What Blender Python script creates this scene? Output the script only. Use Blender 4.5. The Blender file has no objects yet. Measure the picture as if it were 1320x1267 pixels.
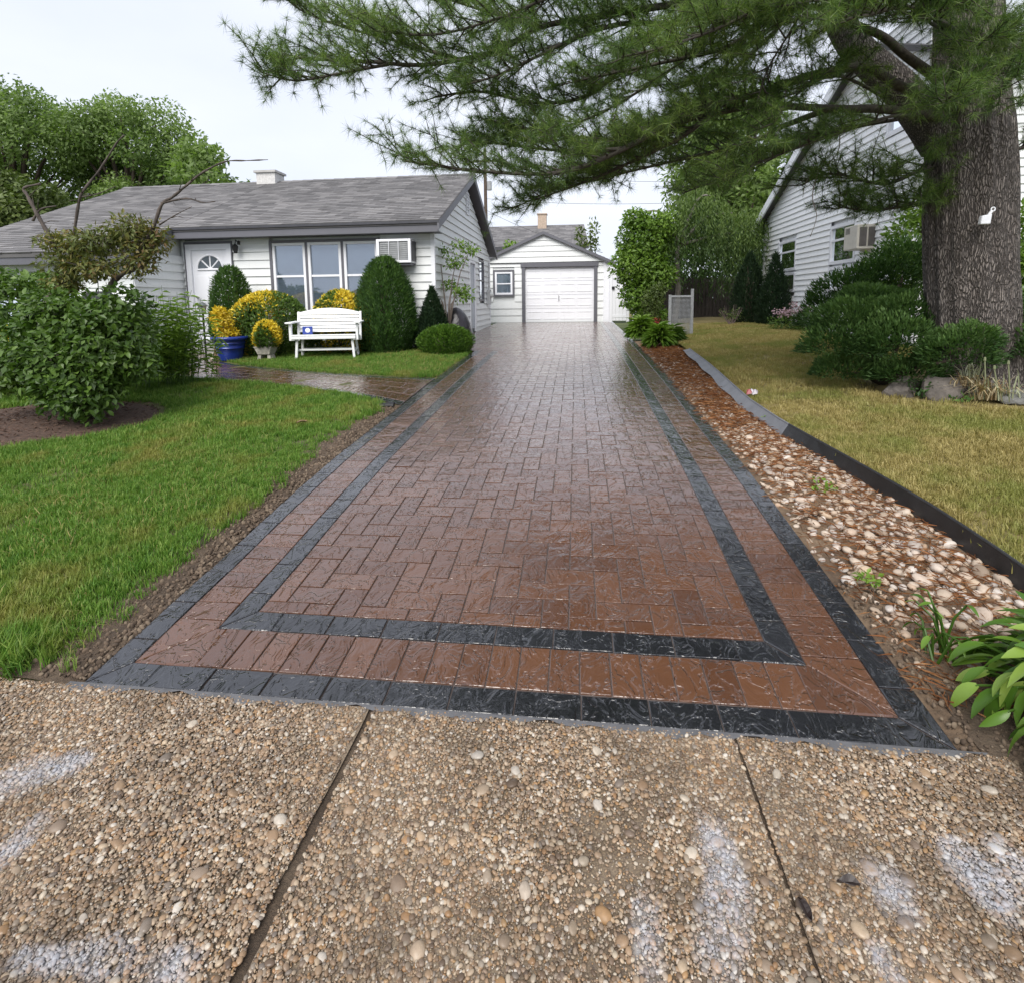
import bpy, math, random
import numpy as np
from mathutils import Vector, Matrix, noise as mnoise

S = bpy.context.scene
COL = S.collection
random.seed(7)
RNG = np.random.default_rng(11)

# ------------------------------------------------------------------ camera
PITCH, YAW, ROLL = 0.115199, 0.118614, 0.012
cam_data = bpy.data.cameras.new('camera')
cam = bpy.data.objects.new('camera', cam_data)
COL.objects.link(cam)
_c, _s = math.cos(YAW), math.sin(YAW)
_cp, _sp = math.cos(PITCH), math.sin(PITCH)
_rx = Vector((_c, _s, 0)); _fh = Vector((-_s, _c, 0)); _z = Vector((0, 0, 1))
_fwd = _fh * _cp - _z * _sp
_up0 = _fh * _sp + _z * _cp
_right = _rx * math.cos(ROLL) - _up0 * math.sin(ROLL)
_up = _rx * math.sin(ROLL) + _up0 * math.cos(ROLL)
cam.matrix_world = Matrix(((_right.x, _up.x, -_fwd.x, 0), (_right.y, _up.y, -_fwd.y, 0),
                           (_right.z, _up.z, -_fwd.z, 1.6), (0, 0, 0, 1)))
cam_data.sensor_width = 36
cam_data.lens = 700 / 1320 * 36
cam_data.shift_y = -163.5 / 1320
cam_data.clip_start = 0.05
cam_data.clip_end = 600
S.camera = cam

# ------------------------------------------------------------------ sky, sun, exposure
SUN_EL, SUN_AZ = math.radians(47), math.radians(188)      # azimuth clockwise from +Y: behind the camera, a little left
world = bpy.data.worlds.new('World'); S.world = world
world.use_nodes = True
wn = world.node_tree; wn.nodes.clear()
w_out = wn.nodes.new('ShaderNodeOutputWorld'); w_bg = wn.nodes.new('ShaderNodeBackground')
w_sky = wn.nodes.new('ShaderNodeTexSky'); w_sky.sky_type = 'NISHITA'; w_sky.sun_disc = False
w_sky.sun_elevation = SUN_EL; w_sky.sun_rotation = SUN_AZ
w_sky.air_density = 1.0; w_sky.dust_density = 2.0
w_tc = wn.nodes.new('ShaderNodeTexCoord'); w_no = wn.nodes.new('ShaderNodeTexNoise')
w_map = wn.nodes.new('ShaderNodeMapping'); w_map.inputs['Scale'].default_value = (1.0, 1.0, 2.6)
w_no.inputs['Scale'].default_value = 1.6; w_no.inputs['Detail'].default_value = 5
w_ramp = wn.nodes.new('ShaderNodeValToRGB')
w_ramp.color_ramp.elements[0].position = 0.32; w_ramp.color_ramp.elements[0].color = (4.9, 5.25, 6.2, 1)
w_ramp.color_ramp.elements[1].position = 0.70; w_ramp.color_ramp.elements[1].color = (6.0, 6.25, 6.9, 1)
w_mix = wn.nodes.new('ShaderNodeMix'); w_mix.data_type = 'RGBA'; w_mix.inputs[0].default_value = 0.92
wn.links.new(w_tc.outputs['Generated'], w_map.inputs['Vector'])
wn.links.new(w_map.outputs['Vector'], w_no.inputs['Vector'])
wn.links.new(w_no.outputs['Fac'], w_ramp.inputs['Fac'])
wn.links.new(w_sky.outputs['Color'], w_mix.inputs[6])
wn.links.new(w_ramp.outputs['Color'], w_mix.inputs[7])
wn.links.new(w_mix.outputs[2], w_bg.inputs['Color'])
w_bg.inputs['Strength'].default_value = 0.10
wn.links.new(w_bg.outputs['Background'], w_out.inputs['Surface'])

sun_data = bpy.data.lights.new('sun', 'SUN')
sun_data.energy = 2.4; sun_data.angle = math.radians(42); sun_data.color = (1.0, 0.96, 0.9)
sun = bpy.data.objects.new('sun', sun_data); COL.objects.link(sun)
_sd = Vector((math.sin(SUN_AZ) * math.cos(SUN_EL), math.cos(SUN_AZ) * math.cos(SUN_EL), math.sin(SUN_EL)))
sun.rotation_euler = _sd.to_track_quat('Z', 'Y').to_euler()
S.view_settings.view_transform = 'Standard'
S.view_settings.look = 'None'
S.view_settings.gamma = 1.0
S.view_settings.use_curve_mapping = False
S.view_settings.exposure = 0.80
S.render.engine = 'CYCLES'
try:
    S.cycles.max_bounces = 8; S.cycles.transparent_max_bounces = 8
except Exception:
    pass

# ------------------------------------------------------------------ terrain profile (the drive climbs from the street, then flattens)
KY = [-40, 0, 1.92, 2.45, 2.85, 3.3, 3.8, 4.4, 5.2, 6, 6.6, 7.7, 9.9, 11.5, 15, 20.7, 40, 120]
KZ = [-.10, -.04, 0, .06, .10, .155, .21, .265, .31, .355, .39, .455, .545, .60, .69, .80, 1.05, 1.3]
def zD(y): return float(np.interp(y, KY, KZ))
def zDv(y): return np.interp(y, KY, KZ)
def zG(x, y):
    """natural ground: drive level on the left, a little higher on the neighbour's lawn"""
    e = np.clip((np.asarray(x, float) - 1.95) / .15, 0, 1) * .085 + np.clip((np.asarray(x, float) - 2.0) / 2.5, 0, 1) * .17
    k = np.clip((np.asarray(y, float) - 2.2) / .6, 0, 1)
    return np.interp(y, KY, KZ) + e * k
def slopeD(y): return (zD(y + .15) - zD(y - .15)) / .3

# ------------------------------------------------------------------ object helpers
def tag(o, label=None, cat=None, group=None, kind=None):
    if label: o['label'] = label
    if cat: o['category'] = cat
    if group: o['group'] = group
    if kind: o['kind'] = kind
    return o
def empty(name, loc=(0, 0, 0), rz=0.0):
    o = bpy.data.objects.new(name, None); COL.objects.link(o)
    o.location = loc; o.rotation_euler = (0, 0, rz); o.empty_display_size = .1
    return o
def thing(name, label, cat, loc=(0, 0, 0), rz=0.0, group=None):
    return tag(empty(name, loc, rz), label, cat, group)
def link(name, me, parent=None, m=None):
    o = bpy.data.objects.new(name, me); COL.objects.link(o)
    if parent is not None: o.parent = parent
    if m is not None and len(me.materials) == 0: me.materials.append(m)
    return o
def mesh_np(name, V, F, m=None, attrs=None, smooth=False):
    """V (n,3) array, F (m,k) array of one polygon size"""
    V = np.asarray(V, np.float32); F = np.asarray(F, np.int32)
    me = bpy.data.meshes.new(name)
    k = F.shape[1]
    me.vertices.add(len(V)); me.vertices.foreach_set('co', V.ravel())
    me.loops.add(F.size); me.loops.foreach_set('vertex_index', F.ravel())
    me.polygons.add(len(F))
    me.polygons.foreach_set('loop_start', np.arange(0, F.size, k, dtype=np.int32))
    try: me.polygons.foreach_set('loop_total', np.full(len(F), k, np.int32))
    except Exception: pass
    me.polygons.foreach_set('use_smooth', np.full(len(F), smooth, bool))
    if attrs:
        for a, val in attrs.items():
            at = me.attributes.new(a, 'FLOAT', 'POINT'); at.data.foreach_set('value', np.asarray(val, np.float32))
    me.update(calc_edges=True)
    if m: me.materials.append(m)
    return me

class MB:
    """collects shapes that become ONE mesh"""
    def __init__(s): s.v = []; s.f = []; s.r = []
    def add(s, vs, fs, r=0.5):
        b = len(s.v); s.v += [tuple(v) for v in vs]; s.f += [tuple(b + i for i in f) for f in fs]; s.r += [r] * len(vs)
    def box(s, c, d, rz=0.0, r=0.5, m=None):
        hx, hy, hz = d[0] / 2, d[1] / 2, d[2] / 2
        P = [Vector((x, y, z)) for z in (-hz, hz) for y in (-hy, hy) for x in (-hx, hx)]
        R = m if m is not None else Matrix.Rotation(rz, 3, 'Z')
        P = [R @ p + Vector(c) for p in P]
        s.add(P, [(0, 2, 3, 1), (4, 5, 7, 6), (0, 1, 5, 4), (2, 6, 7, 3), (0, 4, 6, 2), (1, 3, 7, 5)], r)
    def span(s, a, b, r=0.5):
        s.box(((a[0] + b[0]) / 2, (a[1] + b[1]) / 2, (a[2] + b[2]) / 2), (abs(b[0] - a[0]), abs(b[1] - a[1]), abs(b[2] - a[2])), 0, r)
    def hexa(s, P, r=0.5):
        """8 points: bottom 4 (ccw) then top 4"""
        s.add(P, [(3, 2, 1, 0), (4, 5, 6, 7), (0, 1, 5, 4), (1, 2, 6, 5), (2, 3, 7, 6), (3, 0, 4, 7)], r)
    def tube(s, pts, rad, n=8, r=0.5, cap=True):
        pts = [Vector(p) for p in pts]
        if not hasattr(rad, '__len__'): rad = [rad] * len(pts)
        b = len(s.v); prev = None; fs = []; vs = []
        for i, p in enumerate(pts):
            t = (pts[min(i + 1, len(pts) - 1)] - pts[max(i - 1, 0)])
            t = t.normalized() if t.length > 1e-9 else Vector((0, 0, 1))
            if prev is None:
                a = Vector((0, 0, 1)) if abs(t.z) < .9 else Vector((1, 0, 0))
                u = t.cross(a).normalized()
            else:
                u = (prev - t * prev.dot(t))
                u = u.normalized() if u.length > 1e-6 else t.orthogonal().normalized()
            prev = u; w = t.cross(u)
            for k in range(n):
                an = 2 * math.pi * k / n
                vs.append(p + (u * math.cos(an) + w * math.sin(an)) * rad[i])
        for i in range(len(pts) - 1):
            for k in range(n):
                fs.append((i * n + k, i * n + (k + 1) % n, (i + 1) * n + (k + 1) % n, (i + 1) * n + k))
        if cap:
            fs.append(tuple(range(n - 1, -1, -1))); fs.append(tuple((len(pts) - 1) * n + k for k in range(n)))
        s.add(vs, fs, r)
    def lathe(s, prof, n=20, c=(0, 0, 0), r=0.5, squash=(1, 1)):
        vs = []; fs = []
        for (rr, z) in prof:
            for k in range(n):
                a = 2 * math.pi * k / n
                vs.append((c[0] + rr * math.cos(a) * squash[0], c[1] + rr * math.sin(a) * squash[1], c[2] + z))
        for i in range(len(prof) - 1):
            for k in range(n):
                fs.append((i * n + k, i * n + (k + 1) % n, (i + 1) * n + (k + 1) % n, (i + 1) * n + k))
        fs.append(tuple(range(n - 1, -1, -1))); fs.append(tuple((len(prof) - 1) * n + k for k in range(n)))
        s.add(vs, fs, r)
    def mesh(s, name, m=None, smooth=False, attr=False):
        me = bpy.data.meshes.new(name); me.from_pydata(s.v, [], s.f)
        if attr:
            at = me.attributes.new('rnd', 'FLOAT', 'POINT'); at.data.foreach_set('value', np.asarray(s.r, np.float32))
        if smooth:
            me.polygons.foreach_set('use_smooth', np.ones(len(me.polygons), bool))
        me.update()
        if m: me.materials.append(m)
        return me
    def build(s, name, m, parent=None, smooth=False, attr=False, bevel=0.0):
        o = link(name, s.mesh(name, m, smooth, attr), parent)
        if bevel:
            b = o.modifiers.new('bevel', 'BEVEL'); b.width = bevel; b.segments = 2; b.limit_method = 'ANGLE'
        return o

# ------------------------------------------------------------------ materials
class NT:
    def __init__(s, name):
        s.m = bpy.data.materials.new(name); s.m.use_nodes = True
        s.t = s.m.node_tree; s.t.nodes.clear()
        s.out = s.t.nodes.new('ShaderNodeOutputMaterial'); s.p = s.n('ShaderNodeBsdfPrincipled')
        s.l(s.p.outputs[0], s.out.inputs[0])
    def n(s, ty, **kw):
        nd = s.t.nodes.new(ty)
        for k, v in kw.items(): setattr(nd, k, v)
        return nd
    def l(s, a, b): s.t.links.new(a, b)
    def pos(s):
        return s.n('ShaderNodeNewGeometry').outputs['Position']
    def noise(s, scale, detail=4, vec=None, rough=.55, stretch=None, dist=0.0):
        nd = s.n('ShaderNodeTexNoise'); nd.inputs['Scale'].default_value = scale; nd.inputs['Detail'].default_value = detail
        nd.inputs['Roughness'].default_value = rough; nd.inputs['Distortion'].default_value = dist
        v = vec if vec is not None else s.pos()
        if stretch:
            mp = s.n('ShaderNodeMapping'); mp.inputs['Scale'].default_value = stretch; s.l(v, mp.inputs['Vector']); v = mp.outputs[0]
        s.l(v, nd.inputs['Vector']); return nd.outputs['Fac']
    def ramp(s, fac, stops, interp='LINEAR'):
        r = s.n('ShaderNodeValToRGB'); e = r.color_ramp.elements; r.color_ramp.interpolation = interp
        while len(e) < len(stops): e.new(0.5)
        for i, (p, c) in enumerate(stops):
            e[i].position = p; e[i].color = (c, c, c, 1) if not hasattr(c, '__len__') else (*c[:3], 1)
        s.l(fac, r.inputs['Fac']); return r.outputs['Color']
    def mix(s, fac, a, b, mode='MIX'):
        x = s.n('ShaderNodeMix', data_type='RGBA', blend_type=mode)
        for sock, val in ((x.inputs[0], fac), (x.inputs[6], a), (x.inputs[7], b)):
            if hasattr(val, 'is_output'): s.l(val, sock)
            elif hasattr(val, '__len__'): sock.default_value = (*val[:3], 1)
            else: sock.default_value = val
        return x.outputs[2]
    def math(s, op, a, b=0.0):
        x = s.n('ShaderNodeMath', operation=op)
        for sock, val in ((x.inputs[0], a), (x.inputs[1], b)):
            if hasattr(val, 'is_output'): s.l(val, sock)
            else: sock.default_value = val
        return x.outputs[0]
    def attr(s, name='rnd'):
        a = s.n('ShaderNodeAttribute'); a.attribute_name = name; return a.outputs['Fac']
    def objrnd(s): return s.n('ShaderNodeObjectInfo').outputs['Random']
    def set(s, base=None, rough=None, **kw):
        for k, v in (('Base Color', base), ('Roughness', rough), *kw.items()):
            if v is None: continue
            k = k.replace('_', ' ')
            sock = s.p.inputs[k]
            if hasattr(v, 'is_output'): s.l(v, sock)
            elif hasattr(v, '__len__'): sock.default_value = (*v[:3], 1)
            else: sock.default_value = v
        return s
    def bump(s, h, strength=.5, dist=.01):
        b = s.n('ShaderNodeBump'); b.inputs['Strength'].default_value = strength; b.inputs['Distance'].default_value = dist
        s.l(h, b.inputs['Height']); s.l(b.outputs[0], s.p.inputs['Normal']); return b
def simple(name, col, rough=.6, var=.15, scale=8, bump=0.0, bscale=40, metal=0.0, spec=.5):
    t = NT(name)
    nz = t.noise(scale, 5)
    lo = tuple(max(0, c * (1 - var)) for c in col); hi = tuple(min(1, c * (1 + var)) for c in col)
    t.set(base=t.ramp(nz, [(.3, lo), (.7, hi)]), rough=rough, Metallic=metal, Specular_IOR_Level=spec)
    if bump: t.bump(t.noise(bscale, 4), .5, bump)
    return t.m
def leaf_mat(name, stops, rough=.5, trans=.28, tint=(1.0, 1.15, .55), src='attr', patch=None):
    t = NT(name)
    f = t.attr('rnd') if src == 'attr' else t.objrnd()
    col = t.ramp(f, stops)
    if patch:   # (scale, threshold, colour): coloured patches of leaves by place
        pf = t.ramp(t.noise(patch[0], 3), [(patch[1] - .05, 0.0), (patch[1] + .05, 1.0)])
        col = t.mix(pf, col, patch[2])
    t.set(base=col, rough=rough, Specular_IOR_Level=.4)
    tr = t.n('ShaderNodeBsdfTranslucent'); t.l(t.mix(1.0, col, tint, 'MULTIPLY'), tr.inputs['Color'])
    mx = t.n('ShaderNodeMixShader'); mx.inputs[0].default_value = trans
    t.l(t.p.outputs[0], mx.inputs[1]); t.l(tr.outputs[0], mx.inputs[2]); t.l(mx.outputs[0], t.out.inputs[0])
    return t.m

# ------------------------------------------------------------------ foliage helpers
def unit(v): return v / np.maximum(np.linalg.norm(v, axis=-1, keepdims=True), 1e-9)
def leaf_mesh(name, P, A, N, L, Wd, m, rnd=None, fold=.25, curl=.15):
    """diamond leaves: base P, axis A, face normal N, length L, width Wd"""
    n = len(P); A = unit(A); N = unit(N - A * np.sum(A * N, 1, keepdims=True)); B = np.cross(A, N)
    L = np.broadcast_to(np.asarray(L, float), (n,))[:, None]; Wd = np.broadcast_to(np.asarray(Wd, float), (n,))[:, None]
    mid = P + A * L * .45 - N * Wd * fold * .3
    V = np.empty((n, 4, 3))
    V[:, 0] = P; V[:, 1] = mid + B * Wd * .5 + N * Wd * fold * .5
    V[:, 2] = P + A * L - N * L * curl; V[:, 3] = mid - B * Wd * .5 + N * Wd * fold * .5
    F = np.arange(n * 4).reshape(n, 4)
    T = np.concatenate([F[:, [0, 1, 2]], F[:, [0, 2, 3]]])
    r = RNG.random(n) if rnd is None else rnd
    return mesh_np(name, V.reshape(-1, 3), T, m, {'rnd': np.repeat(r, 4)})
def rdir(n): return unit(RNG.normal(size=(n, 3)))
def fbm(P, sc, off=0.0):
    """cheap smooth random field in [-1,1] from summed sines"""
    P = np.asarray(P, float) * sc + off
    v = np.zeros(len(P))
    for i, (a, b, c, d) in enumerate(((1.0, .37, .21, 0.3), (-.42, 1.13, .53, 1.7), (.71, -.66, .97, 4.1), (1.9, 1.3, -.8, 2.2), (-2.3, 1.7, 1.1, .9), (2.9, -2.4, 2.0, 5.0))):
        v += np.sin(P[:, 0] * a + P[:, 1] * b + P[:, 2] * c + d) / (1 + i * .45)
    return v / 2.6
def blob_leaves(name, blobs, per, L, Wd, m, parent, up=.5, shell=.45, droop=.0, rnd_shift=None, zmin=None, fold=.25):
    """leaves spread through a set of ellipsoid clumps (cx,cy,cz,rx,ry,rz)"""
    B = np.array(blobs, float); vol = (B[:, 3] * B[:, 4] * B[:, 5]) ** .67
    cnt = np.maximum(1, (per * vol / vol.sum()).astype(int))
    P = []; O = []; S_ = []
    for b, c in zip(B, cnt):
        d = rdir(c); rr = 1 - shell * RNG.random((c, 1)) ** 1.5
        wob = 1 + .22 * fbm(d * 3 + b[:3], 1.7)[:, None]
        P.append(b[:3] + d * rr * wob * b[3:6]); O.append(d); S_.append(np.full(c, RNG.random()))
    P = np.concatenate(P); O = np.concatenate(O); S_ = np.concatenate(S_)
    if zmin is not None:
        k = P[:, 2] > zmin; P, O, S_ = P[k], O[k], S_[k]
    n = len(P)
    A = unit(O * .6 + rdir(n) * .8 + np.array([0, 0, -droop]))
    N = unit(O * .6 + np.array([0, 0, up]) + rdir(n) * .55)
    r = np.clip(.45 * RNG.random(n) + .35 * S_ + .2 * (.5 + .5 * fbm(P, 2.2)), 0, 1)
    me = leaf_mesh(name, P, A, N, L * (.65 + .7 * RNG.random(n)), Wd * (.65 + .7 * RNG.random(n)), m, r, fold)
    return link(name, me, parent)
def conifer_leaves(name, base, H, R, prof, n, L, Wd, m, parent, lobes=.12, lean=.7, depth=.22, seed=0.0):
    h = RNG.random(int(n * 1.6)); keep = RNG.random(len(h)) < (.15 + prof(h)) / 1.2; h = h[keep][:n]; n = len(h)
    a = RNG.random(n) * 2 * math.pi
    d = np.stack([np.cos(a), np.sin(a), np.zeros(n)], 1)
    q = np.stack([np.cos(a) * 2, np.sin(a) * 2, h * H * 1.6], 1) * 1.5
    rr = R * prof(h) * (1 + lobes * fbm(q, 2.1, seed)) * (1 - depth * RNG.random(n) ** 2) * (1 + .10 * (RNG.random(n) < .07) * RNG.random(n))
    P = np.array(base) + d * rr[:, None]; P[:, 2] += h * H
    A = unit(d * .55 + np.array([0, 0, lean]) + rdir(n) * .45)
    N = unit(d + rdir(n) * .5)
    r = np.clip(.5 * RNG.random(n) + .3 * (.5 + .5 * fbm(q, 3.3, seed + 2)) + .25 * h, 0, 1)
    me = leaf_mesh(name, P, A, N, L * (.6 + .8 * RNG.random(n)), Wd * (.6 + .8 * RNG.random(n)), m, r, .15, .05)
    return link(name, me, parent)

def gn_instances(name, P, R, Sc, proto, parent=None, kind='stuff'):
    """points that carry rotation and scale; geometry nodes put the small mesh on each"""
    me = bpy.data.meshes.new(name)
    P = np.asarray(P, np.float32); me.vertices.add(len(P)); me.vertices.foreach_set('co', P.ravel())
    for a, val in (('rot', R), ('scl', Sc)):
        at = me.attributes.new(a, 'FLOAT_VECTOR', 'POINT'); at.data.foreach_set('vector', np.asarray(val, np.float32).ravel())
    me.update()
    o = link(name, me, parent); o['kind'] = kind
    g = bpy.data.node_groups.new(name + '_nodes', 'GeometryNodeTree')
    g.interface.new_socket('Geometry', in_out='INPUT', socket_type='NodeSocketGeometry')
    g.interface.new_socket('Geometry', in_out='OUTPUT', socket_type='NodeSocketGeometry')
    gi = g.nodes.new('NodeGroupInput'); go = g.nodes.new('NodeGroupOutput')
    ins = g.nodes.new('GeometryNodeInstanceOnPoints'); oi = g.nodes.new('GeometryNodeObjectInfo')
    oi.inputs['Object'].default_value = proto
    e = g.nodes.new('FunctionNodeEulerToRotation')
    for a, dst in (('rot', e.inputs[0]), ('scl', ins.inputs['Scale'])):
        na = g.nodes.new('GeometryNodeInputNamedAttribute'); na.data_type = 'FLOAT_VECTOR'; na.inputs['Name'].default_value = a
        g.links.new(na.outputs[0], dst)
    g.links.new(e.outputs[0], ins.inputs['Rotation'])
    g.links.new(gi.outputs[0], ins.inputs['Points']); g.links.new(oi.outputs['Geometry'], ins.inputs['Instance'])
    g.links.new(ins.outputs[0], go.inputs[0])
    md = o.modifiers.new('scatter', 'NODES'); md.node_group = g
    return o
def loose(name, me):
    """mesh data wrapped for the scatter nodes; never placed in the scene by itself"""
    return bpy.data.objects.new(name, me)

# ================================================================== GROUND
PATCH = [(-1.9, 1.49, 0.15, 0.12), (-1.76, 1.56, 0.07, 0.06), (-1.68, 1.27, 0.07, 0.14), (-1.34, 1.03, 0.10, 0.05), (-1.16, 1.05, 0.11, 0.08), (-0.97, 1.05, 0.08, 0.08), (0.41, 1.52, 0.08, 0.11), (0.18, 1.24, 0.06, 0.16), (0.35, 1.24, 0.08, 0.13), (0.43, 1.37, 0.06, 0.11), (0.86, 1.42, 0.09, 0.12), (1.1, 1.52, 0.08, 0.1), (1.13, 1.44, 0.07, 0.11), (1.25, 1.54, 0.06, 0.11), (0.75, 1.24, 0.05, 0.07)]
def bleach_fac(t):
    """chalky efflorescence where it lies on the concrete, by place"""
    pos = t.pos(); sx = t.n('ShaderNodeSeparateXYZ'); t.l(pos, sx.inputs[0])
    tot = None
    for (x, y, a, b) in PATCH:
        dx = t.math('MULTIPLY', t.math('SUBTRACT', sx.outputs[0], x), 1 / a)
        dy = t.math('MULTIPLY', t.math('SUBTRACT', sx.outputs[1], y), 1 / b)
        g = t.math('EXPONENT', t.math('MULTIPLY', t.math('ADD', t.math('MULTIPLY', dx, dx), t.math('MULTIPLY', dy, dy)), -1.0))
        tot = g if tot is None else t.math('ADD', tot, g)
    nz = t.noise(9, 9, rough=.8, dist=1.2)
    v = t.math('MULTIPLY', tot, t.math('MULTIPLY', nz, 1.9))
    return t.math('MULTIPLY', t.ramp(v, [(.50, 0.0), (1.05, .70)]), t.ramp(t.noise(24, 7, rough=.8), [(.38, .15), (.55, 1.0)]))

def cement_mat():
    t = NT('sandy_cement')
    n1 = t.noise(6, 6, rough=.65); n2 = t.noise(160, 3)
    c = t.ramp(n1, [(.28, (.055, .040, .029)), (.5, (.12, .088, .064)), (.72, (.18, .14, .108))])
    c = t.mix(t.ramp(n2, [(.35, 0.0), (.7, 1.0)]), c, (.26, .2, .13))
    sx = t.n('ShaderNodeSeparateXYZ'); t.l(t.pos(), sx.inputs[0])
    edge = t.ramp(t.math('ADD', sx.outputs[1], t.math('MULTIPLY', t.noise(9, 4), .10)), [(.0, 0.0), (1.0, 0.0)])
    c = t.mix(t.math('MULTIPLY', bleach_fac(t), .9), c, (.60, .62, .66))
    t.set(base=c, rough=.8); t.bump(t.noise(220, 4), .6, .004); return t.m
def pebble_mat(src):
    t = NT('river_pebble_' + src)
    r = t.objrnd()
    c = t.ramp(r, [(0, (.085, .058, .040)), (.14, (.255, .162, .092)), (.30, (.385, .26, .155)), (.44, (.19, .14, .105)), (.58, (.50, .385, .26)),
                   (.72, (.16, .135, .115)), (.80, (.50, .42, .31)), (.88, (.60, .55, .48)), (.94, (.38, .23, .10)), (1, (.32, .17, .075))])
    c = t.mix(t.math('MULTIPLY', t.noise(90, 3), .5), c, (.10, .072, .05))
    c = t.mix(t.ramp(t.noise(3.2, 7, rough=.7), [(.45, 0.0), (.70, .72)]), c, (.06, .042, .026))
    c = t.mix(t.math('MULTIPLY', bleach_fac(t), .85), c, (.40, .43, .49))
    t.set(base=c, rough=t.ramp(t.noise(5, 3), [(.35, .32), (.7, .62)]), Specular_IOR_Level=.45); return t.m
def soil_mat():
    t = NT('damp_soil')
    n1 = t.noise(5, 6, rough=.65)
    c = t.ramp(n1, [(.25, (.040, .027, .018)), (.5, (.095, .066, .043)), (.75, (.16, .118, .08))])
    t.set(base=c, rough=.9); t.bump(t.noise(45, 6, rough=.7), .9, .03); return t.m
M_SOIL = soil_mat()
M_CEMENT = cement_mat()

def sheet(name, xs, ys, zf, m, parent=None, jitter=0.0, kind=None):
    X, Y = np.meshgrid(xs, ys); Z = zf(X, Y)
    if jitter: Z = Z + jitter * fbm(np.stack([X.ravel(), Y.ravel(), 0 * X.ravel()], 1), 9.0).reshape(X.shape)
    V = np.stack([X, Y, Z], -1).reshape(-1, 3); nx, ny = len(xs), len(ys)
    I = np.arange(nx * ny).reshape(ny, nx)
    F = np.stack([I[:-1, :-1], I[:-1, 1:], I[1:, 1:], I[1:, :-1]], -1).reshape(-1, 4)
    o = link(name, mesh_np(name, V, F, m, None, True), parent)
    if kind: o['kind'] = kind
    return o
gx = np.concatenate([np.linspace(-120, -14, 12), np.linspace(-12, 12, 97), np.linspace(14, 120, 12)])
gy = np.concatenate([np.linspace(-30, -2, 8), np.linspace(-1.5, 24, 103), np.linspace(26, 160, 14)])
M_FARGRASS = NT('far_turf')
M_FARGRASS.set(base=M_FARGRASS.ramp(M_FARGRASS.noise(.8, 5), [(.3, (.055, .085, .022)), (.7, (.12, .14, .045))]), rough=.9)
sheet('ground', gx, gy, lambda x, y: zG(x, y) - .055, M_FARGRASS.m, kind='structure')

# ------------------------------------------------------------------ street apron of exposed aggregate
apron = tag(empty('apron'), kind='structure')
slab_x = [(-3.9, -.822), (-.798, .577), (.586, 1.50)]
for k, (xa, xb) in enumerate(slab_x):
    n = max(8, int((xb - xa) / .05)); xs = np.linspace(xa, xb, n)
    ys = np.linspace(-1.8, 1.915, 60)
    o = sheet('slab', xs, ys, lambda x, y: zDv(y) - .004 + .004 * np.sin(x * 5 + y * 3), M_CEMENT, apron)
    me = o.data; co = np.empty(len(me.vertices) * 3, np.float32); me.vertices.foreach_get('co', co); co = co.reshape(-1, 3)
    for side, xe in ((-1, xa), (1, xb)):
        q = np.abs(co[:, 0] - xe) < 1e-4
        if abs(xe) < 1.2:
            amp = .016 if xe < 0 else .003
            co[q, 0] += -side * (amp * np.abs(fbm(np.stack([co[q, 1] * 3, co[q, 1] * 9 + side, 0 * co[q, 1]], 1), 1.0, xe * 5)))
    if abs(xa + .8) < .05 or abs(xb + .8) < .05:
        q = np.abs(co[:, 0] + .809) < .035; co[q, 0] += .017 * fbm(np.stack([co[q, 1] * 2.2, co[q, 1] * 5, 0 * co[q, 1]], 1), 1.0)
    me.vertices.foreach_set('co', co.ravel()); me.update()
joint_soil = sheet('joint_soil', np.linspace(-4.2, 1.9, 40), np.linspace(-1.8, 1.93, 40), lambda x, y: zDv(y) - .011, M_SOIL, apron)
# thin skim of cement where the drive meets the apron
M_SKIM = simple('grey_skim_cement', (.10, .10, .105), .6, .3, 12, .004, 90)
sk = MB()
for i in range(70):
    x0 = -2.16 + i * (3.60 / 70); x1 = x0 + 3.60 / 70
    w0 = .028 + .014 * math.sin(i * 1.7) + .012 * math.sin(i * .41 + 1); w1 = .028 + .014 * math.sin((i + 1) * 1.7) + .012 * math.sin((i + 1) * .41 + 1)
    sk.add([(x0, 1.925 - w0, .0025), (x1, 1.925 - w1, .0025), (x1, 1.925, .004), (x0, 1.925, .004)], [(0, 1, 2, 3)])
sk.build('skim_edge', M_SKIM, apron)

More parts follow.
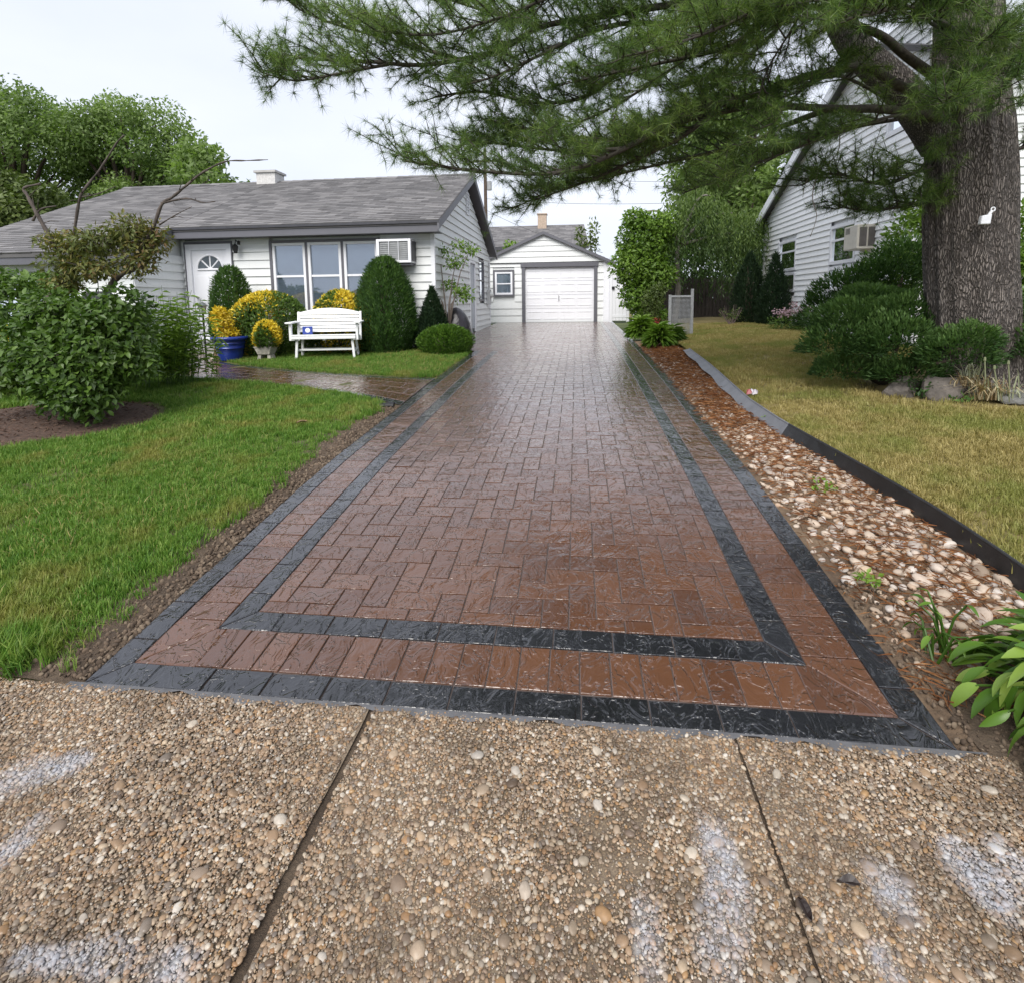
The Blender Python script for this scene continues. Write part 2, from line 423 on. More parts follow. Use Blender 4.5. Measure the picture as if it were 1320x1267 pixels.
def pebble_mesh(name, seed, sub, m):
    rg = np.random.default_rng(seed)
    t = (1 + 5 ** .5) / 2
    V = unit(np.array([(-1, t, 0), (1, t, 0), (-1, -t, 0), (1, -t, 0), (0, -1, t), (0, 1, t), (0, -1, -t), (0, 1, -t), (t, 0, -1), (t, 0, 1), (-t, 0, -1), (-t, 0, 1)], float))
    F = [(0, 11, 5), (0, 5, 1), (0, 1, 7), (0, 7, 10), (0, 10, 11), (1, 5, 9), (5, 11, 4), (11, 10, 2), (10, 7, 6), (7, 1, 8), (3, 9, 4), (3, 4, 2), (3, 2, 6), (3, 6, 8), (3, 8, 9), (4, 9, 5), (2, 4, 11), (6, 2, 10), (8, 6, 7), (9, 8, 1)]
    V = [tuple(v) for v in V]
    for _ in range(sub):
        mid = {}; NF = []
        def mp(a, b):
            k = (min(a, b), max(a, b))
            if k not in mid:
                v = np.array(V[a]) + np.array(V[b]); V.append(tuple(v / np.linalg.norm(v))); mid[k] = len(V) - 1
            return mid[k]
        for a, b, c in F:
            x, y, z = mp(a, b), mp(b, c), mp(c, a); NF += [(a, x, z), (b, y, x), (c, z, y), (x, y, z)]
        F = NF
    V = np.array(V); off = rg.random(3) * 20
    V = V * (1 + .16 * fbm(V + off, 1.4)[:, None] + .05 * fbm(V + off, 4.0)[:, None])
    return mesh_np(name, V * .5, np.array(F), m, None, True)
M_PEB = pebble_mat('aggregate')
def in_joint(x): return (np.abs(x + .809) < .016) | (np.abs(x - .5815) < .006)
# the 300 pebbles that show largest: nearest ones, set proud in the cement
protos = [pebble_mesh('pebble', 40 + k, 1, M_PEB) for k in range(6)]
cnt = 0
big = []
while cnt < 300:
    x = RNG.uniform(-1.7, 1.5); y = RNG.uniform(.98, 1.45) if cnt < 210 else RNG.uniform(1.4, 1.85)
    if in_joint(np.array([x]))[0]: continue
    s = RNG.uniform(.017, .034) if RNG.random() < .7 else RNG.uniform(.034, .052)
    if any((x - q[0]) ** 2 + (y - q[1]) ** 2 < ((s + q[2]) * .5) ** 2 for q in big): continue
    big.append((x, y, s))
    o = link('pebble', protos[cnt % 6], apron)
    o.location = (x, y, zD(y) + .0015); o.rotation_euler = (RNG.normal() * .2, RNG.normal() * .2, RNG.random() * 6.3)
    o.scale = (s, s * RNG.uniform(.65, .95), s * RNG.uniform(.4, .55)); cnt += 1
def aggregate(n, smin, smax, y0, y1, x0, x1, zoff, name, seed, keepf=None):
    rg = np.random.default_rng(seed)
    P = np.stack([rg.uniform(x0, x1, n), rg.uniform(y0, y1, n)], 1)
    k = ~in_joint(P[:, 0])
    # worn hollows where the stones have come out
    hol = fbm(np.stack([P[:, 0], P[:, 1], 0 * P[:, 0]], 1), 3.2) + .5 * fbm(np.stack([P[:, 0], P[:, 1], 0 * P[:, 0]], 1), 11)
    k &= rg.random(n) > np.clip((hol - .55) * 1.1, 0, .6)
    P = P[k]; n = len(P)
    s = smin + (smax - smin) * rg.random(n) ** 2.2
    Pz = np.interp(P[:, 1], KY, KZ) + zoff + s * .16
    R = np.stack([rg.normal(size=n) * .25, rg.normal(size=n) * .25, rg.random(n) * 6.28], 1)
    Sc = np.stack([s, s * rg.uniform(.6, .95, n), s * rg.uniform(.45, .65, n)], 1)
    gn_instances(name, np.c_[P, Pz], R, Sc, loose('pebble_source', pebble_mesh('pebble_source', seed, 1, M_PEB)), apron)
aggregate(48000, .008, .021, .85, 1.90, -3.2, 1.5, .000, 'pebbles', 3)
aggregate(110000, .004, .011, .85, 1.915, -3.2, 1.5, .0005, 'pebbles', 4)
aggregate(9000, .010, .026, -1.7, .86, -3.4, 1.5, .000, 'pebbles', 5)

# ------------------------------------------------------------------ stamped drive: every brick is a piece
XL, XR, Y0, YE = -2.10, 1.35, 1.925, 20.60
def wet_brick(name, stops, rough=(.16, .34)):
    t = NT(name)
    n1 = t.noise(3.0, 4)
    oc = t.n('ShaderNodeTexCoord').outputs['Object']
    r = t.math('ADD', t.math('MULTIPLY', t.objrnd(), .45), t.math('MULTIPLY', t.attr(), .25))
    c = t.ramp(t.math('ADD', r, t.math('MULTIPLY', n1, .4)), stops)
    c = t.mix(t.ramp(t.noise(60, 5, rough=.7), [(.68, 0.0), (.78, .25)]), c, (.34, .30, .28))     # chalky flecks
    t.set(base=c, rough=t.ramp(t.noise(2.2, 4), [(.3, rough[0]), (.7, rough[1])]), Specular_IOR_Level=.5, Coat_Weight=1.0, Coat_Roughness=t.ramp(t.noise(1.3, 4), [(.3, .09), (.7, .20)]), Coat_IOR=1.5)
    # slate grain: ridges drawn out along the stone
    shift = t.n('ShaderNodeVectorMath', operation='ADD'); cmb = t.n('ShaderNodeCombineXYZ'); t.l(t.math('MULTIPLY', t.objrnd(), 37.0), cmb.inputs[2]); t.l(t.pos(), shift.inputs[0]); t.l(cmb.outputs[0], shift.inputs[1]); sv = shift.outputs[0]
    w1 = t.noise(10, 3, vec=sv, rough=.6, stretch=(1.0, .7, 1.0), dist=.7)
    w2 = t.noise(40, 4, vec=sv, rough=.6, dist=.6)
    terr = t.ramp(w1, [(.30, 0.0), (.43, .12), (.465, .5), (.58, .62), (.61, .95), (.75, 1.0)])
    h = t.math('ADD', terr, t.math('MULTIPLY', w2, .10))
    t.bump(h, .95, .015)
    b2 = t.n('ShaderNodeBump'); b2.inputs['Strength'].default_value = .65; b2.inputs['Distance'].default_value = .011
    t.l(h, b2.inputs['Height']); t.l(b2.outputs[0], t.p.inputs['Coat Normal']); return t.m
M_RED = wet_brick('stamped_brown', [(.15, (.074, .031, .016)), (.5, (.100, .043, .021)), (.9, (.126, .056, .028))])
M_BLK = wet_brick('stamped_charcoal', [(.15, (.007, .007, .009)), (.9, (.018, .019, .023))], (.14, .30))
M_MORTAR = simple('mortar_bed', (.085, .068, .062), .4, .3, 30, .003, 120)
drive = sheet('driveway', np.linspace(XL + .004, XR - .004, 12), np.linspace(Y0 + .004, YE, 300), lambda x, y: zDv(y) - .0075, M_MORTAR, kind='structure')
sheet('side_pad', np.linspace(-3.02, XL + .002, 6), np.linspace(11.1, 20.6, 60), lambda x, y: zDv(y) - .016, M_MORTAR, drive)
GAP = .0055
def ridge_h(nx, ny, L, W, seed):
    rg = np.random.default_rng(seed); H = np.zeros((ny, nx))
    xs = np.linspace(-L / 2, L / 2, nx); ys = np.linspace(-W / 2, W / 2, ny); X, Y = np.meshgrid(xs, ys)
    for _ in range(3):
        a = rg.uniform(-.5, .5) + (math.pi / 2 if rg.random() < .35 else 0); d = (X * math.sin(a) + Y * math.cos(a)) - rg.uniform(-W * .4, W * .4)
        H += rg.uniform(.0004, .0010) * np.tanh(d / .012)
    return H - H.mean()
_bm = {}
def brick_mesh(L, W, m, var, rich):
    key = (round(L, 3), round(W, 3), m.name, var, rich)
    if key in _bm: return _bm[key]
    l, w = L - GAP, W - GAP - .002; ch = .0028
    if rich:
        nx, ny = (5, 4) if l > w else (4, 5)
        H = ridge_h(nx, ny, l, w, 100 + var)
        xs = np.linspace(-l / 2 + ch, l / 2 - ch, nx); ys = np.linspace(-w / 2 + ch, w / 2 - ch, ny)
        V = [(x, y, H[j, i]) for j, y in enumerate(ys) for i, x in enumerate(xs)]
        F = [(j * nx + i, j * nx + i + 1, (j + 1) * nx + i + 1, (j + 1) * nx + i) for j in range(ny - 1) for i in range(nx - 1)]
        ring = [i for i in range(nx)] + [j * nx + nx - 1 for j in range(1, ny)] + [(ny - 1) * nx + i for i in range(nx - 2, -1, -1)] + [j * nx for j in range(ny - 2, 0, -1)]
        b = len(V)
        for i in ring:
            x, y, z = V[i]; sx = (l / 2) / (l / 2 - ch); sy = (w / 2) / (w / 2 - ch)
            V.append((x * sx, y * sy, z - .0017))
        k = len(ring)
        for i in range(k): V.append((V[b + i][0], V[b + i][1], -.030))
        for q in range(k):
            F.append((ring[(q + 1) % k], ring[q], b + q, b + (q + 1) % k)); F.append((b + (q + 1) % k, b + q, b + k + q, b + k + (q + 1) % k))
    else:
        V = [(-l / 2 + ch, -w / 2 + ch, 0), (l / 2 - ch, -w / 2 + ch, 0), (l / 2 - ch, w / 2 - ch, 0), (-l / 2 + ch, w / 2 - ch, 0),
             (-l / 2, -w / 2, -.0022), (l / 2, -w / 2, -.0022), (l / 2, w / 2, -.0022), (-l / 2, w / 2, -.0022),
             (-l / 2, -w / 2, -.030), (l / 2, -w / 2, -.030), (l / 2, w / 2, -.030), (-l / 2, w / 2, -.030)]
        F = [(0, 1, 2, 3)] + [(4 + i, 4 + (i + 1) % 4, (i + 1) % 4, i) for i in range(4)] + [(8 + i, 8 + (i + 1) % 4, 4 + (i + 1) % 4, 4 + i) for i in range(4)]
    me = bpy.data.meshes.new('brick'); me.from_pydata(V, [], F); me.materials.append(m); me.update()
    _bm[key] = me; return me
def lay(name, rects, m, parent, limit=300):
    """rects (x0,x1,y0,y1): nearest ones are pieces of their own, the rest one joined part"""
    rects = sorted(rects, key=lambda r: r[2] + abs(r[0] + .4) * .15)
    J = MB()
    for i, (x0, x1, y0, y1) in enumerate(rects):
        if x1 - x0 < .012 or y1 - y0 < .012: continue
        cx, cy = (x0 + x1) / 2, (y0 + y1) / 2; sl = slopeD(cy)
        z = zD(cy) + RNG.normal() * .0004
        if i < limit:
            o = link(name, brick_mesh(x1 - x0, y1 - y0, m, i % 9, cy < 6.5), parent)
            o.location = (cx, cy, z)
            o.rotation_euler = (math.atan(sl) + RNG.normal() * .002, RNG.normal() * .002, 0)
        else:
            me = brick_mesh(x1 - x0, y1 - y0, m, 0, False); r = RNG.random()
            J.add([(cx + v.co.x, cy + v.co.y, z + v.co.z + v.co.y * sl) for v in me.vertices], [tuple(p.vertices) for p in me.polygons], r)
    if J.v:
        o = J.build(name, m, parent, attr=True); o['kind'] = 'stuff'
W0 = .133
t1, t2, t3 = .13, .24, .13
ix0, ix1, iy0 = XL + t1 + t2 + t3, XR - t1 - t2 - t3, Y0 + t1 + t2 + t3
def quads_lr(a, b, y0, y1, step):
    n = max(1, round((y1 - y0) / step)); e = np.linspace(y0, y1, n + 1); return [(a, b, e[i], e[i + 1]) for i in range(n)]
def quads_bt(x0, x1, a, b, step):
    n = max(1, round((x1 - x0) / step)); e = np.linspace(x0, x1, n + 1); return [(e[i], e[i + 1], a, b) for i in range(n)]
YLE = 11.1   # the left border stops where the pad beside the house begins
def mitre(name, cx, cy, w, d, sgn, m, tw):
    """two mitred corner pieces of a band w wide (x) and d deep (y); sgn +1 right corner, -1 left"""
    for part in (0, 1):
        g = .0028
        A = (cx, cy); B = (cx - sgn * w, cy + d)      # outer corner, inner corner
        run = .16
        if part == 0: P = [(A[0] - sgn * g * 1.6, A[1]), (B[0] - sgn * g * .6, B[1] - g), (B[0] - sgn * tw, B[1] - g), (B[0] - sgn * tw, A[1])]
        else: P = [(A[0], A[1] + g * 1.6), (A[0], B[1] + tw), (B[0] + sgn * g, B[1] + tw), (B[0] + sgn * g, B[1] + g)]
        if sgn > 0: P = P[::-1] if part == 0 else P
        else: P = P if part == 0 else P[::-1]
        b = MB(); k = len(P); cxm = sum(p[0] for p in P) / k; cym = sum(p[1] for p in P) / k
        zf = lambda y: zD(y) - zD(cym)
        q = .93
        top = [((p[0] - cxm) * q, (p[1] - cym) * q, zf(p[1])) for p in P]; rim = [(p[0] - cxm, p[1] - cym, zf(p[1]) - .004) for p in P]; low = [(v[0], v[1], v[2] - .026) for v in rim]
        b.add(top + rim + low, [(0, 1, 2, 3)] + [(4 + i, 4 + (i + 1) % 4, (i + 1) % 4, i) for i in range(4)] + [(8 + i, 8 + (i + 1) % 4, 4 + (i + 1) % 4, 4 + i) for i in range(4)])
        o = b.build(name, m, drive); o.location = (cxm, cym, zD(cym))
# outer charcoal band
tw = .14
outer = quads_bt(XL + t1 + tw, XR - t1 - tw, Y0, Y0 + t1, .265) + quads_lr(XL, XL + t1, Y0 + t1 + tw, YLE, .268) + quads_lr(XR - t1, XR, Y0 + t1 + tw, YE, .268)
for sg, cx in ((1, XR), (-1, XL)): mitre('border_tile', cx, Y0, t1, t1, sg, M_BLK, tw)
lay('border_tile', outer, M_BLK, drive)
# brown soldier course
a0, a1, b0 = XL + t1, XR - t1, Y0 + t1
sold = quads_bt(a0 + t2 + .05, a1 - t2 - .05, b0, b0 + t2, W0) + quads_lr(a0, a0 + t2, b0 + t2 + .05, YLE, W0) + quads_lr(a1 - t2, a1, b0 + t2 + .05, YE, W0)
for sg, cx in ((1, a1), (-1, a0)): mitre('soldier_brick', cx, b0, t2, t2, sg, M_RED, .05)
lay('soldier_brick', sold, M_RED, drive)
# inner charcoal band
c0, c1, d0 = a0 + t2, a1 - t2, b0 + t2
band = quads_bt(c0 + t3 + tw, c1 - t3 - tw, d0, d0 + t3, .265) + quads_lr(c0, c0 + t3, d0 + t3 + tw, YLE, .268) + quads_lr(c1 - t3, c1, d0 + t3 + tw, YE, .268)
for sg, cx in ((1, c1), (-1, c0)): mitre('band_tile', cx, d0, t3, t3, sg, M_BLK, tw)
lay('band_tile', band, M_BLK, drive)
# herringbone field and the pad by the house
def herring(x0, x1, y0, y1):
    R = []; nx = int((x1 - x0) / W0) + 3; ny = int((y1 - y0) / W0) + 3
    for j in range(-2, ny):
        for i in range(-2, nx):
            k = (i - j) % 4
            X, Y = x0 + i * W0 - .03, y0 + j * W0 - .05
            if k == 0: r = (X, X + 2 * W0, Y, Y + W0)
            elif k == 3: r = (X, X + W0, Y, Y + 2 * W0)
            else: continue
            r = (max(r[0], x0), min(r[1], x1), max(r[2], y0), min(r[3], y1))
            if r[1] - r[0] > .012 and r[3] - r[2] > .012: R.append(r)
    return R
field = herring(ix0, ix1, iy0, YE)
lay('brick', field, M_RED, drive)
padr = [(-3.0, XL, YLE - t1 - .0, YLE)]
lay('pad_brick', herring(-3.0, ix0, YLE + .002, YE), M_RED, drive, 0)

# ------------------------------------------------------------------ curved brick walk to the front door
walk = tag(empty('path'), kind='structure')
low = [(-2.12, 6.30), (-2.6, 6.62), (-3.17, 6.95), (-4.0, 7.27), (-5.2, 7.62), (-6.46, 8.0), (-7.3, 8.5), (-7.9, 9.3), (-8.3, 10.2), (-8.55, 11.2)]
upp = [(-2.12, 7.93), (-2.6, 7.98), (-3.16, 8.09), (-4.35, 8.42), (-5.3, 8.80), (-6.1, 9.15), (-6.75, 9.55), (-7.1, 10.1), (-7.45, 10.7), (-7.6, 11.3)]
def curve(P, n):
    P = np.array(P); d = np.r_[0, np.cumsum(np.linalg.norm(np.diff(P, axis=0), axis=1))]; s = np.linspace(0, d[-1], n)
    return np.stack([np.interp(s, d, P[:, 0]), np.interp(s, d, P[:, 1])], 1)
NW = 46
LC, UC = curve(low, NW + 1), curve(upp, NW + 1)
wb = MB()
for i in range(NW):
    wb.add([(*LC[i], zD(LC[i][1]) - .008), (*LC[i + 1], zD(LC[i + 1][1]) - .008), (*UC[i + 1], zD(UC[i + 1][1]) - .008), (*UC[i], zD(UC[i][1]) - .008)], [(0, 1, 2, 3)][::1])
wb.build('mortar_sheet', M_MORTAR, walk)
def walk_piece(u0, u1, v0, v1, m, name):
    def at(u, v):
        i = min(int(u), NW - 1); f = u - i
        a = LC[i] * (1 - f) + LC[i + 1] * f; b = UC[i] * (1 - f) + UC[i + 1] * f
        p = a * (1 - v) + b * v; return Vector((p[0], p[1], zD(p[1]) + .002))
    P = [at(u0 + .02, v0 + .004), at(u0 + .02, v1 - .004), at(u1 - .02, v1 - .004), at(u1 - .02, v0 + .004)][::-1]
    c = sum(P, Vector()) / 4; b = MB()
    top = [(p - c) * .95 for p in P]; rim = [(p - c) - Vector((0, 0, .004)) for p in P]; lw = [v - Vector((0, 0, .01)) for v in rim]
    b.add(top + rim + lw, [(0, 1, 2, 3)] + [(4 + i, 4 + (i + 1) % 4, (i + 1) % 4, i) for i in range(4)] + [(8 + i, 8 + (i + 1) % 4, 4 + (i + 1) % 4, 4 + i) for i in range(4)])
    o = b.build(name, m, walk); o.location = c
for i in range(NW):
    walk_piece(i, i + 1, 0, .09, M_BLK, 'border_tile'); walk_piece(i, i + 1, .91, 1, M_BLK, 'border_tile')
for i in range(NW):
    for k in range(4):
        va, vb = .09 + .205 * k, .09 + .205 * (k + 1)
        if k in (0, 3): walk_piece(i, i + .5, va, vb, M_RED, 'brick'); walk_piece(i + .5, i + 1, va, vb, M_RED, 'brick')
        elif (i + k) % 2 == 0 and i < NW - 1: walk_piece(i, min(i + 2, NW), va, vb, M_RED, 'brick')
        elif i == 0: walk_piece(0, 1, va, vb, M_RED, 'brick')

# ------------------------------------------------------------------ lawns
def in_poly(P, poly):
    x, y = P[:, 0], P[:, 1]; ins = np.zeros(len(P), bool); j = len(poly) - 1
    for i in range(len(poly)):
        xi, yi = poly[i]; xj, yj = poly[j]
        c = ((yi > y) != (yj > y)) & (x < (xj - xi) * (y - yi) / (yj - yi + 1e-12) + xi); ins ^= c; j = i
    return ins
def lawn_mat(name, stops):
    t = NT(name); c = t.ramp(t.noise(2.6, 6, rough=.65), stops)
    t.set(base=c, rough=.9); t.bump(t.noise(60, 5), .8, .02); return t.m
def grass_mat(name, stops, dry, thr):
    t = NT(name)
    c = t.ramp(t.math('ADD', t.math('MULTIPLY', t.objrnd(), .6), t.math('MULTIPLY', t.attr(), .4)), stops)
    f = t.ramp(t.noise(1.5, 5, rough=.65), [(thr - .07, 0.0), (thr + .1, .8)])
    c = t.mix(f, c, dry)
    t.set(base=c, rough=.5, Specular_IOR_Level=.3)
    tr = t.n('ShaderNodeBsdfTranslucent'); t.l(t.mix(1.0, c, (1.0, 1.1, .5), 'MULTIPLY'), tr.inputs['Color'])
    mx = t.n('ShaderNodeMixShader'); mx.inputs[0].default_value = .3
    t.l(t.p.outputs[0], mx.inputs[1]); t.l(tr.outputs[0], mx.inputs[2]); t.l(mx.outputs[0], t.out.inputs[0]); return t.m
def tuft_mesh(name, seed, nb, h, spread, wid, m, flop=.6):
    rg = np.random.default_rng(seed); V = []; F = []; r = []
    for i in range(nb):
        a = rg.random() * 6.28; b = np.array([rg.normal() * spread, rg.normal() * spread, -.004]); hh = h * rg.uniform(.5, 1.15)
        d = np.array([math.cos(a), math.sin(a), 0]); s = np.array([-d[1], d[0], 0]) * wid * rg.uniform(.7, 1.2)
        k = flop * rg.random()
        p1 = b + np.array([0, 0, hh * .55]) + d * hh * .25 * k; p2 = b + np.array([0, 0, hh * (1 - .35 * k)]) + d * hh * .8 * k
        q = len(V); V += [b - s, b + s, p1 + s * .8, p1 - s * .8, p2]; F += [(q, q + 1, q + 2), (q, q + 2, q + 3), (q + 3, q + 2, q + 4)]; r += [rg.random()] * 5
    return mesh_np(name, np.array(V), np.array(F), m, {'rnd': r})
M_GREEN = grass_mat('green_grass', [(.05, (.042, .115, .014)), (.5, (.115, .235, .030)), (.95, (.27, .37, .085))], (.30, .26, .075), .585)
M_GOLD = grass_mat('straw_grass', [(.05, (.17, .145, .045)), (.5, (.34, .275, .10)), (.95, (.52, .44, .20))], (.22, .25, .06), .52)
G1 = loose('grass_source', tuft_mesh('grass_source', 1, 18, .060, .020, .0021, M_GREEN, .8))
G2 = loose('grass_source', tuft_mesh('grass_source', 2, 18, .044, .022, .0021, M_GOLD, 1.0))
G3 = loose('grass_source', tuft_mesh('grass_source', 3, 26, .20, .03, .0035, M_GREEN, .9))
lawn_poly = [(-13, 1.95), (-2.20, 1.95), (-2.2, 2.7), (-2.2, 5.0), (-2.14, 6.22)] + [(x, y - .04) for x, y in low[1:8]] + [(-8.4, 10.0), (-13, 10.0)]
bench_poly = [(-2.14, 8.0)] + [(x, y + .04) for x, y in upp[1:]] + [(-7.6, 11.4), (-4, 11.4), (-3.05, 11.3), (-2.14, 11.0)]
MULCH = (-6.0, 5.35, 1.25, .95)
sheet('lawn', np.linspace(-14, -2.10, 110), np.linspace(1.93, 11.5, 100), lambda x, y: zDv(y) - .022 + .02 * np.clip((-2.3 - x) / .5, 0, 1), lawn_mat('lawn_soil', [(.3, (.05, .055, .016)), (.6, (.10, .10, .03)), (.8, (.13, .10, .05))]), None, .006, 'structure')
def scatter_grass(name, box, dens, dens_fn, poly, proto, smin, smax, zf, seed):
    rg = np.random.default_rng(seed); n = int((box[1] - box[0]) * (box[3] - box[2]) * dens)
    P = np.stack([rg.uniform(box[0], box[1], n), rg.uniform(box[2], box[3], n)], 1)
    k = in_poly(P, poly) & (rg.random(n) < dens_fn(P)); P = P[k]; n = len(P)
    z = zf(P[:, 0], P[:, 1]); s = rg.uniform(smin, smax, n) * (1 + .25 * fbm(np.c_[P, 0 * z], 2.5))
    R = np.stack([rg.normal(size=n) * .18, rg.normal(size=n) * .18, rg.random(n) * 6.28], 1)
    return gn_instances(name, np.c_[P, z], R, np.stack([s, s, s], 1), proto)
def ldens(P):
    p3 = np.c_[P, 0 * P[:, 0]]
    e = np.clip((-2.26 - P[:, 0] + .07 * fbm(p3, 5)) / .16, 0, 1)
    bare = np.clip(1.2 - np.clip((fbm(p3, 1.9) + .6 * fbm(p3, 6.3)) - .62, 0, 1) * 3, .25, 1)
    mul = np.clip((((P[:, 0] - MULCH[0]) / MULCH[2]) ** 2 + ((P[:, 1] - MULCH[1]) / MULCH[3]) ** 2 - 1 + .18 * fbm(p3, 5)) * 5, 0, 1)
    fr = np.clip((P[:, 1] - 1.97 + .05 * fbm(p3, 7)) / .10, 0, 1)
    return e * bare * mul * fr
LZ = lambda x, y: zDv(y) - .003
scatter_grass('grass', (-7.5, -2.2, 1.93, 4.6), 1500, ldens, lawn_poly, G1, .75, 1.25, LZ, 21)
scatter_grass('grass', (-10.5, -2.1, 4.6, 10.0), 760, ldens, lawn_poly, G1, .9, 1.45, LZ, 22)
G4 = loose('straw_source', tuft_mesh('straw_source', 4, 9, .075, .04, .0017, M_GOLD, 1.6))
scatter_grass('grass', (-7.5, -2.2, 1.95, 5.5), 130, lambda P: ldens(P) * np.clip(.5 + fbm(np.c_[P, 0 * P[:, 0]], 2.1), .1, 1), lawn_poly, G4, .7, 1.2, LZ, 31)
scatter_grass('grass', (-8.0, -2.1, 7.9, 11.4), 120, lambda P: np.clip(.5 + fbm(np.c_[P, 0 * P[:, 0]], 1.7), .1, 1), bench_poly, G4, .8, 1.3, LZ, 33)
G5 = loose('clump_source', tuft_mesh('clump_source', 6, 30, .095, .035, .0026, M_GREEN, .9))
scatter_grass('grass', (-7.5, -2.2, 1.95, 9.0), 40, lambda P: ldens(P) * np.clip(fbm(np.c_[P, 0 * P[:, 0]], 1.4) * 1.5, 0, 1), lawn_poly, G5, .6, 1.25, LZ, 34)
scatter_grass('grass', (-8.0, -2.1, 7.9, 11.4), 620, lambda P: np.ones(len(P)) * .95, bench_poly, G1, .9, 1.4, LZ, 23)
# long overgrown clump at the street corner
rg = np.random.default_rng(5); n = 90
P = np.stack([-2.62 + rg.normal(size=n) * .16, 2.06 + rg.normal(size=n) * .06, np.zeros(n)], 1)
gn_instances('grass_clump', P, np.stack([rg.normal(size=n) * .3, rg.normal(size=n) * .3, rg.random(n) * 6.3], 1), np.tile(rg.uniform(.45, .9, (n, 1)), (1, 3)), G3)
# dirt strip beside the drive and the shrub bed mulch
strip = sheet('soil_strip', np.linspace(-2.72, -2.098, 16), np.linspace(1.93, 6.3, 90), lambda x, y: zDv(y) - .012 + .012 * np.clip((-2.15 - x) / .2, 0, 1), M_SOIL, None, .008, 'structure')
M_MULCH = simple('bark_mulch', (.075, .045, .032), .9, .5, 30, .03, 60)
ms = MB(); nr = 28
ring = [(MULCH[0] + MULCH[2] * 1.02 * math.cos(2 * math.pi * k / nr), MULCH[1] + MULCH[3] * 1.02 * math.sin(2 * math.pi * k / nr)) for k in range(nr)]
for f0, f1, h0, h1 in ((0, .5, .06, .05), (.5, .85, .05, .03), (.85, 1, .03, -.015)):
    for k in range(nr):
        a, b = ring[k], ring[(k + 1) % nr]
        q = [(MULCH[0] + (p[0] - MULCH[0]) * f, MULCH[1] + (p[1] - MULCH[1]) * f, zD(MULCH[1] + (p[1] - MULCH[1]) * f) + h) for p, f, h in ((a, f0, h0), (a, f1, h1), (b, f1, h1), (b, f0, h0))]
        ms.add(q, [(0, 1, 2, 3)])
tag(ms.build('mulch_bed', M_MULCH, None, True), kind='structure')
def chips(name, n, fn, L, Wd, m, parent=None, seed=0, tilt=.35):
    rg = np.random.default_rng(seed); P = fn(rg, n); n = len(P)
    a = rg.random(n) * 6.28; A = np.stack([np.cos(a), np.sin(a), rg.normal(size=n) * tilt], 1)
    N = unit(np.array([0, 0, 1.]) + rg.normal(size=(n, 3)) * .3)
    me = leaf_mesh(name, P, A, N, L * rg.uniform(.5, 1.4, n), Wd * rg.uniform(.6, 1.4, n), m, rg.random(n))
    o = link(name, me, parent); o['kind'] = 'stuff'; return o
M_CHIP = leaf_mat('bark_chips', [(0, (.05, .028, .02)), (.6, (.11, .06, .04)), (1, (.2, .13, .09))], .9, .0)
def _mul(rg, n):
    d = rg.random(n) ** .5; a = rg.random(n) * 6.28; x = MULCH[0] + MULCH[2] * d * np.cos(a); y = MULCH[1] + MULCH[3] * d * np.sin(a)
    return np.c_[x, y, zDv(y) + .055 - .06 * d ** 3]
chips('mulch_chips', 5000, _mul, .05, .014, M_CHIP, None, 31)

def clods(name, n, fn, a, b, m, seed, parent=None):
    rg = np.random.default_rng(seed); P = fn(rg, n); n = len(P); s = a + (b - a) * rg.random(n) ** 2.5
    return gn_instances(name, P, np.stack([rg.random(n) * 6.3, rg.random(n) * 6.3, rg.random(n) * 6.3], 1), np.stack([s, s * .8, s * .6], 1), loose('clod_source', pebble_mesh('clod_source', seed, 1, m)), parent)
t = NT('crumbly_earth'); t.set(base=t.ramp(t.objrnd(), [(0, (.05, .034, .022)), (.6, (.12, .085, .058)), (1, (.17, .13, .09))]), rough=.95); M_CLOD = t.m
clods('soil_crumbs', 5200, lambda rg, n: (lambda x, y: np.c_[x, y, zDv(y) - .004])(-2.105 - .34 * rg.random(n) ** 1.3, 1.95 + 4.3 * rg.random(n)), .006, .034, M_CLOD, 301)
clods('soil_crumbs', 2600, lambda rg, n: (lambda x, y: np.c_[x, y, zDv(y) + .0])(1.37 + .55 * rg.random(n) ** 1.2, 1.0 + 1.9 * rg.random(n)), .005, .028, M_CLOD, 302)

# ------------------------------------------------------------------ neighbour's lawn, gravel bed, edging
EDGE = [(2.34, 2.30), (2.22, 2.75), (2.16, 3.45), (2.00, 4.50), (1.92, 5.3), (1.89, 6.15), (1.93, 7.2), (2.0, 8.6), (2.04, 10.0), (2.08, 11.6)]
EC = curve(EDGE, 40)
M_RSOIL = lawn_mat('dry_lawn_soil', [(.3, (.13, .11, .04)), (.6, (.24, .19, .075)), (.8, (.28, .21, .10))])
ys_r = np.linspace(2.2, 26, 130)
ex = np.interp(ys_r, EC[:, 1], EC[:, 0])
Xr = ex[:, None] + .035 + np.concatenate([[0], np.linspace(.05, 1, 69)])[None] * (16 - ex[:, None])
V = np.stack([Xr, np.repeat(ys_r[:, None], 70, 1), np.zeros_like(Xr)], -1).reshape(-1, 3); V[:, 2] = zG(V[:, 0] + .2, V[:, 1]) - .012
I = np.arange(130 * 70).reshape(130, 70); F = np.stack([I[:-1, :-1], I[:-1, 1:], I[1:, 1:], I[1:, :-1]], -1).reshape(-1, 4)
tag(link('side_lawn', mesh_np('side_lawn', V, F, M_RSOIL, None, True)), kind='structure')
rl_poly = [(p[0] + .04, p[1]) for p in EC] + [(2.3, 13.0), (2.6, 16.5), (5.0, 14.9), (5.4, 12.2), (10, 12), (12, 3), (8, 2.2)]
RZ = lambda x, y: zG(x + .2, y) - .004
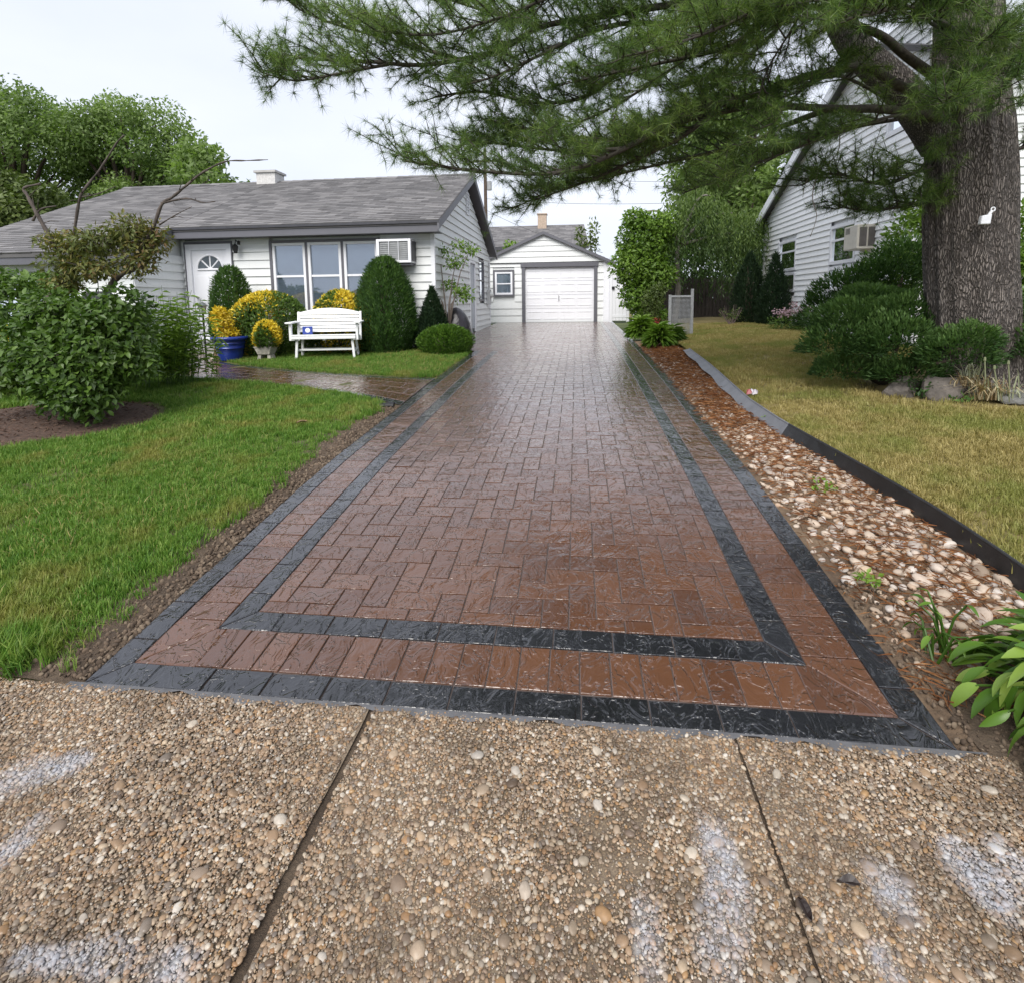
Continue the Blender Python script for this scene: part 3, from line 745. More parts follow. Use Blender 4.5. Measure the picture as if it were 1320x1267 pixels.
def rdens(P):
    p3 = np.c_[P, 0 * P[:, 0]]
    return np.clip(1 - np.clip(fbm(p3, 2.2) + .5 * fbm(p3, 7) - .7, 0, 1) * 1.5, .3, 1) * np.clip(((P[:, 0] - 4.3) ** 2 + (P[:, 1] - 6.4) ** 2 - .9) * 2, 0.05, 1)
scatter_grass('dry_grass', (1.9, 6.5, 2.3, 5.5), 1250, rdens, rl_poly, G2, .7, 1.3, RZ, 24)
scatter_grass('dry_grass', (1.9, 8.5, 5.5, 16.6), 560, rdens, rl_poly, G2, .8, 1.4, RZ, 25)
# gravel bed between the drive and the edging
gy_ = np.linspace(1.93, 13.2, 120); gxe = np.interp(gy_, EC[:, 1], EC[:, 0]); gxe = np.where(gy_ < 2.3, 2.5, gxe); gxe = np.where(gy_ > 11.6, 2.25, gxe)
gu = np.linspace(0, 1, 16)
Xg = XR - .004 + gu[None] * (gxe[:, None] + .03 - XR)
hgt = .0 + .055 * np.clip(gu, 0, 1) ** 1.1
V = np.stack([Xg, np.repeat(gy_[:, None], 16, 1), np.zeros_like(Xg)], -1)
V[..., 2] = zDv(gy_)[:, None] - .02 + hgt[None] + .012 * fbm(V.reshape(-1, 3), 6).reshape(V.shape[:2])
I = np.arange(120 * 16).reshape(120, 16); F = np.stack([I[:-1, :-1], I[:-1, 1:], I[1:, 1:], I[1:, :-1]], -1).reshape(-1, 4)
M_BED = NT('bed_soil')
M_BED.set(base=M_BED.ramp(M_BED.noise(4, 6, rough=.65), [(.28, (.08, .052, .034)), (.5, (.17, .115, .072)), (.72, (.27, .19, .12))]), rough=.9); M_BED.bump(M_BED.noise(40, 6, rough=.7), .9, .03)
gbed = tag(link('gravel_bed', mesh_np('gravel_bed', V.reshape(-1, 3), F, M_BED.m, None, True)), kind='structure')
def bedz(x, y):
    xe = np.interp(y, EC[:, 1], EC[:, 0]); u = np.clip((x - XR) / (xe - XR), 0, 1); return zDv(y) - .02 + .055 * u ** 1.1
def stone_mat():
    t = NT('bed_stone'); r = t.objrnd()
    c = t.ramp(r, [(0, (.22, .165, .12)), (.2, (.38, .30, .225)), (.4, (.52, .44, .36)), (.55, (.38, .26, .17)), (.7, (.56, .51, .46)), (.85, (.30, .26, .23)), (1, (.5, .38, .26))])
    c = t.mix(t.ramp(t.noise(30, 5, rough=.7), [(.45, 0.0), (.8, .6)]), c, (.22, .15, .10))
    t.set(base=c, rough=.75); t.bump(t.noise(50, 5), .5, .006); return t.m
M_STONE = stone_mat()
sp = [pebble_mesh('stone', 60 + k, 1, M_STONE) for k in range(7)]
rg = np.random.default_rng(77); placed = []; tries = 0
while len(placed) < 300 and tries < 20000:
    tries += 1
    y = 2.45 + 2.7 * rg.random() ** 1.1; xe = np.interp(y, EC[:, 1], EC[:, 0]); u = rg.random() ** .7
    x = XR + .05 + u * (xe - XR - .07); s = rg.uniform(.045, .085) if rg.random() < .7 else rg.uniform(.03, .05)
    if fbm(np.array([[x, y, 0]]), 2.6)[0] < -.5 and rg.random() < .8: continue
    if any((x - q[0]) ** 2 + (y - q[1]) ** 2 < ((s + q[2]) * .42) ** 2 for q in placed): continue
    placed.append((x, y, s)); o = link('stone', sp[len(placed) % 7], gbed)
    o.location = (x, y, float(bedz(x, y)) + s * .14); o.rotation_euler = (rg.normal() * .3, rg.normal() * .3, rg.random() * 6.3)
    o.scale = (s * rg.uniform(1, 1.35), s * rg.uniform(.75, 1), s * rg.uniform(.5, .7))
def bed_pts(n, y0, y1, rg, pw=.7):
    y = rg.uniform(y0, y1, n); xe = np.interp(y, EC[:, 1], EC[:, 0]); x = XR + .02 + rg.random(n) ** pw * (xe - XR - .05); return np.c_[x, y, bedz(x, y)]
for (n, y0, y1, a, b, sd) in ((1500, 2.3, 5.4, .014, .05, 81), (1700, 5.0, 9.5, .02, .05, 82), (300, 9.5, 12.5, .02, .045, 83)):
    r2 = np.random.default_rng(sd); P = bed_pts(n, y0, y1, r2); s = r2.uniform(a, b, n); P[:, 2] += s * .1
    o = gn_instances('stones', P, np.stack([r2.normal(size=n) * .3, r2.normal(size=n) * .3, r2.random(n) * 6.3], 1), np.stack([s, s * .8, s * .6], 1), loose('stone_source', pebble_mesh('stone_source', sd, 1, M_STONE)), gbed)
M_NEEDLE_DRY = leaf_mat('dry_needles', [(0, (.13, .045, .016)), (.5, (.25, .10, .035)), (1, (.38, .19, .08))], .7, .1)
chips('pine_needles', 3800, lambda rg, n: bed_pts(n, 2.1, 5.5, rg, .8) + np.array([0, 0, .018]) + np.c_[np.zeros((n, 2)), rg.random(n) * .02], .085, .003, M_NEEDLE_DRY, gbed, 91, .15)
chips('pine_needles', 5200, lambda rg, n: bed_pts(n, 5.5, 12.2, rg, .8) + np.array([0, 0, .02]) + np.c_[np.zeros((n, 2)), rg.random(n) * .02], .11, .006, M_NEEDLE_DRY, gbed, 92, .15)
# street corner dirt under the hosta
sheet('corner_soil', np.linspace(1.43, 4.2, 30), np.linspace(-1.6, 2.45, 40), lambda x, y: zDv(y) - .010 + .05 * np.clip((x - 1.5) / .6, 0, 1), M_SOIL, None, .01, 'structure')

# plastic landscape edging: upright near the street, flopped over towards the drive farther up
M_EDGE = simple('black_plastic', (.018, .018, .019), .42, .3, 10, .004, 25)
M_EDGE_G = simple('sky_sheen_plastic', (.15, .155, .17), .45, .2, 6, .004, 25)  # sky reflection on the flopped black plastic, put in as a paler grey
def edging(name, i0, i1, m, lean0, lean1, parent, w=.165):
    b = MB(); n = i1 - i0; rows = []
    for i in range(i0, i1 + 1):
        f = (i - i0) / n; ln = lean0 + (lean1 - lean0) * f
        p = EC[i]; t = EC[min(i + 1, 39)] - EC[max(i - 1, 0)]; t = t / np.linalg.norm(t); nx = np.array([-t[1], t[0]])   # towards the drive
        zt = float(zG(p[0] + .4, p[1])) + .035
        ww = w + .012 * math.sin(i * 1.3)
        top = np.array([p[0], p[1], zt]); bot = np.array([p[0] + nx[0] * ww * math.sin(ln), p[1] + nx[1] * ww * math.sin(ln), zt - ww * math.cos(ln)])
        o = np.array([nx[0], nx[1], 0]) * .006
        rows.append((top, bot, bot + o, top + o))
    b.add([v for r in rows for v in r], [(4 * i + k, 4 * i + (k + 1) % 4, 4 * i + 4 + (k + 1) % 4, 4 * i + 4 + k) for i in range(n) for k in range(4)] + [(0, 1, 2, 3), (4 * n + 3, 4 * n + 2, 4 * n + 1, 4 * n)])
    b.tube([tuple(r[0] + np.array([0, 0, .004])) for r in rows], .009, 6)
    return b.build(name, m, parent, smooth=False)
ed = thing('garden_edging', 'long plastic lawn edging between the stone bed and the dry lawn', 'edging', (EC[0][0], EC[0][1], 0))
for nm, i0, i1, m, l0, l1 in (('edging_strip', 0, 7, M_EDGE, .05, .12), ('edging_strip', 7, 12, M_EDGE, .12, .55), ('edging_strip', 12, 33, M_EDGE_G, .57, 1.35)):
    o = edging(nm, i0, i1, m, l0, l1, ed, .12 if m is M_EDGE_G else .165); o.matrix_parent_inverse = Matrix.Translation((-EC[0][0], -EC[0][1], 0))
    if m is M_EDGE_G: o['label'] = 'flattened end of the edging, sky sheen painted in as pale grey'

# ================================================================== BUILDINGS
def paint(name, col, rough=.5, dirt=.12):
    t = NT(name); n1 = t.noise(1.1, 5); n2 = t.noise(9, 5, rough=.65, stretch=(1, 1, .18))
    d = tuple(c * (1 - dirt) for c in col)
    c = t.mix(t.ramp(n1, [(.4, 0.0), (.75, .8)]), col, d)
    c = t.mix(t.ramp(n2, [(.55, 0.0), (.8, .45)]), c, tuple(x * .72 for x in col))
    c = t.mix(t.math('MULTIPLY', t.objrnd(), .22), c, tuple(x * .88 for x in col))
    t.set(base=c, rough=rough); return t.m
M_SIDE = paint('white_siding', (.76, .78, .78))
M_SIDE2 = paint('neighbour_siding', (.90, .91, .92), dirt=.04)
M_TRIM = paint('white_trim', (.82, .83, .87), .4, .06)
M_GREY = paint('grey_trim', (.125, .125, .145), .5, .2)
M_DGREY = simple('dark_trim', (.045, .045, .055), .5, .2)
M_BLIND = simple('window_blind', (.50, .52, .57), .7, .06, 3)
M_DARKIN = simple('dark_room', (.02, .022, .025), .6, .2)  # near-black colour standing in for the unlit room behind the glass
M_BLACKMETAL = simple('black_metal', (.012, .012, .013), .4, .2, 20)
M_STEEL = simple('dull_steel', (.45, .45, .44), .35, .15, 20, metal=1.0)
def glass_mat(name, tint=(.55, .6, .65)):
    t = NT(name); t.t.nodes.remove(t.p)
    g = t.n('ShaderNodeBsdfGlossy'); g.inputs['Roughness'].default_value = .03; g.inputs['Color'].default_value = (.9, .95, 1, 1)
    tr = t.n('ShaderNodeBsdfTransparent'); tr.inputs['Color'].default_value = (*tint, 1)
    lw = t.n('ShaderNodeFresnel'); lw.inputs['IOR'].default_value = 1.52
    f = t.math('ADD', t.math('MULTIPLY', lw.outputs[0], 1.1), .10)
    mx = t.n('ShaderNodeMixShader'); t.l(f, mx.inputs[0]); t.l(tr.outputs[0], mx.inputs[1]); t.l(g.outputs[0], mx.inputs[2]); t.l(mx.outputs[0], t.out.inputs[0]); return t.m
M_GLASS = glass_mat('window_glass', (.82, .86, .9))
def shingle_mat(name, stops):
    t = NT(name); c = t.ramp(t.math('ADD', t.math('MULTIPLY', t.attr(), .6), t.math('MULTIPLY', t.noise(.7, 5), .4)), stops)
    c = t.mix(t.ramp(t.noise(2.2, 5, stretch=(1.5, .3, .3)), [(.55, 0.0), (.8, .5)]), c, (.06, .055, .055))
    t.set(base=c, rough=.85); t.bump(t.noise(180, 3), .5, .004); return t.m
M_ROOF = shingle_mat('grey_shingles', [(.15, (.095, .092, .094)), (.5, (.15, .145, .147)), (.85, (.22, .212, .212))])

def plank_wall(parent, m, o, ux, L, z0, z1, exp, openings=(), clip=None, nrm=None, name='siding_plank'):
    """lapped siding: o origin (x,y), ux unit direction along wall, nrm outward normal; clip(z)->(ua,ub)"""
    z = z0
    while z < z1 - .01:
        zt = min(z + exp, z1)
        ua, ub = (0, L); uta, utb = (0, L)
        if clip: (ua, ub), (uta, utb) = clip(z), clip(zt)
        cuts = []
        for (a, b, c, d) in openings:
            if c < zt - .01 and d > z + .01: cuts.append((a, b))
        cuts.sort(); seg = []; cur = ua; first = True
        for a, b in cuts:
            if a > cur + .02: seg.append((cur, min(a, ub), cur == ua, False))
            cur = max(cur, b)
        if cur < ub - .02: seg.append((cur, ub, cur == ua, True))
        for a, b, la, lb in seg:
            ta = uta if la else a; tb = utb if lb else b
            if tb - ta < .01: tb = ta + .01
            P = []
            for (u, zz, off) in ((a, z, 0), (b, z, 0), (b, z, .032), (a, z, .032), (ta, zt, 0), (tb, zt, 0), (tb, zt, .004), (ta, zt, .004)):
                P.append(Vector((o[0] + ux[0] * u + nrm[0] * off, o[1] + ux[1] * u + nrm[1] * off, zz)))
            c = sum(P, Vector()) / 8; b_ = MB(); b_.hexa([p - c for p in P]); q = b_.build(name, m, parent); q.location = c
        z += exp
def local_frame(o, ux, nrm): return lambda u, d, z: Vector((o[0] + ux[0] * u + nrm[0] * d, o[1] + ux[1] * u + nrm[1] * d, z))
def fbox(F, u0, u1, d0, d1, z0, z1, b):
    b.hexa([F(u0, d0, z0), F(u1, d0, z0), F(u1, d1, z0), F(u0, d1, z0), F(u0, d0, z1), F(u1, d0, z1), F(u1, d1, z1), F(u0, d1, z1)])
def window(parent, F, u0, u1, z0, z1, rail=None, frame=M_TRIM, fw=.05, blind_or_dark=M_BLIND, name='window', dep=.03, casing=None):
    b = MB()
    for a in ((u0, u0 + fw, z0, z1), (u1 - fw, u1, z0, z1)): fbox(F, a[0], a[1], -.06, dep, a[2], a[3], b)
    for a in ((z0, z0 + fw), (z1 - fw, z1)): fbox(F, u0 + fw, u1 - fw, -.06, dep - .004, a[0], a[1], b)
    w = b.build(name, frame, parent)
    def sub(nm, m, bb): return bb.build(nm, m, w)
    b = MB(); fbox(F, u0 + fw, u1 - fw, -.016, -.010, z0 + fw, z1 - fw, b); sub('pane', M_GLASS, b)
    if rail:
        b = MB(); fbox(F, u0 + fw, u1 - fw, -.03, .012, rail - .022, rail + .022, b); sub('sash_rail', frame, b)
    b = MB(); fbox(F, u0 + fw, u1 - fw, -.055, -.045, z0 + fw, z1 - fw, b); sub('blind_or_dark', blind_or_dark, b)  # a blind or curtain, else the flat dark sheet that stands for an unlit room
    if casing:
        b = MB(); c = casing
        for (a0_, a1_, zz0, zz1) in ((u0 - c, u0 - .001, z0 - c, z1 + c), (u1 + .001, u1 + c, z0 - c, z1 + c), (u0, u1, z1 + .001, z1 + c), (u0, u1, z0 - c, z0 - .001)): fbox(F, a0_, a1_, .0, dep + .012, zz0, zz1, b)
        sub('casing', M_GREY, b)
    return w
def shingle_slope(parent, m, P00, P10, P01, P11, exp=.14, wid=.31, name='shingles', seed=0, th=.014):
    """P00-P10 eave, P01-P11 ridge"""
    P00, P10, P01, P11 = map(Vector, (P00, P10, P01, P11)); n = (P10 - P00).cross(P01 - P00).normalized()
    rows = max(1, int((P01 - P00).length / exp)); b = MB(); rg = np.random.default_rng(seed)
    for r in range(rows):
        v0, v1 = r / rows, min(1, (r + 1.15) / rows); A0, B0 = P00.lerp(P01, v0), P10.lerp(P11, v0); A1, B1 = P00.lerp(P01, v1), P10.lerp(P11, v1)
        k = max(1, int((B0 - A0).length / wid)); off = (r % 2) * .5 + rg.random() * .2
        e = [0] + [min(1, max(0, (i + off) / k)) for i in range(1, k)] + [1]
        for i in range(len(e) - 1):
            if e[i + 1] - e[i] < .002: continue
            h = th + rg.random() * .006; g = .003 / max(.3, (B0 - A0).length)
            a, c = e[i] + g, e[i + 1] - g
            p = [A0.lerp(B0, a), A0.lerp(B0, c), A1.lerp(B1, c), A1.lerp(B1, a)]
            j = rg.normal() * .006 * (P01 - P00).normalized()
            b.hexa([p[0] + j, p[1] + j, p[2], p[3], p[0] + j + n * h, p[1] + j + n * h, p[2] + n * .003, p[3] + n * .003], rg.random())
    o = b.build(name, m, parent, attr=True); o['kind'] = 'stuff'; return o

# ------------------------------------------------------------------ the white ranch house
house = thing('house', 'white ranch house with grey shingle roof and white front door beside the drive', 'house', (-8, 15, .6)); HI = Matrix.Translation((8, -15, -.6))
def hp(o): o.matrix_parent_inverse = HI; return o
def part(name): o = bpy.data.objects.new(name, None); return o
HXR, HYF, HYB, HXL = -3.03, 11.5, 19.0, -13.1
WXR, WYF = -8.82, 10.05
RY, RZ_ = 15.2, 5.08; SL = (5.08 - 3.28) / (15.2 - 11.1)
def roofz(y): return 3.28 + (y - 11.1) * SL if y <= RY else RZ_ - (y - RY) * SL
b = MB()   # wall core
def prism(b, poly, z0, z1):
    n = len(poly); b.add([(x, y, z0) for x, y in poly] + [(x, y, z1) for x, y in poly], [tuple(range(n - 1, -1, -1)), tuple(range(n, 2 * n))] + [(i, (i + 1) % n, n + (i + 1) % n, n + i) for i in range(n)])
prism(b, [(HXL, WYF + .06), (WXR - .06, WYF + .06), (WXR - .06, HYF + .06), (HXR - .06, HYF + .06), (HXR - .06, HYB), (HXL, HYB)], .35, 2.62)
prism(b, [(HXL, HYF + .06), (HXR - .06, HYF + .06), (HXR - .06, HYB), (HXL, HYB)], 2.62, 3.12)
b.add([(HXR - .06, HYF + .06, 3.12), (HXR - .06, HYB, 3.12), (HXR - .06, RY, roofz(RY) - .14), (HXR - .4, HYF + .06, 3.12), (HXR - .4, HYB, 3.12), (HXR - .4, RY, roofz(RY) - .14)], [(0, 1, 2), (5, 4, 3), (0, 2, 5, 3), (1, 4, 5, 2), (0, 3, 4, 1)])
wall = hp(b.build('wall', M_SIDE, house))
F1 = local_frame((WXR, HYF), (1, 0), (0, -1)); L1 = HXR - WXR
u = lambda x: x - WXR
DO = (u(-8.74), u(-7.62), .8, 2.98); WO = (u(-6.72), u(-4.19), 1.30, 3.0); AO = (u(-4.16), u(-3.42), 2.44, 2.92)
plank_wall(wall, M_SIDE, (WXR, HYF), (1, 0), L1, .62, 3.08, .178, [DO, WO, AO], None, (0, -1))
plank_wall(wall, M_SIDE, (WXR, WYF), (0, 1), HYF - WYF - .02, .56, 2.7, .178, (), lambda z: (max(0, (z - (roofz(WYF) - .2)) / SL) if z > roofz(WYF) - .2 else 0, HYF - WYF - .02), (1, 0))
b = MB(); b.add([(WXR - .06, WYF + .06, 2.6), (WXR - .06, HYF, 2.6), (WXR - .06, HYF, roofz(HYF) - .1), (WXR - .06, WYF + .06, roofz(WYF) - .1), (WXR - .3, WYF + .06, 2.6), (WXR - .3, HYF, 2.6), (WXR - .3, HYF, roofz(HYF) - .1), (WXR - .3, WYF + .06, roofz(WYF) - .1)], [(0, 1, 2, 3), (7, 6, 5, 4), (0, 4, 5, 1), (1, 5, 6, 2), (2, 6, 7, 3), (3, 7, 4, 0)])
b.build('return_wall', M_SIDE, wall)
FW = local_frame((HXL, WYF), (1, 0), (0, -1)); LW = WXR - HXL
WW = (HXL - HXL + 1.1, LW - 1.25, 1.35, 2.25)
plank_wall(wall, M_SIDE, (HXL, WYF), (1, 0), LW, .55, 2.55, .178, [WW], None, (0, -1))
# gable wall towards the drive
def gclip(z):
    lo = 3.12
    if z <= lo: return (0, HYB - HYF)
    d = (z - lo) / SL; return (min(d, RY - HYF - .02), max((HYB - HYF) - (z - lo) / SL * ((HYB - RY) / (RY - HYF)), RY - HYF + .02))
GD = (15.30 - HYF, 16.22 - HYF, .72, 2.78); GW = (16.86 - HYF, 17.78 - HYF, 1.62, 2.92)
plank_wall(wall, M_SIDE, (HXR, HYF), (0, 1), HYB - HYF, .66, 4.72, .178, [GD, GW], gclip, (1, 0))
for a_, b_ in (((HXR - .05, HYF - .03, .6), (HXR + .034, HYF + .05, 3.08)), ((HXR - .05, HYB - .06, .7), (HXR + .034, HYB + .01, 3.1))):
    b = MB(); b.span(a_, b_); b.build('corner_board', M_TRIM, wall)
b = MB(); b.span((WXR - .02, HYF - .3, .3), (HXR + .0, HYF + .02, .60)); b.build('footing', simple('concrete_footing', (.3, .29, .27), .8), wall)
# roof: two slopes, the front one reaching lower over the left wing
RX0, RX1 = HXL - .25, HXR + .25
roof = MB()
def slab(b, P, th=.09):
    P = [Vector(p) for p in P]; b.hexa([p - Vector((0, 0, th)) for p in P] + P)
slab(roof, [(RX0, 9.72, roofz(9.72)), (-8.72, 9.72, roofz(9.72)), (-8.72, RY, RZ_), (RX0, RY, RZ_)])
slab(roof, [(-8.72, 11.08, roofz(11.08)), (RX1, 11.08, roofz(11.08)), (RX1, RY, RZ_), (-8.72, RY, RZ_)])
slab(roof, [(RX0, RY, RZ_), (RX1, RY, RZ_), (RX1, 19.35, roofz(19.35)), (RX0, 19.35, roofz(19.35))])
rf = hp(roof.build('roof', M_ROOF, house))
shingle_slope(rf, M_ROOF, (-8.70, 11.06, roofz(11.06) + .002), (RX1 - .01, 11.06, roofz(11.06) + .002), (-8.70, RY, RZ_ + .002), (RX1 - .01, RY, RZ_ + .002), seed=1)
shingle_slope(rf, M_ROOF, (RX0 + .01, 9.70, roofz(9.70) + .002), (-8.71, 9.70, roofz(9.70) + .002), (RX0 + .01, RY, RZ_ + .002), (-8.71, RY, RZ_ + .002), seed=2)
b = MB()
for i in range(34):
    x0 = RX0 + i * (RX1 - RX0) / 34; b.add([(x0, RY - .14, RZ_ - .035), (x0 + .33, RY - .14, RZ_ - .04), (x0 + .33, RY, RZ_ + .03), (x0, RY, RZ_ + .04), (x0 + .33, RY + .14, RZ_ - .04), (x0, RY + .14, RZ_ - .035)], [(0, 1, 2, 3), (3, 2, 4, 5)], RNG.random())
q = b.build('ridge_cap', M_ROOF, rf, attr=True)
b = MB(); b.span((-8.73, 11.10, 3.04), (RX1 - .03, 11.15, 3.25)); hp(b.build('fascia', M_GREY, house))
b = MB(); b.span((-8.73, 11.055, 3.215), (RX1, 11.098, 3.265)); hp(b.build('drip_edge', M_DGREY, house))
b = MB(); b.span((WXR, 11.152, 3.05), (HXR + .2, 11.56, 3.065)); hp(b.build('soffit', M_GREY, house))
b = MB(); b.span((RX0, 9.74, roofz(9.74) - .24), (-8.74, 9.78, roofz(9.74) - .03)); hp(b.build('fascia', M_GREY, house))
def rake(x0, x1, ya, yb, top, h, m, name):
    b = MB(); za, zb = roofz(ya) - top, roofz(yb) - top
    b.hexa([(x0, ya, za - h), (x1, ya, za - h), (x1, yb, zb - h), (x0, yb, zb - h), (x0, ya, za), (x1, ya, za), (x1, yb, zb), (x0, yb, zb)]); return hp(b.build(name, m, house))
rake(-8.75, -8.70, 9.74, 11.08, .03, .22, M_GREY, 'rake_board')
rake(RX1 - .04, RX1 + .002, 11.06, RY, .012, .17, M_GREY, 'rake_board'); rake(RX1 - .04, RX1 + .002, RY, 19.36, .012, .17, M_GREY, 'rake_board')
rake(HXR - .02, RX1 - .045, 11.5, RY, .10, .02, M_GREY, 'rake_soffit'); rake(HXR - .02, RX1 - .045, RY, 19.3, .10, .02, M_GREY, 'rake_soffit')
rake(RX0, RX0 + .04, 9.74, RY, .012, .17, M_GREY, 'rake_board')
# gable louvre
b = MB(); Fg = local_frame((HXR, HYF), (0, 1), (1, 0))
gc, gz = 15.2 - HYF, 4.30
for (du, dz, s_) in ((-.16, 0, 1), (.16, 0, 1)): fbox(Fg, gc + du - .025, gc + du + .025, .0, .05, gz - .3, gz + .3, b)
fbox(Fg, gc - .135, gc + .135, 0, .046, gz - .3, gz - .26, b); fbox(Fg, gc - .135, gc + .135, 0, .046, gz + .26, gz + .3, b)
gv = hp(b.build('gable_vent', M_TRIM, house))
for k in range(6):
    b = MB(); z = gz - .24 + k * .085; b.hexa([Fg(gc - .135, .0, z + .03), Fg(gc + .135, .0, z + .03), Fg(gc + .135, .04, z), Fg(gc - .135, .04, z), Fg(gc - .135, .0, z + .05), Fg(gc + .135, .0, z + .05), Fg(gc + .135, .04, z + .02), Fg(gc - .135, .04, z + .02)]); b.build('louvre', M_TRIM, gv)
# front door
b = MB()
for a in ((-8.72, -8.60), (-7.74, -7.62)): fbox(F1, u(a[0]), u(a[1]), -.05, .05, .82, 2.95, b)
fbox(F1, u(-8.60), u(-7.74), -.05, .046, 2.83, 2.95, b); fbox(F1, u(-8.60), u(-7.74), -.05, .09, .78, .84, b)
door = hp(b.build('front_door', M_TRIM, house))
b = MB()
for a in ((-8.745, -8.722), (-7.618, -7.595)): fbox(F1, u(a[0]), u(a[1]), -.03, .06, .80, 3.0, b)
fbox(F1, u(-8.722), u(-7.618), -.03, .058, 2.952, 3.0, b); b.build('casing', M_GREY, door)
b = MB(); fbox(F1, u(-8.60), u(-7.74), -.045, .0, .84, 2.83, b)
for (xa, xb, za, zb) in ((-8.50, -8.22, 1.0, 1.55), (-8.12, -7.84, 1.0, 1.55), (-8.50, -8.22, 1.65, 2.25), (-8.12, -7.84, 1.65, 2.25)):
    fbox(F1, u(xa), u(xb), .0, .012, za, zb, b)
b.build('door_panel', M_TRIM, door)
fc, fz, fr = -8.17, 2.40, .29
for k in range(4):
    b = MB(); a0_, a1_ = math.pi * k / 4 + .07, math.pi * (k + 1) / 4 - .07; n = 7
    arc = [(fc + fr * math.cos(a0_ + (a1_ - a0_) * i / n), fz + fr * math.sin(a0_ + (a1_ - a0_) * i / n)) for i in range(n + 1)]
    am = (a0_ + a1_) / 2; arc = [(fc + .05 * math.cos(am), fz + .05 * math.sin(am) * .8 + .01)] + arc
    k_ = len(arc); b.add([F1(u(x), .002, z) for x, z in arc] + [F1(u(x), .010, z) for x, z in arc], [tuple(range(k_ - 1, -1, -1)), tuple(range(k_, 2 * k_))] + [(i, (i + 1) % k_, k_ + (i + 1) % k_, k_ + i) for i in range(k_)])
    b.build('fanlight_pane', simple('fanlight_glass', (.10, .12, .14), .12, .2) if k == 0 else bpy.data.materials['fanlight_glass'], door)
b = MB(); b.tube([F1(u(fc + (fr + .02) * math.cos(math.pi * i / 12)), .012, fz + (fr + .02) * math.sin(math.pi * i / 12)) for i in range(13)], .018, 6); b.tube([F1(u(fc - fr - .02), .012, fz - .01), F1(u(fc + fr + .02), .012, fz - .01)], .018, 6); b.build('fanlight_frame', M_TRIM, door)
b = MB(); b.tube([F1(u(-8.52), .0, 1.78), F1(u(-8.52), .07, 1.78), F1(u(-8.44), .075, 1.76)], .018, 8); b.lathe([(.0, -.01), (.032, -.01), (.032, .012), (0, .012)], 12, F1(u(-8.52), .02, 1.78)); b.build('handle', M_STEEL, door)
b = MB(); fbox(F1, u(-8.9 + .1), u(-7.5), .02, .9, .5, .68, b); hp(b.build('door_step', simple('grey_step', (.28, .27, .26), .8, .2), house))
# triple window
for (xa, xb) in ((-6.66, -5.90), (-5.84, -5.08), (-5.02, -4.26)):
    w = window(house, F1, u(xa), u(xb), 1.36, 2.93, 2.21, M_TRIM, .055); hp(w)
b = MB(); fbox(F1, u(-6.72), u(-6.662), 0, .05, 1.30, 2.99, b); fbox(F1, u(-4.258), u(-4.20), 0, .05, 1.30, 2.99, b); fbox(F1, u(-6.66), u(-4.26), 0, .048, 2.932, 2.99, b); fbox(F1, u(-6.74), u(-4.18), 0, .08, 1.27, 1.298, b)
for xa in (-5.898, -5.078): fbox(F1, u(xa), u(xa + .056), 0, .036, 1.30, 2.93, b)
hp(b.build('window_casing', M_GREY, house))
w = window(house, FW, WW[0], WW[1], WW[2], WW[3], None, M_TRIM, .06); hp(w)
# side door and side window on the gable wall
b = MB(); fbox(Fg, GD[0], GD[0] + .07, -.03, .04, GD[2], GD[3], b); fbox(Fg, GD[1] - .07, GD[1], -.03, .04, GD[2], GD[3], b); fbox(Fg, GD[0] + .07, GD[1] - .07, -.03, .036, GD[3] - .07, GD[3], b)
sd = hp(b.build('side_door', M_TRIM, house))
b = MB(); fbox(Fg, GD[0] + .07, GD[1] - .07, -.03, .0, GD[2] + .1, GD[3] - .07, b); b.build('door_panel', simple('blue_grey_door', (.34, .38, .44), .35, .1), sd)
b = MB(); b.lathe([(0, -.02), (.03, -.02), (.03, .02), (0, .02)], 10, Fg(GD[0] + .15, .05, 1.65)); b.build('handle', M_STEEL, sd)
w = window(house, Fg, GW[0], GW[1], GW[2], GW[3], (GW[2] + GW[3]) / 2, M_GREY, .06, M_DARKIN); hp(w)
# chimney
b = MB(); b.span((-9.02, 14.95, 4.7), (-8.46, 15.45, 5.30)); ch = hp(b.build('chimney', simple('whitewashed_brick', (.55, .54, .53), .8, .2, 20, .006, 40), rf))
ch.parent = rf; ch.matrix_parent_inverse = Matrix.Identity(4)
b = MB(); b.span((-9.07, 14.90, 5.302), (-8.41, 15.50, 5.36)); b.build('chimney_cap', simple('concrete_cap', (.42, .41, .40), .8), rf)

# things fixed to the house
ac = thing('air_conditioner', 'white air conditioner with three grilles through the front wall of the ranch house', 'air conditioner', (-3.79, 11.15, 2.43))
b = MB(); X0, X1 = -.37, .37
b.span((X0, 0, 0), (X0 + .06, .42, .49)); b.span((X1 - .06, 0, 0), (X1, .42, .49)); b.span((X0 + .06, 0, 0), (X1 - .06, .42, .05)); b.span((X0 + .06, 0, .44), (X1 - .06, .42, .49))
b.build('sleeve', M_TRIM, ac, bevel=.006)
for k in range(3):
    xa = X0 + .065 + k * .205; gb = MB()
    for s_ in range(9): gb.span((xa + .01, .02, .065 + s_ * .041), (xa + .19, .05, .088 + s_ * .041))
    gb.span((xa, .05, .052), (xa + .20, .07, .438)); g_ = gb.build('grille', simple('grey_grille', (.36, .37, .38), .5) if k == 0 else bpy.data.materials['grey_grille'], ac)
b = MB(); b.span((X0 + .266, -.004, .05), (X0 + .276, .02, .44)); b.span((X0 + .470, -.004, .05), (X0 + .480, .02, .44)); b.build('divider', M_TRIM, ac)
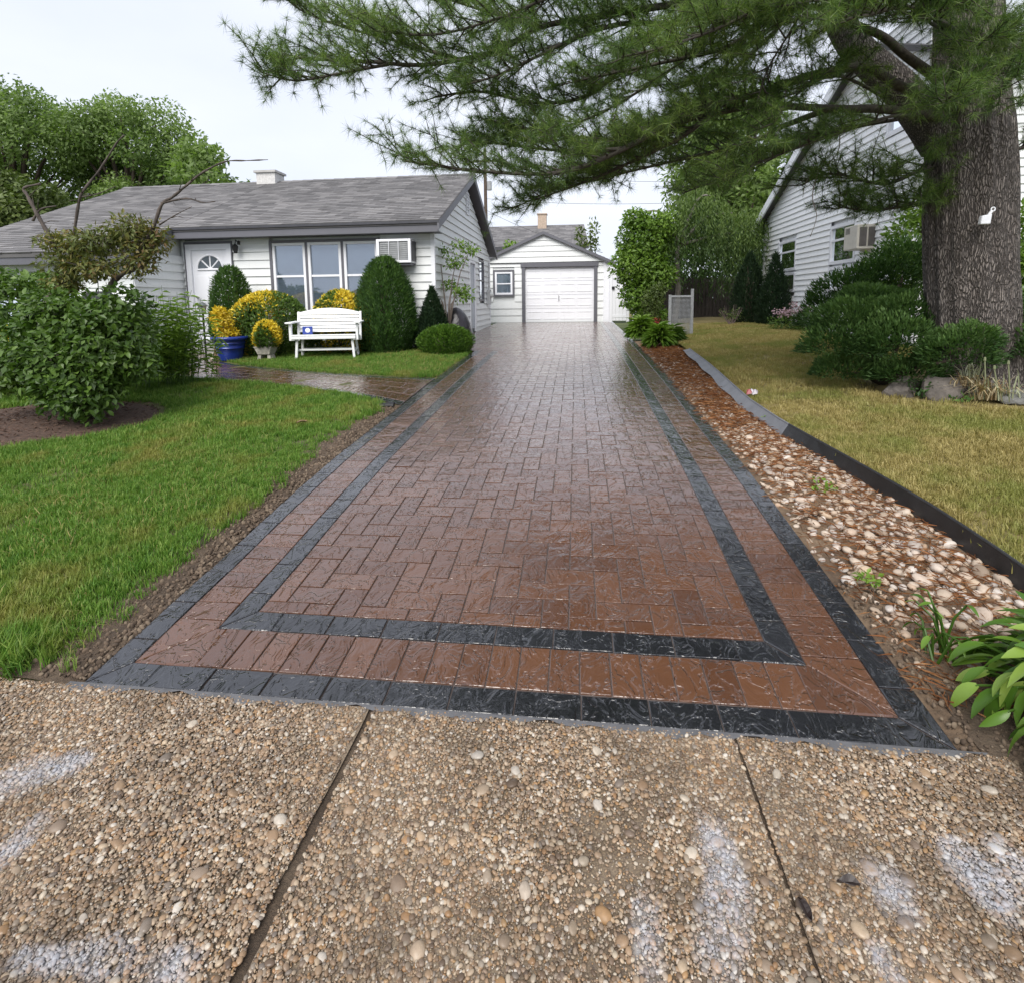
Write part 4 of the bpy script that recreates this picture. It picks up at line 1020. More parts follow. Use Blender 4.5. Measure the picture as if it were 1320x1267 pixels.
b = MB(); b.span((X1 + .001, .06, .04), (X1 + .02, .4, .45)); b.build('side_vent', M_DGREY, ac)
b = MB(); b.span((X0 + .02, .05, -.05), (X1 - .02, .34, -.002)); b.build('shelf', M_GREY, ac)
la = thing('wall_lantern', 'small black wall lantern beside the white front door', 'lantern', (-7.43, 11.46, 2.72))
b = MB(); b.lathe([(0, .20), (.03, .20), (.035, .27), (0, .29)], 10, (0, 0, 0)); b.tube([(0, .0, .24), (0, -.10, .29), (0, -.13, .20)], .012, 6); b.build('bracket', M_BLACKMETAL, la)
b = MB(); b.lathe([(.0, .02), (.035, .02), (.06, .15), (.065, .17), (.02, .22), (0, .23)], 8, (0, -.13, -.02)); b.build('lamp_cage', M_BLACKMETAL, la)
mt = thing('electric_meter', 'grey electric meter box at the back corner of the ranch house', 'meter', (HXR + .03, 18.4, 1.5))
b = MB(); b.span((0, -.13, 0), (.11, .13, .5)); b.tube([(.05, 0, .5), (.05, 0, 1.4)], .025, 8); b.build('meter_box', simple('meter_grey', (.4, .41, .42), .5), mt)
b = MB(); b.lathe([(0, -.02), (.09, -.02), (.09, .06), (0, .08)], 14); o = b.build('dial', simple('meter_glass', (.6, .62, .62), .2), mt); o.location = (.13, 0, .33); o.rotation_euler = (0, math.pi / 2, 0)

# ------------------------------------------------------------------ garage
gar = thing('garage', 'small white garage with grey trimmed overhead door at the end of the drive', 'garage', (-1.25, 20.66, .78)); GI = Matrix.Translation((1.25, -20.66, -.78))
def gp(o): o.matrix_parent_inverse = GI; return o
GX0, GX1, GY = -3.78, 1.22, 20.66; GZ = .78; GE = 3.08; GA = 4.14; GC = -1.22
b = MB(); prism(b, [(GX0, GY + .08), (-2.06, GY + .08), (-2.06, GY + .32), (.78, GY + .32), (.78, GY + .08), (GX1, GY + .08), (GX1, 26.5), (GX0, 26.5)], .5, GE)
b.add([(GX0, GY + .08, GE), (GX1, GY + .08, GE), (GC, GY + .08, GA - .06), (GX0, 26.5, GE), (GX1, 26.5, GE), (GC, 26.5, GA - .06)], [(0, 1, 2), (5, 4, 3), (0, 2, 5, 3), (1, 4, 5, 2), (0, 3, 4, 1)])
gw = gp(b.build('wall', M_SIDE, gar)); F2 = local_frame((GX0, GY), (1, 0), (0, -1)); v = lambda x: x - GX0
plank_wall(gw, M_SIDE, (GX0, GY + .06), (1, 0), v(GX1), GZ + .02, 3.02, .262, [(v(-2.06), v(.78), 0, 3.2), (v(-3.16), v(-2.33), 1.78, 2.80), (v(1.0), v(1.3), 0, 3.2)], None, (0, -1))
gs = (GA - GE) / (GC - GX0)
plank_wall(gw, M_SIDE, (GX0 - .05, GY), (1, 0), v(GX1) + .1, 3.05, 4.10, .20, (), lambda z: ((min((z - 3.05) / gs, v(GC) + .03)), max(v(GX1) + .1 - (z - 3.05) / gs, v(GC) + .07)), (0, -1))
b = MB(); fbox(F2, 0, v(GX1), -.10, -.03, 3.03, 3.05, b); b.build('gable_ledge', M_TRIM, gw)
b = MB(); fbox(F2, v(1.0), v(1.22), -.1, -.02, GZ, 3.05, b); b.build('corner_board', M_TRIM, gw)
b = MB()
for (xa, xb) in ((-2.05, -1.93), (.65, .77)): fbox(F2, v(xa), v(xb), -.1, .0, GZ, 2.95, b)
fbox(F2, v(-2.09), v(.81), -.1, .02, 2.87, 3.03, b); gp(b.build('door_trim', M_GREY, gar))
gd = MB(); fbox(F2, v(-1.93), v(.65), -.2, -.12, GZ + .01, 2.87, gd); gdo = gp(gd.build('overhead_door', M_TRIM, gar))
hN = (2.86 - GZ - .02) / 4
for r in range(4):
    b = MB(); fbox(F2, v(-1.93), v(.65), -.119, -.105, GZ + .02 + r * hN + .008, GZ + .02 + (r + 1) * hN - .008, b); b.build('door_section', M_TRIM, gdo)
    for k in range(4):
        xa = -1.93 + .06 + k * .6325; b = MB(); z0_, z1_ = GZ + .02 + r * hN + .11, GZ + .02 + (r + 1) * hN - .11
        for q_, (e0, e1, f0, f1) in enumerate(((xa, xa + .5525, z0_, z0_ + .03), (xa, xa + .5525, z1_ - .03, z1_), (xa, xa + .03, z0_ + .03, z1_ - .03), (xa + .5225, xa + .5525, z0_ + .03, z1_ - .03))): fbox(F2, v(e0), v(e1), -.104, -.094, f0, f1, b)
        b.build('door_panel', M_TRIM, gdo)
b = MB(); b.tube([F2(v(-.66), -.10, 1.60), F2(v(-.66), -.06, 1.62), F2(v(-.66), -.06, 1.78), F2(v(-.66), -.10, 1.80)], .012, 6); b.build('handle', M_STEEL, gdo)
w = window(gar, local_frame((GX0, GY + .04), (1, 0), (0, -1)), v(-3.08), v(-2.41), 1.86, 2.72, 2.27, M_TRIM, .07, simple('dark_curtain', (.16, .18, .22), .7, .2, 12), casing=.07); gp(w)
b = MB()
for (xa, xb, za, zb, ya) in ((GX0 - .18, GC, GE - .10, GA + .02, 0), (GC, GX1 + .2, GA + .02, GE - .10, 0)): slab(b, [(xa, GY - .12, za), (xb, GY - .12, zb), (xb, 26.6, zb), (xa, 26.6, za)] , .06)
grf = gp(b.build('roof', M_ROOF, gar))
b = MB()
for (xa, xb, za, zb) in ((GX0 - .19, GC, GE - .10, GA + .02), (GC, GX1 + .21, GA + .02, GE - .10)): b.hexa([(xa, GY - .15, za - .10), (xb, GY - .15, zb - .10), (xb, GY - .122, zb - .10), (xa, GY - .122, za - .10), (xa, GY - .15, za + .01), (xb, GY - .15, zb + .01), (xb, GY - .122, zb + .01), (xa, GY - .122, za + .01)])
b.build('rake_board', M_GREY, grf)
shingle_slope(grf, M_ROOF, (GX1 + .2, GY - .14, GE - .095), (GX1 + .2, 26.6, GE - .095), (GC, GY - .14, GA + .025), (GC, 26.6, GA + .025), seed=5)

# white gate beside the garage
gt = thing('gate', 'tall white vinyl gate between the garage and the green hedge', 'gate', (1.20, 20.6, .78))
for k, (xa, xb) in enumerate(((.02, .12), (.64, .74))):
    b = MB(); b.span((xa, -.05, 0), (xb, .05, 2.05)); b.lathe([(.075, 2.05), (.075, 2.08), (0, 2.14)], 4, ((xa + xb) / 2, 0, 0)); b.build('post', M_TRIM, gt)
for k in range(4):
    b = MB(); b.span((.125 + k * .128, -.02, .06), (.125 + (k + 1) * .128 - .006, .02, 1.98)); b.build('board', M_TRIM, gt)
b = MB(); b.span((.125, -.03, .18), (.635, -.021, .28)); b.span((.125, -.03, 1.78), (.635, -.021, 1.88)); b.build('rail', M_TRIM, gt)
b = MB(); b.span((.10, -.08, 1.22), (.20, -.051, 1.32)); b.build('latch', M_BLACKMETAL, gt)
fn = thing('vinyl_fence', 'white vinyl fence panel behind the hedge beside the gate', 'fence', (2.06, 20.6, .78))
for k in range(8):
    b = MB(); b.span((k * .13, -.02, .05), ((k + 1) * .13 - .006, .02, 1.9)); b.build('board', M_TRIM, fn)

# ------------------------------------------------------------------ house behind the garage
bh = thing('house', 'grey roofed house with a pale chimney behind the garage', 'house', (-3, 44, 1)); BI = Matrix.Translation((3, -44, -1))
def bp(o): o.matrix_parent_inverse = BI; return o
b = MB(); prism(b, [(-8, 41), (.3, 41), (.3, 50), (-8, 50)], .5, 5.7); bp(b.build('wall', M_SIDE, bh))
b = MB(); slab(b, [(-8.4, 40.4, 5.6), (0.9, 40.4, 5.6), (0.6, 45.5, 7.75), (-8.2, 45.5, 7.75)], .12); slab(b, [(-8.2, 45.5, 7.75), (.6, 45.5, 7.75), (.9, 50.6, 5.6), (-8.4, 50.6, 5.6)], .12); br = bp(b.build('roof', M_ROOF, bh))
shingle_slope(br, M_ROOF, (-8.4, 40.38, 5.6), (.9, 40.38, 5.6), (-8.2, 45.5, 7.755), (.6, 45.5, 7.755), .22, .5, seed=9)
b = MB(); b.span((-8.4, 40.35, 5.35), (.9, 40.39, 5.6)); bp(b.build('gutter', M_DGREY, bh))
b = MB(); b.span((-3.1, 44.6, 7.2), (-2.4, 45.3, 8.5)); b.span((-3.16, 44.54, 8.5), (-2.34, 45.36, 8.58)); b.build('chimney', simple('buff_brick', (.42, .33, .26), .85, .2, 12), br)
for xx in (-6.5, -4.2, -1.0):
    w = window(bh, local_frame((0, 41), (1, 0), (0, -1)), xx, xx + 1.0, 3.4, 4.8, 4.1, M_TRIM, .08, M_DARKIN); bp(w)

# ------------------------------------------------------------------ neighbour's white gabled house on the right
nb = thing('house', 'tall white sided house with steep gable behind the pine tree', 'house', (8, 13, .85)); NI = Matrix.Translation((-8, -13, -.85))
def np_(o): o.matrix_parent_inverse = NI; return o
NX, NY0, NY1 = 5.4, 9.5, 16.7; NRY, NRZ = 11.4, 6.3; NEz, NEz0 = 3.85, 4.6
b = MB(); prism(b, [(NX + .06, NY0), (15, NY0), (15, NY1), (NX + .06, NY1)], .4, 3.8)
b.add([(NX + .06, NY0, 3.8), (NX + .06, NY1, 3.8), (NX + .06, NRY, NRZ - .1), (NX + .06, NY0, NRZ - 1.0), (15, NY0, 3.8), (15, NY1, 3.8), (15, NRY, NRZ - .1), (15, NY0, NRZ - 1.0)], [(0, 1, 2, 3), (7, 6, 5, 4), (0, 4, 5, 1), (1, 5, 6, 2), (2, 6, 7, 3), (3, 7, 4, 0)])
nw = np_(b.build('wall', M_SIDE2, nb)); F3 = local_frame((NX, NY1), (0, -1), (-1, 0)); w_ = lambda y: NY1 - y
ns = (NRZ - NEz) / (NY1 - NRY)
NW1 = (w_(15.55), w_(14.35), 1.75, 3.08); NW2 = (w_(12.55), w_(11.45), 1.75, 3.1); NW3 = (w_(10.6), w_(9.95), 4.35, 5.2)
plank_wall(nw, M_SIDE2, (NX, NY1), (0, -1), NY1 - NY0, .88, 6.15, .128, [NW1, NW2, NW3], lambda z: (0 if z < NEz else min((z - NEz) / ns, NY1 - NRY - .02), NY1 - NY0), (-1, 0))
plank_wall(nw, M_SIDE2, (NX + .02, NY0), (1, 0), 9.4, .88, 5.2, .128, [(2.6, 3.8, 1.75, 3.1)], None, (0, -1))
q = window(nb, local_frame((NX + .02, NY0), (1, 0), (0, -1)), 2.62, 3.78, 1.77, 3.08, 2.4, M_TRIM, .07, M_BLIND); np_(q)
for W_ in (NW1, NW2):
    zm = W_[2] + .52
    q = window(nb, F3, W_[0], W_[1], zm + .02, W_[3], (zm + W_[3]) / 2 + .1, M_TRIM, .07, M_DARKIN); np_(q)
    q = window(nb, F3, W_[0], W_[1], W_[2], zm - .02, None, M_TRIM, .07, M_DARKIN); np_(q)
q = window(nb, F3, NW3[0], NW3[1], NW3[2], NW3[3], None, M_TRIM, .08, M_BLIND); np_(q)
for a_ in ((-.02, .10, NEz), (NY1 - NY0 - .1, NY1 - NY0 + .02, 5.2)):
    b = MB(); fbox(F3, a_[0], a_[1], -.05, .036, .85, a_[2], b); b.build('corner_board', M_TRIM, nw)
b = MB(); slab(b, [(NX - .22, NY1 + .3, NEz - .14), (15.3, NY1 + .3, NEz - .14), (15.3, NRY, NRZ), (NX - .22, NRY, NRZ)], .1); slab(b, [(NX - .22, NRY, NRZ), (15.3, NRY, NRZ), (15.3, NY0 - .4, NRZ - 1.05), (NX - .22, NY0 - .4, NRZ - 1.05)], .1)
nr_ = np_(b.build('roof', M_ROOF, nb))
b = MB(); b.hexa([(NX - .26, NY1 + .32, NEz - .36), (NX - .22, NY1 + .32, NEz - .36), (NX - .22, NRY, NRZ - .2), (NX - .26, NRY, NRZ - .2), (NX - .26, NY1 + .32, NEz - .12), (NX - .22, NY1 + .32, NEz - .12), (NX - .22, NRY, NRZ + .03), (NX - .26, NRY, NRZ + .03)]); np_(b.build('rake_board', M_TRIM, nb))
b = MB(); b.span((NX + 1.2, 13.6, 4.4), (NX + 4.2, 16.6, 6.6)); dm = np_(b.build('dormer', M_SIDE2, nb))
FD = local_frame((NX + 1.2, 16.6), (0, -1), (-1, 0)); q = window(nb, FD, .3, 1.1, 5.0, 5.8, None, M_TRIM, .08, M_DARKIN); np_(q)
b = MB(); b.tube([(NX - .06, NY0 + .06, .9), (NX - .06, NY0 + .06, 3.55), (NX - .02, NY0 - .1, 3.7), (NX - .02, NY0 - .25, 3.72)], .045, 8); np_(b.build('downspout', M_TRIM, nb))
ac2 = thing('air_conditioner', 'beige air conditioner sticking out beside the window of the right-hand white house', 'air conditioner', (NX - .32, 11.02, 2.48), 0)
M_BEIGE = simple('beige_metal', (.55, .52, .46), .5, .08)
b = MB(); b.span((0, -.25, 0), (.34, .25, .44)); b.build('cabinet', M_BEIGE, ac2, bevel=.012)
b = MB()
for s_ in range(5): b.span((-.006, .02, .30 + s_ * .022), (-.001, .18, .310 + s_ * .022))
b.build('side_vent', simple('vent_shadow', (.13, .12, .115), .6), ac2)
for (xa_, xb_) in ((.04, .16), (.19, .31)):
    b = MB(); b.span((xa_, -.262, .05), (xb_, -.251, .39))
    for s_ in range(6): b.span((xa_ + .008 + s_ * .018, -.27, .06), (xa_ + .016 + s_ * .018, -.263, .38))
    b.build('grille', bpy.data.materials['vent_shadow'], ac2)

# dark board fence at the back of the side lawn, wires and pole
wf = thing('wooden_fence', 'dark weathered board fence in the shade behind the weeping tree', 'fence', (2.4, 18.9, .85))
M_WOOD = simple('weathered_board', (.055, .045, .04), .85, .35, 6, .006, 40)
for k in range(27):
    b = MB(); b.span((k * .118, -.012 + .006 * (k % 2), 0), (k * .118 + .108, .012 + .006 * (k % 2), 1.45 + .03 * math.sin(k * 2.3))); b.build('board', M_WOOD, wf)
for z in (.35, 1.15):
    b = MB(); b.span((0, .02, z), (3.18, .07, z + .09)); b.build('rail', M_WOOD, wf)
po = thing('utility_pole', 'brown utility pole rising behind the ranch house roof', 'pole', (-6.55, 40, 1.0))
b = MB(); b.tube([(0, 0, 0), (0, 0, 11.5)], [.15, .11], 10); b.build('shaft', simple('pole_wood', (.09, .065, .05), .9, .3, 5), po)
b = MB(); b.box((0, -.14, 10.6), (2.2, .1, .12)); b.build('crossarm', bpy.data.materials['pole_wood'], po)
b = MB(); b.lathe([(.0, 0), (.18, 0), (.18, .6), (0, .62)], 12, (.3, -.05, 8.6)); b.build('transformer', simple('transformer_grey', (.3, .31, .32), .5), po)
for k, (P0, P1, sag) in enumerate((((-6.5, 39.9, 9.0), (14, 34, 7.6), .5), ((-6.5, 39.9, 8.2), (1.2, 26, 3.8), .25), ((-6.5, 39.9, 10.7), (30, 42, 10.4), .8))):
    pts = [Vector(P0).lerp(Vector(P1), t / 14) - Vector((0, 0, sag * 4 * (t / 14) * (1 - t / 14))) for t in range(15)]
    b = MB(); b.tube(pts, .012, 5); o = b.build('overhead_wire', M_BLACKMETAL)
    tag(o, ['thin overhead wire running from the pole to the right above the garage', 'thin service wire dropping from the pole to the garage', 'topmost overhead wire leaving the pole crossarm'][k], 'wire', 'overhead wires')

# ================================================================== GARDEN THINGS
gz = lambda x, y: float(zG(x, y))
# bench
BA = math.atan2(10.12 - 9.90, -4.265 + 5.33)
bench = thing('bench', 'white slatted garden bench with arms on the little front lawn', 'bench', (-4.83, 10.1, .545), BA)
M_BENCH = paint('bench_white', (.82, .83, .84), .45, .05)
BW = .545
def bb(name, a, c, par=bench, bev=.006): b = MB(); b.span(a, c); return b.build(name, M_BENCH, par, bevel=bev)
def bt(name, pts, w=.05, d=.05):
    b = MB(); p0, p1 = Vector(pts[0]), Vector(pts[1])
    b.hexa([(p0.x - w / 2, p0.y - d / 2, p0.z), (p0.x + w / 2, p0.y - d / 2, p0.z), (p0.x + w / 2, p0.y + d / 2, p0.z), (p0.x - w / 2, p0.y + d / 2, p0.z), (p1.x - w / 2, p1.y - d / 2, p1.z), (p1.x + w / 2, p1.y - d / 2, p1.z), (p1.x + w / 2, p1.y + d / 2, p1.z), (p1.x - w / 2, p1.y + d / 2, p1.z)])
    return b.build(name, M_BENCH, bench, bevel=.005)
for sx in (-1, 1):
    bt('leg', [(sx * (BW - .0), -.20, 0), (sx * (BW - .03), -.19, .385)], .045, .05); bt('leg', [(sx * (BW - .0), .20, 0), (sx * (BW - .03), .17, .385)], .045, .05)
    bt('arm_post', [(sx * (BW + .075), -.22, .36), (sx * (BW + .075), -.22, .68)], .045, .075); bt('back_post', [(sx * (BW + .055), .20, .33), (sx * (BW + .055), .30, .90)], .045, .06)
    b = MB(); x = sx * (BW + .085); b.hexa([(x - .065, -.32, .68), (x + .065, -.32, .68), (x + .05, .27, .69), (x - .05, .27, .69), (x - .065, -.32, .71), (x + .065, -.32, .71), (x + .05, .27, .72), (x - .05, .27, .72)]); b.build('armrest', M_BENCH, bench, bevel=.008)
    bb('side_rail', (sx * (BW + .02) - .022, -.27, .36), (sx * (BW + .02) + .022, .26, .445))
    bb('foot_rail', (sx * (BW - .005) - .018, -.18, .13), (sx * (BW - .005) + .018, .18, .165))
bb('front_rail', (-BW - .05, -.29, .385), (BW + .05, -.262, .44))
bb('stretcher', (-BW + .03, -.13, .155), (BW - .03, -.095, .19)); bb('stretcher', (-BW + .03, .11, .155), (BW - .03, .145, .19)); bb('centre_block', (-.03, -.262, .36), (.03, .24, .40))
for k in range(5):
    y0 = -.285 + k * .105; bb('seat_slat', (-BW - .05, y0, .446 - .008 * k), (BW + .05, y0 + .094, .470 - .008 * k))
for k in range(6):
    z0 = .50 + k * .068; yy = .20 + (z0 - .45) * .19
    if k < 5:
        b = MB(); b.hexa([(-BW - .03, yy - .03, z0), (BW + .03, yy - .03, z0), (BW + .03, yy, z0), (-BW - .03, yy, z0), (-BW - .03, yy - .018, z0 + .055), (BW + .03, yy - .018, z0 + .055), (BW + .03, yy + .012, z0 + .055), (-BW - .03, yy + .012, z0 + .055)]); b.build('back_slat', M_BENCH, bench, bevel=.004)
    else:
        b = MB(); n = 14; P = []
        top = lambda t: z0 + .045 + .085 * (1 - (2 * t - 1) ** 2)
        for i in range(n + 1):
            t = i / n; x = -BW - .035 + t * (2 * BW + .07); zt = top(t)
            P += [(x, yy - .03, z0), (x, yy, z0), (x, yy + .0 + (zt - z0) * .2, zt), (x, yy - .03 + (zt - z0) * .2, zt)]
        b.add(P, [(4 * i + q, 4 * i + (q + 1) % 4, 4 * i + 4 + (q + 1) % 4, 4 * i + 4 + q) for i in range(n) for q in range(4)] + [(0, 1, 2, 3), (4 * n + 3, 4 * n + 2, 4 * n + 1, 4 * n)]); b.build('top_rail', M_BENCH, bench)
bx = thing('box', 'small blue and white box lying on the left end of the white bench', 'box', (-5.19, 10.03, 1.012), BA + .2)
b = MB(); b.span((-.09, -.07, 0), (.09, .07, .15)); b.build('carton', simple('blue_card', (.03, .06, .30), .5), bx, bevel=.006)
b = MB(); b.lathe([(.0, 0), (.045, 0), (.045, .006), (.025, .007), (0, .007)], 14); o = b.build('printed_ring', simple('print_white', (.75, .76, .8), .5), bx); o.location = (.005, -.0705, .08); o.rotation_euler = (math.pi / 2, 0, 0)

# blue pot
pot = thing('plant_pot', 'glossy cobalt blue glazed pot with raised rings beside the walk', 'pot', (-6.62, 9.72, .535))
t = NT('blue_glaze'); t.set(base=t.ramp(t.noise(6, 4), [(.3, (.010, .022, .16)), (.7, (.016, .045, .27))]), rough=.18); M_BLUE = t.m
b = MB(); b.lathe([(0, 0), (.195, 0), (.205, .02), (.235, .14), (.252, .23), (.262, .235), (.262, .25), (.254, .256), (.268, .32), (.278, .325), (.278, .34), (.270, .346), (.28, .39), (.318, .395), (.332, .42), (.330, .455), (.305, .465), (.285, .45), (.27, .40), (0, .39)], 36); b.build('vessel', M_BLUE, pot, True)
b = MB(); b.lathe([(0, .40), (.268, .402), (0, .415)], 20); b.build('potting_soil', M_SOIL, pot)
slb = MB(); slb.hexa([(-.03, -.02, 0), (.14, -.02, 0), (.14, .02, 0), (-.03, .02, 0), (-.03, .07, .34), (.12, .07, .34), (.12, .11, .34), (-.03, .11, .34)])
o = slb.build('paving_block', simple('tan_block', (.22, .14, .09), .85), None, bevel=.008); o.location = (-6.98, 9.76, .545); tag(o, 'brown slab leaning behind the lamp post next to the blue pot', 'slab')
st = MB(); st.lathe([(0, 0), (.05, 0), (.055, .04), (.03, .08), (.035, .11), (.02, .14), (0, .15)], 10, (0, 0, 0), squash=(1, .8)); o = st.build('figurine', simple('cream_stone', (.62, .56, .45), .7), None, True); o.location = (-6.93, 9.62, .54); tag(o, 'tiny cream stone figure at the foot of the path lamp', 'figurine')
# path lamp
pl = thing('path_lamp', 'black post lamp with a small lantern head beside the blue pot', 'lamp', (-7.06, 9.62, .53))
b = MB(); b.tube([(0, 0, 0), (0, 0, .90)], .018, 8); b.lathe([(.03, 0), (.03, .02), (.018, .03)], 10); b.build('post', M_BLACKMETAL, pl)
b = MB(); b.lathe([(.03, .90), (.062, .905), (.05, .92), (.03, .922)], 8); b.lathe([(.088, 1.05), (.095, 1.06), (.04, 1.105), (.015, 1.13), (0, 1.14)], 8)
for k in range(4): a = k * math.pi / 2 + .4; b.tube([(.045 * math.cos(a), .045 * math.sin(a), .92), (.07 * math.cos(a), .07 * math.sin(a), 1.05)], .006, 4)
b.build('lantern_frame', simple('grey_green_metal', (.10, .115, .11), .5), pl)
b = MB(); b.lathe([(.03, .922), (.042, .93), (.062, 1.048), (0, 1.05)], 8); b.build('lantern_glass', simple('frosted_glass', (.42, .44, .42), .25), pl)
# little stone urn
urn = thing('planter', 'small weathered stone planter with feet in front of the golden shrub', 'planter', (-5.90, 9.74, .54))
M_URN = simple('cast_stone', (.36, .34, .30), .9, .35, 14, .01, 40)
b = MB(); b.hexa([(-.12, -.10, .11), (.12, -.10, .11), (.12, .10, .11), (-.12, .10, .11), (-.17, -.13, .24), (.17, -.13, .24), (.17, .13, .24), (-.17, .13, .24)]); b.span((-.18, -.14, .242), (.18, .14, .262)); b.build('trough', M_URN, urn, bevel=.01)
for sx in (-1, 1):
    b = MB(); b.hexa([(sx * .11 - .04, -.09, 0), (sx * .11 + .04, -.09, 0), (sx * .11 + .04, .09, 0), (sx * .11 - .04, .09, 0), (sx * .09 - .03, -.08, .108), (sx * .09 + .03, -.08, .108), (sx * .09 + .03, .08, .108), (sx * .09 - .03, .08, .108)]); b.build('foot', M_URN, urn, bevel=.008)
    b = MB(); b.lathe([(0, 0), (.05, .01), (.075, .06), (.06, .11), (0, .13)], 10, (sx * .085, -.03, .258)); b.build('carved_scroll', M_URN, urn, True)
# covered dark dome by the gable wall
cv = thing('covered_grill', 'dark rounded plastic covered barrel by the side wall of the ranch house', 'grill', (-2.98 + .22, 12.35, .62))
t = NT('black_sheet'); t.set(base=t.ramp(t.noise(3, 4), [(.3, (.012, .011, .014)), (.7, (.035, .03, .04))]), rough=.3); t.bump(t.noise(7, 5, rough=.6), .8, .03)
b = MB(); n = 20
prof = [(.36, 0), (.37, .1), (.36, .3), (.32, .5), (.24, .68), (.14, .80), (.05, .85), (0, .86)]
b.lathe(prof, n); b.build('cover', t.m, cv, True)
# lattice / wire panel by the hostas
lp = thing('wire_panel', 'upright grey wire mesh panel on metal posts beside the hosta clumps', 'fence panel', (2.17, 13.1, .66))
M_GALV = simple('galvanised', (.40, .41, .42), .45, .15, 20, metal=.6)
for (x, h) in ((0, 1.05), (.50, 1.18)):
    b = MB(); b.span((x - .03, -.025, 0), (x + .03, .025, h)); b.build('post', M_GALV, lp)
b = MB(); b.span((.03, -.018, .99), (.47, .018, 1.035)); b.span((.03, -.018, .08), (.47, .018, .12)); b.build('rail', M_GALV, lp)
b = MB()
for k in range(30): z = .125 + k * .029; b.tube([(.03, 0, z), (.47, 0, z)], .0055, 4)
for k in range(15): x = .045 + k * .029; b.tube([(x, .003, .12), (x, .003, .99)], .0045, 4)
o = b.build('wire_mesh', M_GALV, lp); o['kind'] = 'stuff'
# small things on the ground
tr = MB(); rg = np.random.default_rng(3)
for k in range(3):
    c = Vector((.03 * k, .015 * math.sin(k * 2), 0)); tr.add([c + Vector(v) * .75 for v in ((-.05, -.03, .0), (.02, -.045, .02), (.05, .02, .05), (-.03, .03, .06), (0, 0, .085))], [(0, 1, 4), (1, 2, 4), (2, 3, 4), (3, 0, 4), (3, 2, 1, 0)], k / 2)
t = NT('wrapper_print'); t.set(base=t.ramp(t.attr(), [(0, (.30, .045, .05)), (.5, (.5, .49, .54)), (1, (.42, .38, .42))]), rough=.35)
o = tr.build('wrapper', t.m, None, attr=True); o.location = (1.97, 6.42, gz(2.1, 6.4) + .04); tag(o, 'crumpled red and white wrapper on the edge of the dry lawn', 'wrapper')
M_LEAFY = simple('dead_leaf', (.20, .13, .07), .8, .3, 30)
for k, (x, y, s, c, lab) in enumerate(((-2.86, 5.30, .06, 'tan', 'pale fallen leaf lying on the green lawn near the drive'), (.745, 1.415, .028, 'dark', 'dark curled leaf on the exposed aggregate right of the joint'), (.60, 1.335, .026, 'dark', 'dark curled leaf lying in the right joint of the apron'))):
    V = []; F = []; n = 6
    for i in range(n + 1):
        t_ = i / n; w = s * .5 * math.sin(math.pi * (t_ * .9 + .05)); V += [(s * (t_ - .5) * 2, -w, .012 + .3 * w + .008 * math.sin(t_ * 5)), (s * (t_ - .5) * 2, 0, .006 + .006 * math.sin(t_ * 5)), (s * (t_ - .5) * 2, w, .012 + .35 * w)]
    for i in range(n): F += [(3 * i, 3 * i + 1, 3 * i + 4, 3 * i + 3), (3 * i + 1, 3 * i + 2, 3 * i + 5, 3 * i + 4)]
    b = MB(); b.add(V, F); o = b.build('fallen_leaf', M_LEAFY if c == 'tan' else simple('wet_leaf', (.02, .012, .010), .5) if k == 1 else bpy.data.materials['wet_leaf'])
    o.location = (x, y, zD(y) + (.045 if c == 'tan' else .008)); o.rotation_euler = (0, 0, 1 + k * 2); o.modifiers.new('thick', 'SOLIDIFY').thickness = .002; tag(o, lab, 'leaf')
# downspout end by the lawn corner
dsx = thing('drain_outlet', 'small black drain outlet at the corner of lawn, walk and drive', 'drain', (-2.24, 6.20, .37))
b = MB(); b.tube([(-.10, 0, .0), (.02, 0, .012), (.07, .0, .006)], [.035, .035, .04], 10); b.build('pipe', M_BLACKMETAL, dsx)
# bird feeder and chimes in the old maple
fd = thing('bird_feeder', 'dark roofed bird feeder hanging in the old maple', 'feeder', (-5.42, 5.66, 1.68))
b = MB(); b.hexa([(-.15, -.12, 0), (.15, -.12, 0), (.15, .12, 0), (-.15, .12, 0), (-.10, -.02, .09), (.12, -.02, .09), (.12, .02, .09), (-.10, .02, .09)]); b.build('feeder_roof', M_DGREY, fd)
b = MB(); b.span((-.07, -.06, -.16), (.07, .06, -.002)); b.build('seed_box', simple('feeder_grey', (.16, .16, .17), .5), fd)
b = MB(); b.tube([(0, 0, .09), (.01, 0, .30)], .005, 5); b.build('hanger', M_BLACKMETAL, fd)
chm = thing('wind_chime', 'pale tube wind chime hanging below the bird feeder', 'wind chime', (-5.50, 5.56, 1.60))
b = MB(); b.lathe([(0, 0), (.075, 0), (.075, .012), (0, .012)], 14); b.tube([(0, 0, .01), (0, 0, .12)], .003, 4); b.build('disc', simple('chime_wood', (.2, .17, .13), .7), chm)
for k in range(6):
    a = k * math.pi / 3; b = MB(); b.tube([(.055 * math.cos(a), .055 * math.sin(a), -.03), (.055 * math.cos(a), .055 * math.sin(a), -.30 - .02 * k)], .008, 6); b.build('tube', simple('chime_metal', (.6, .6, .58), .4) if k == 0 else bpy.data.materials['chime_metal'], chm)
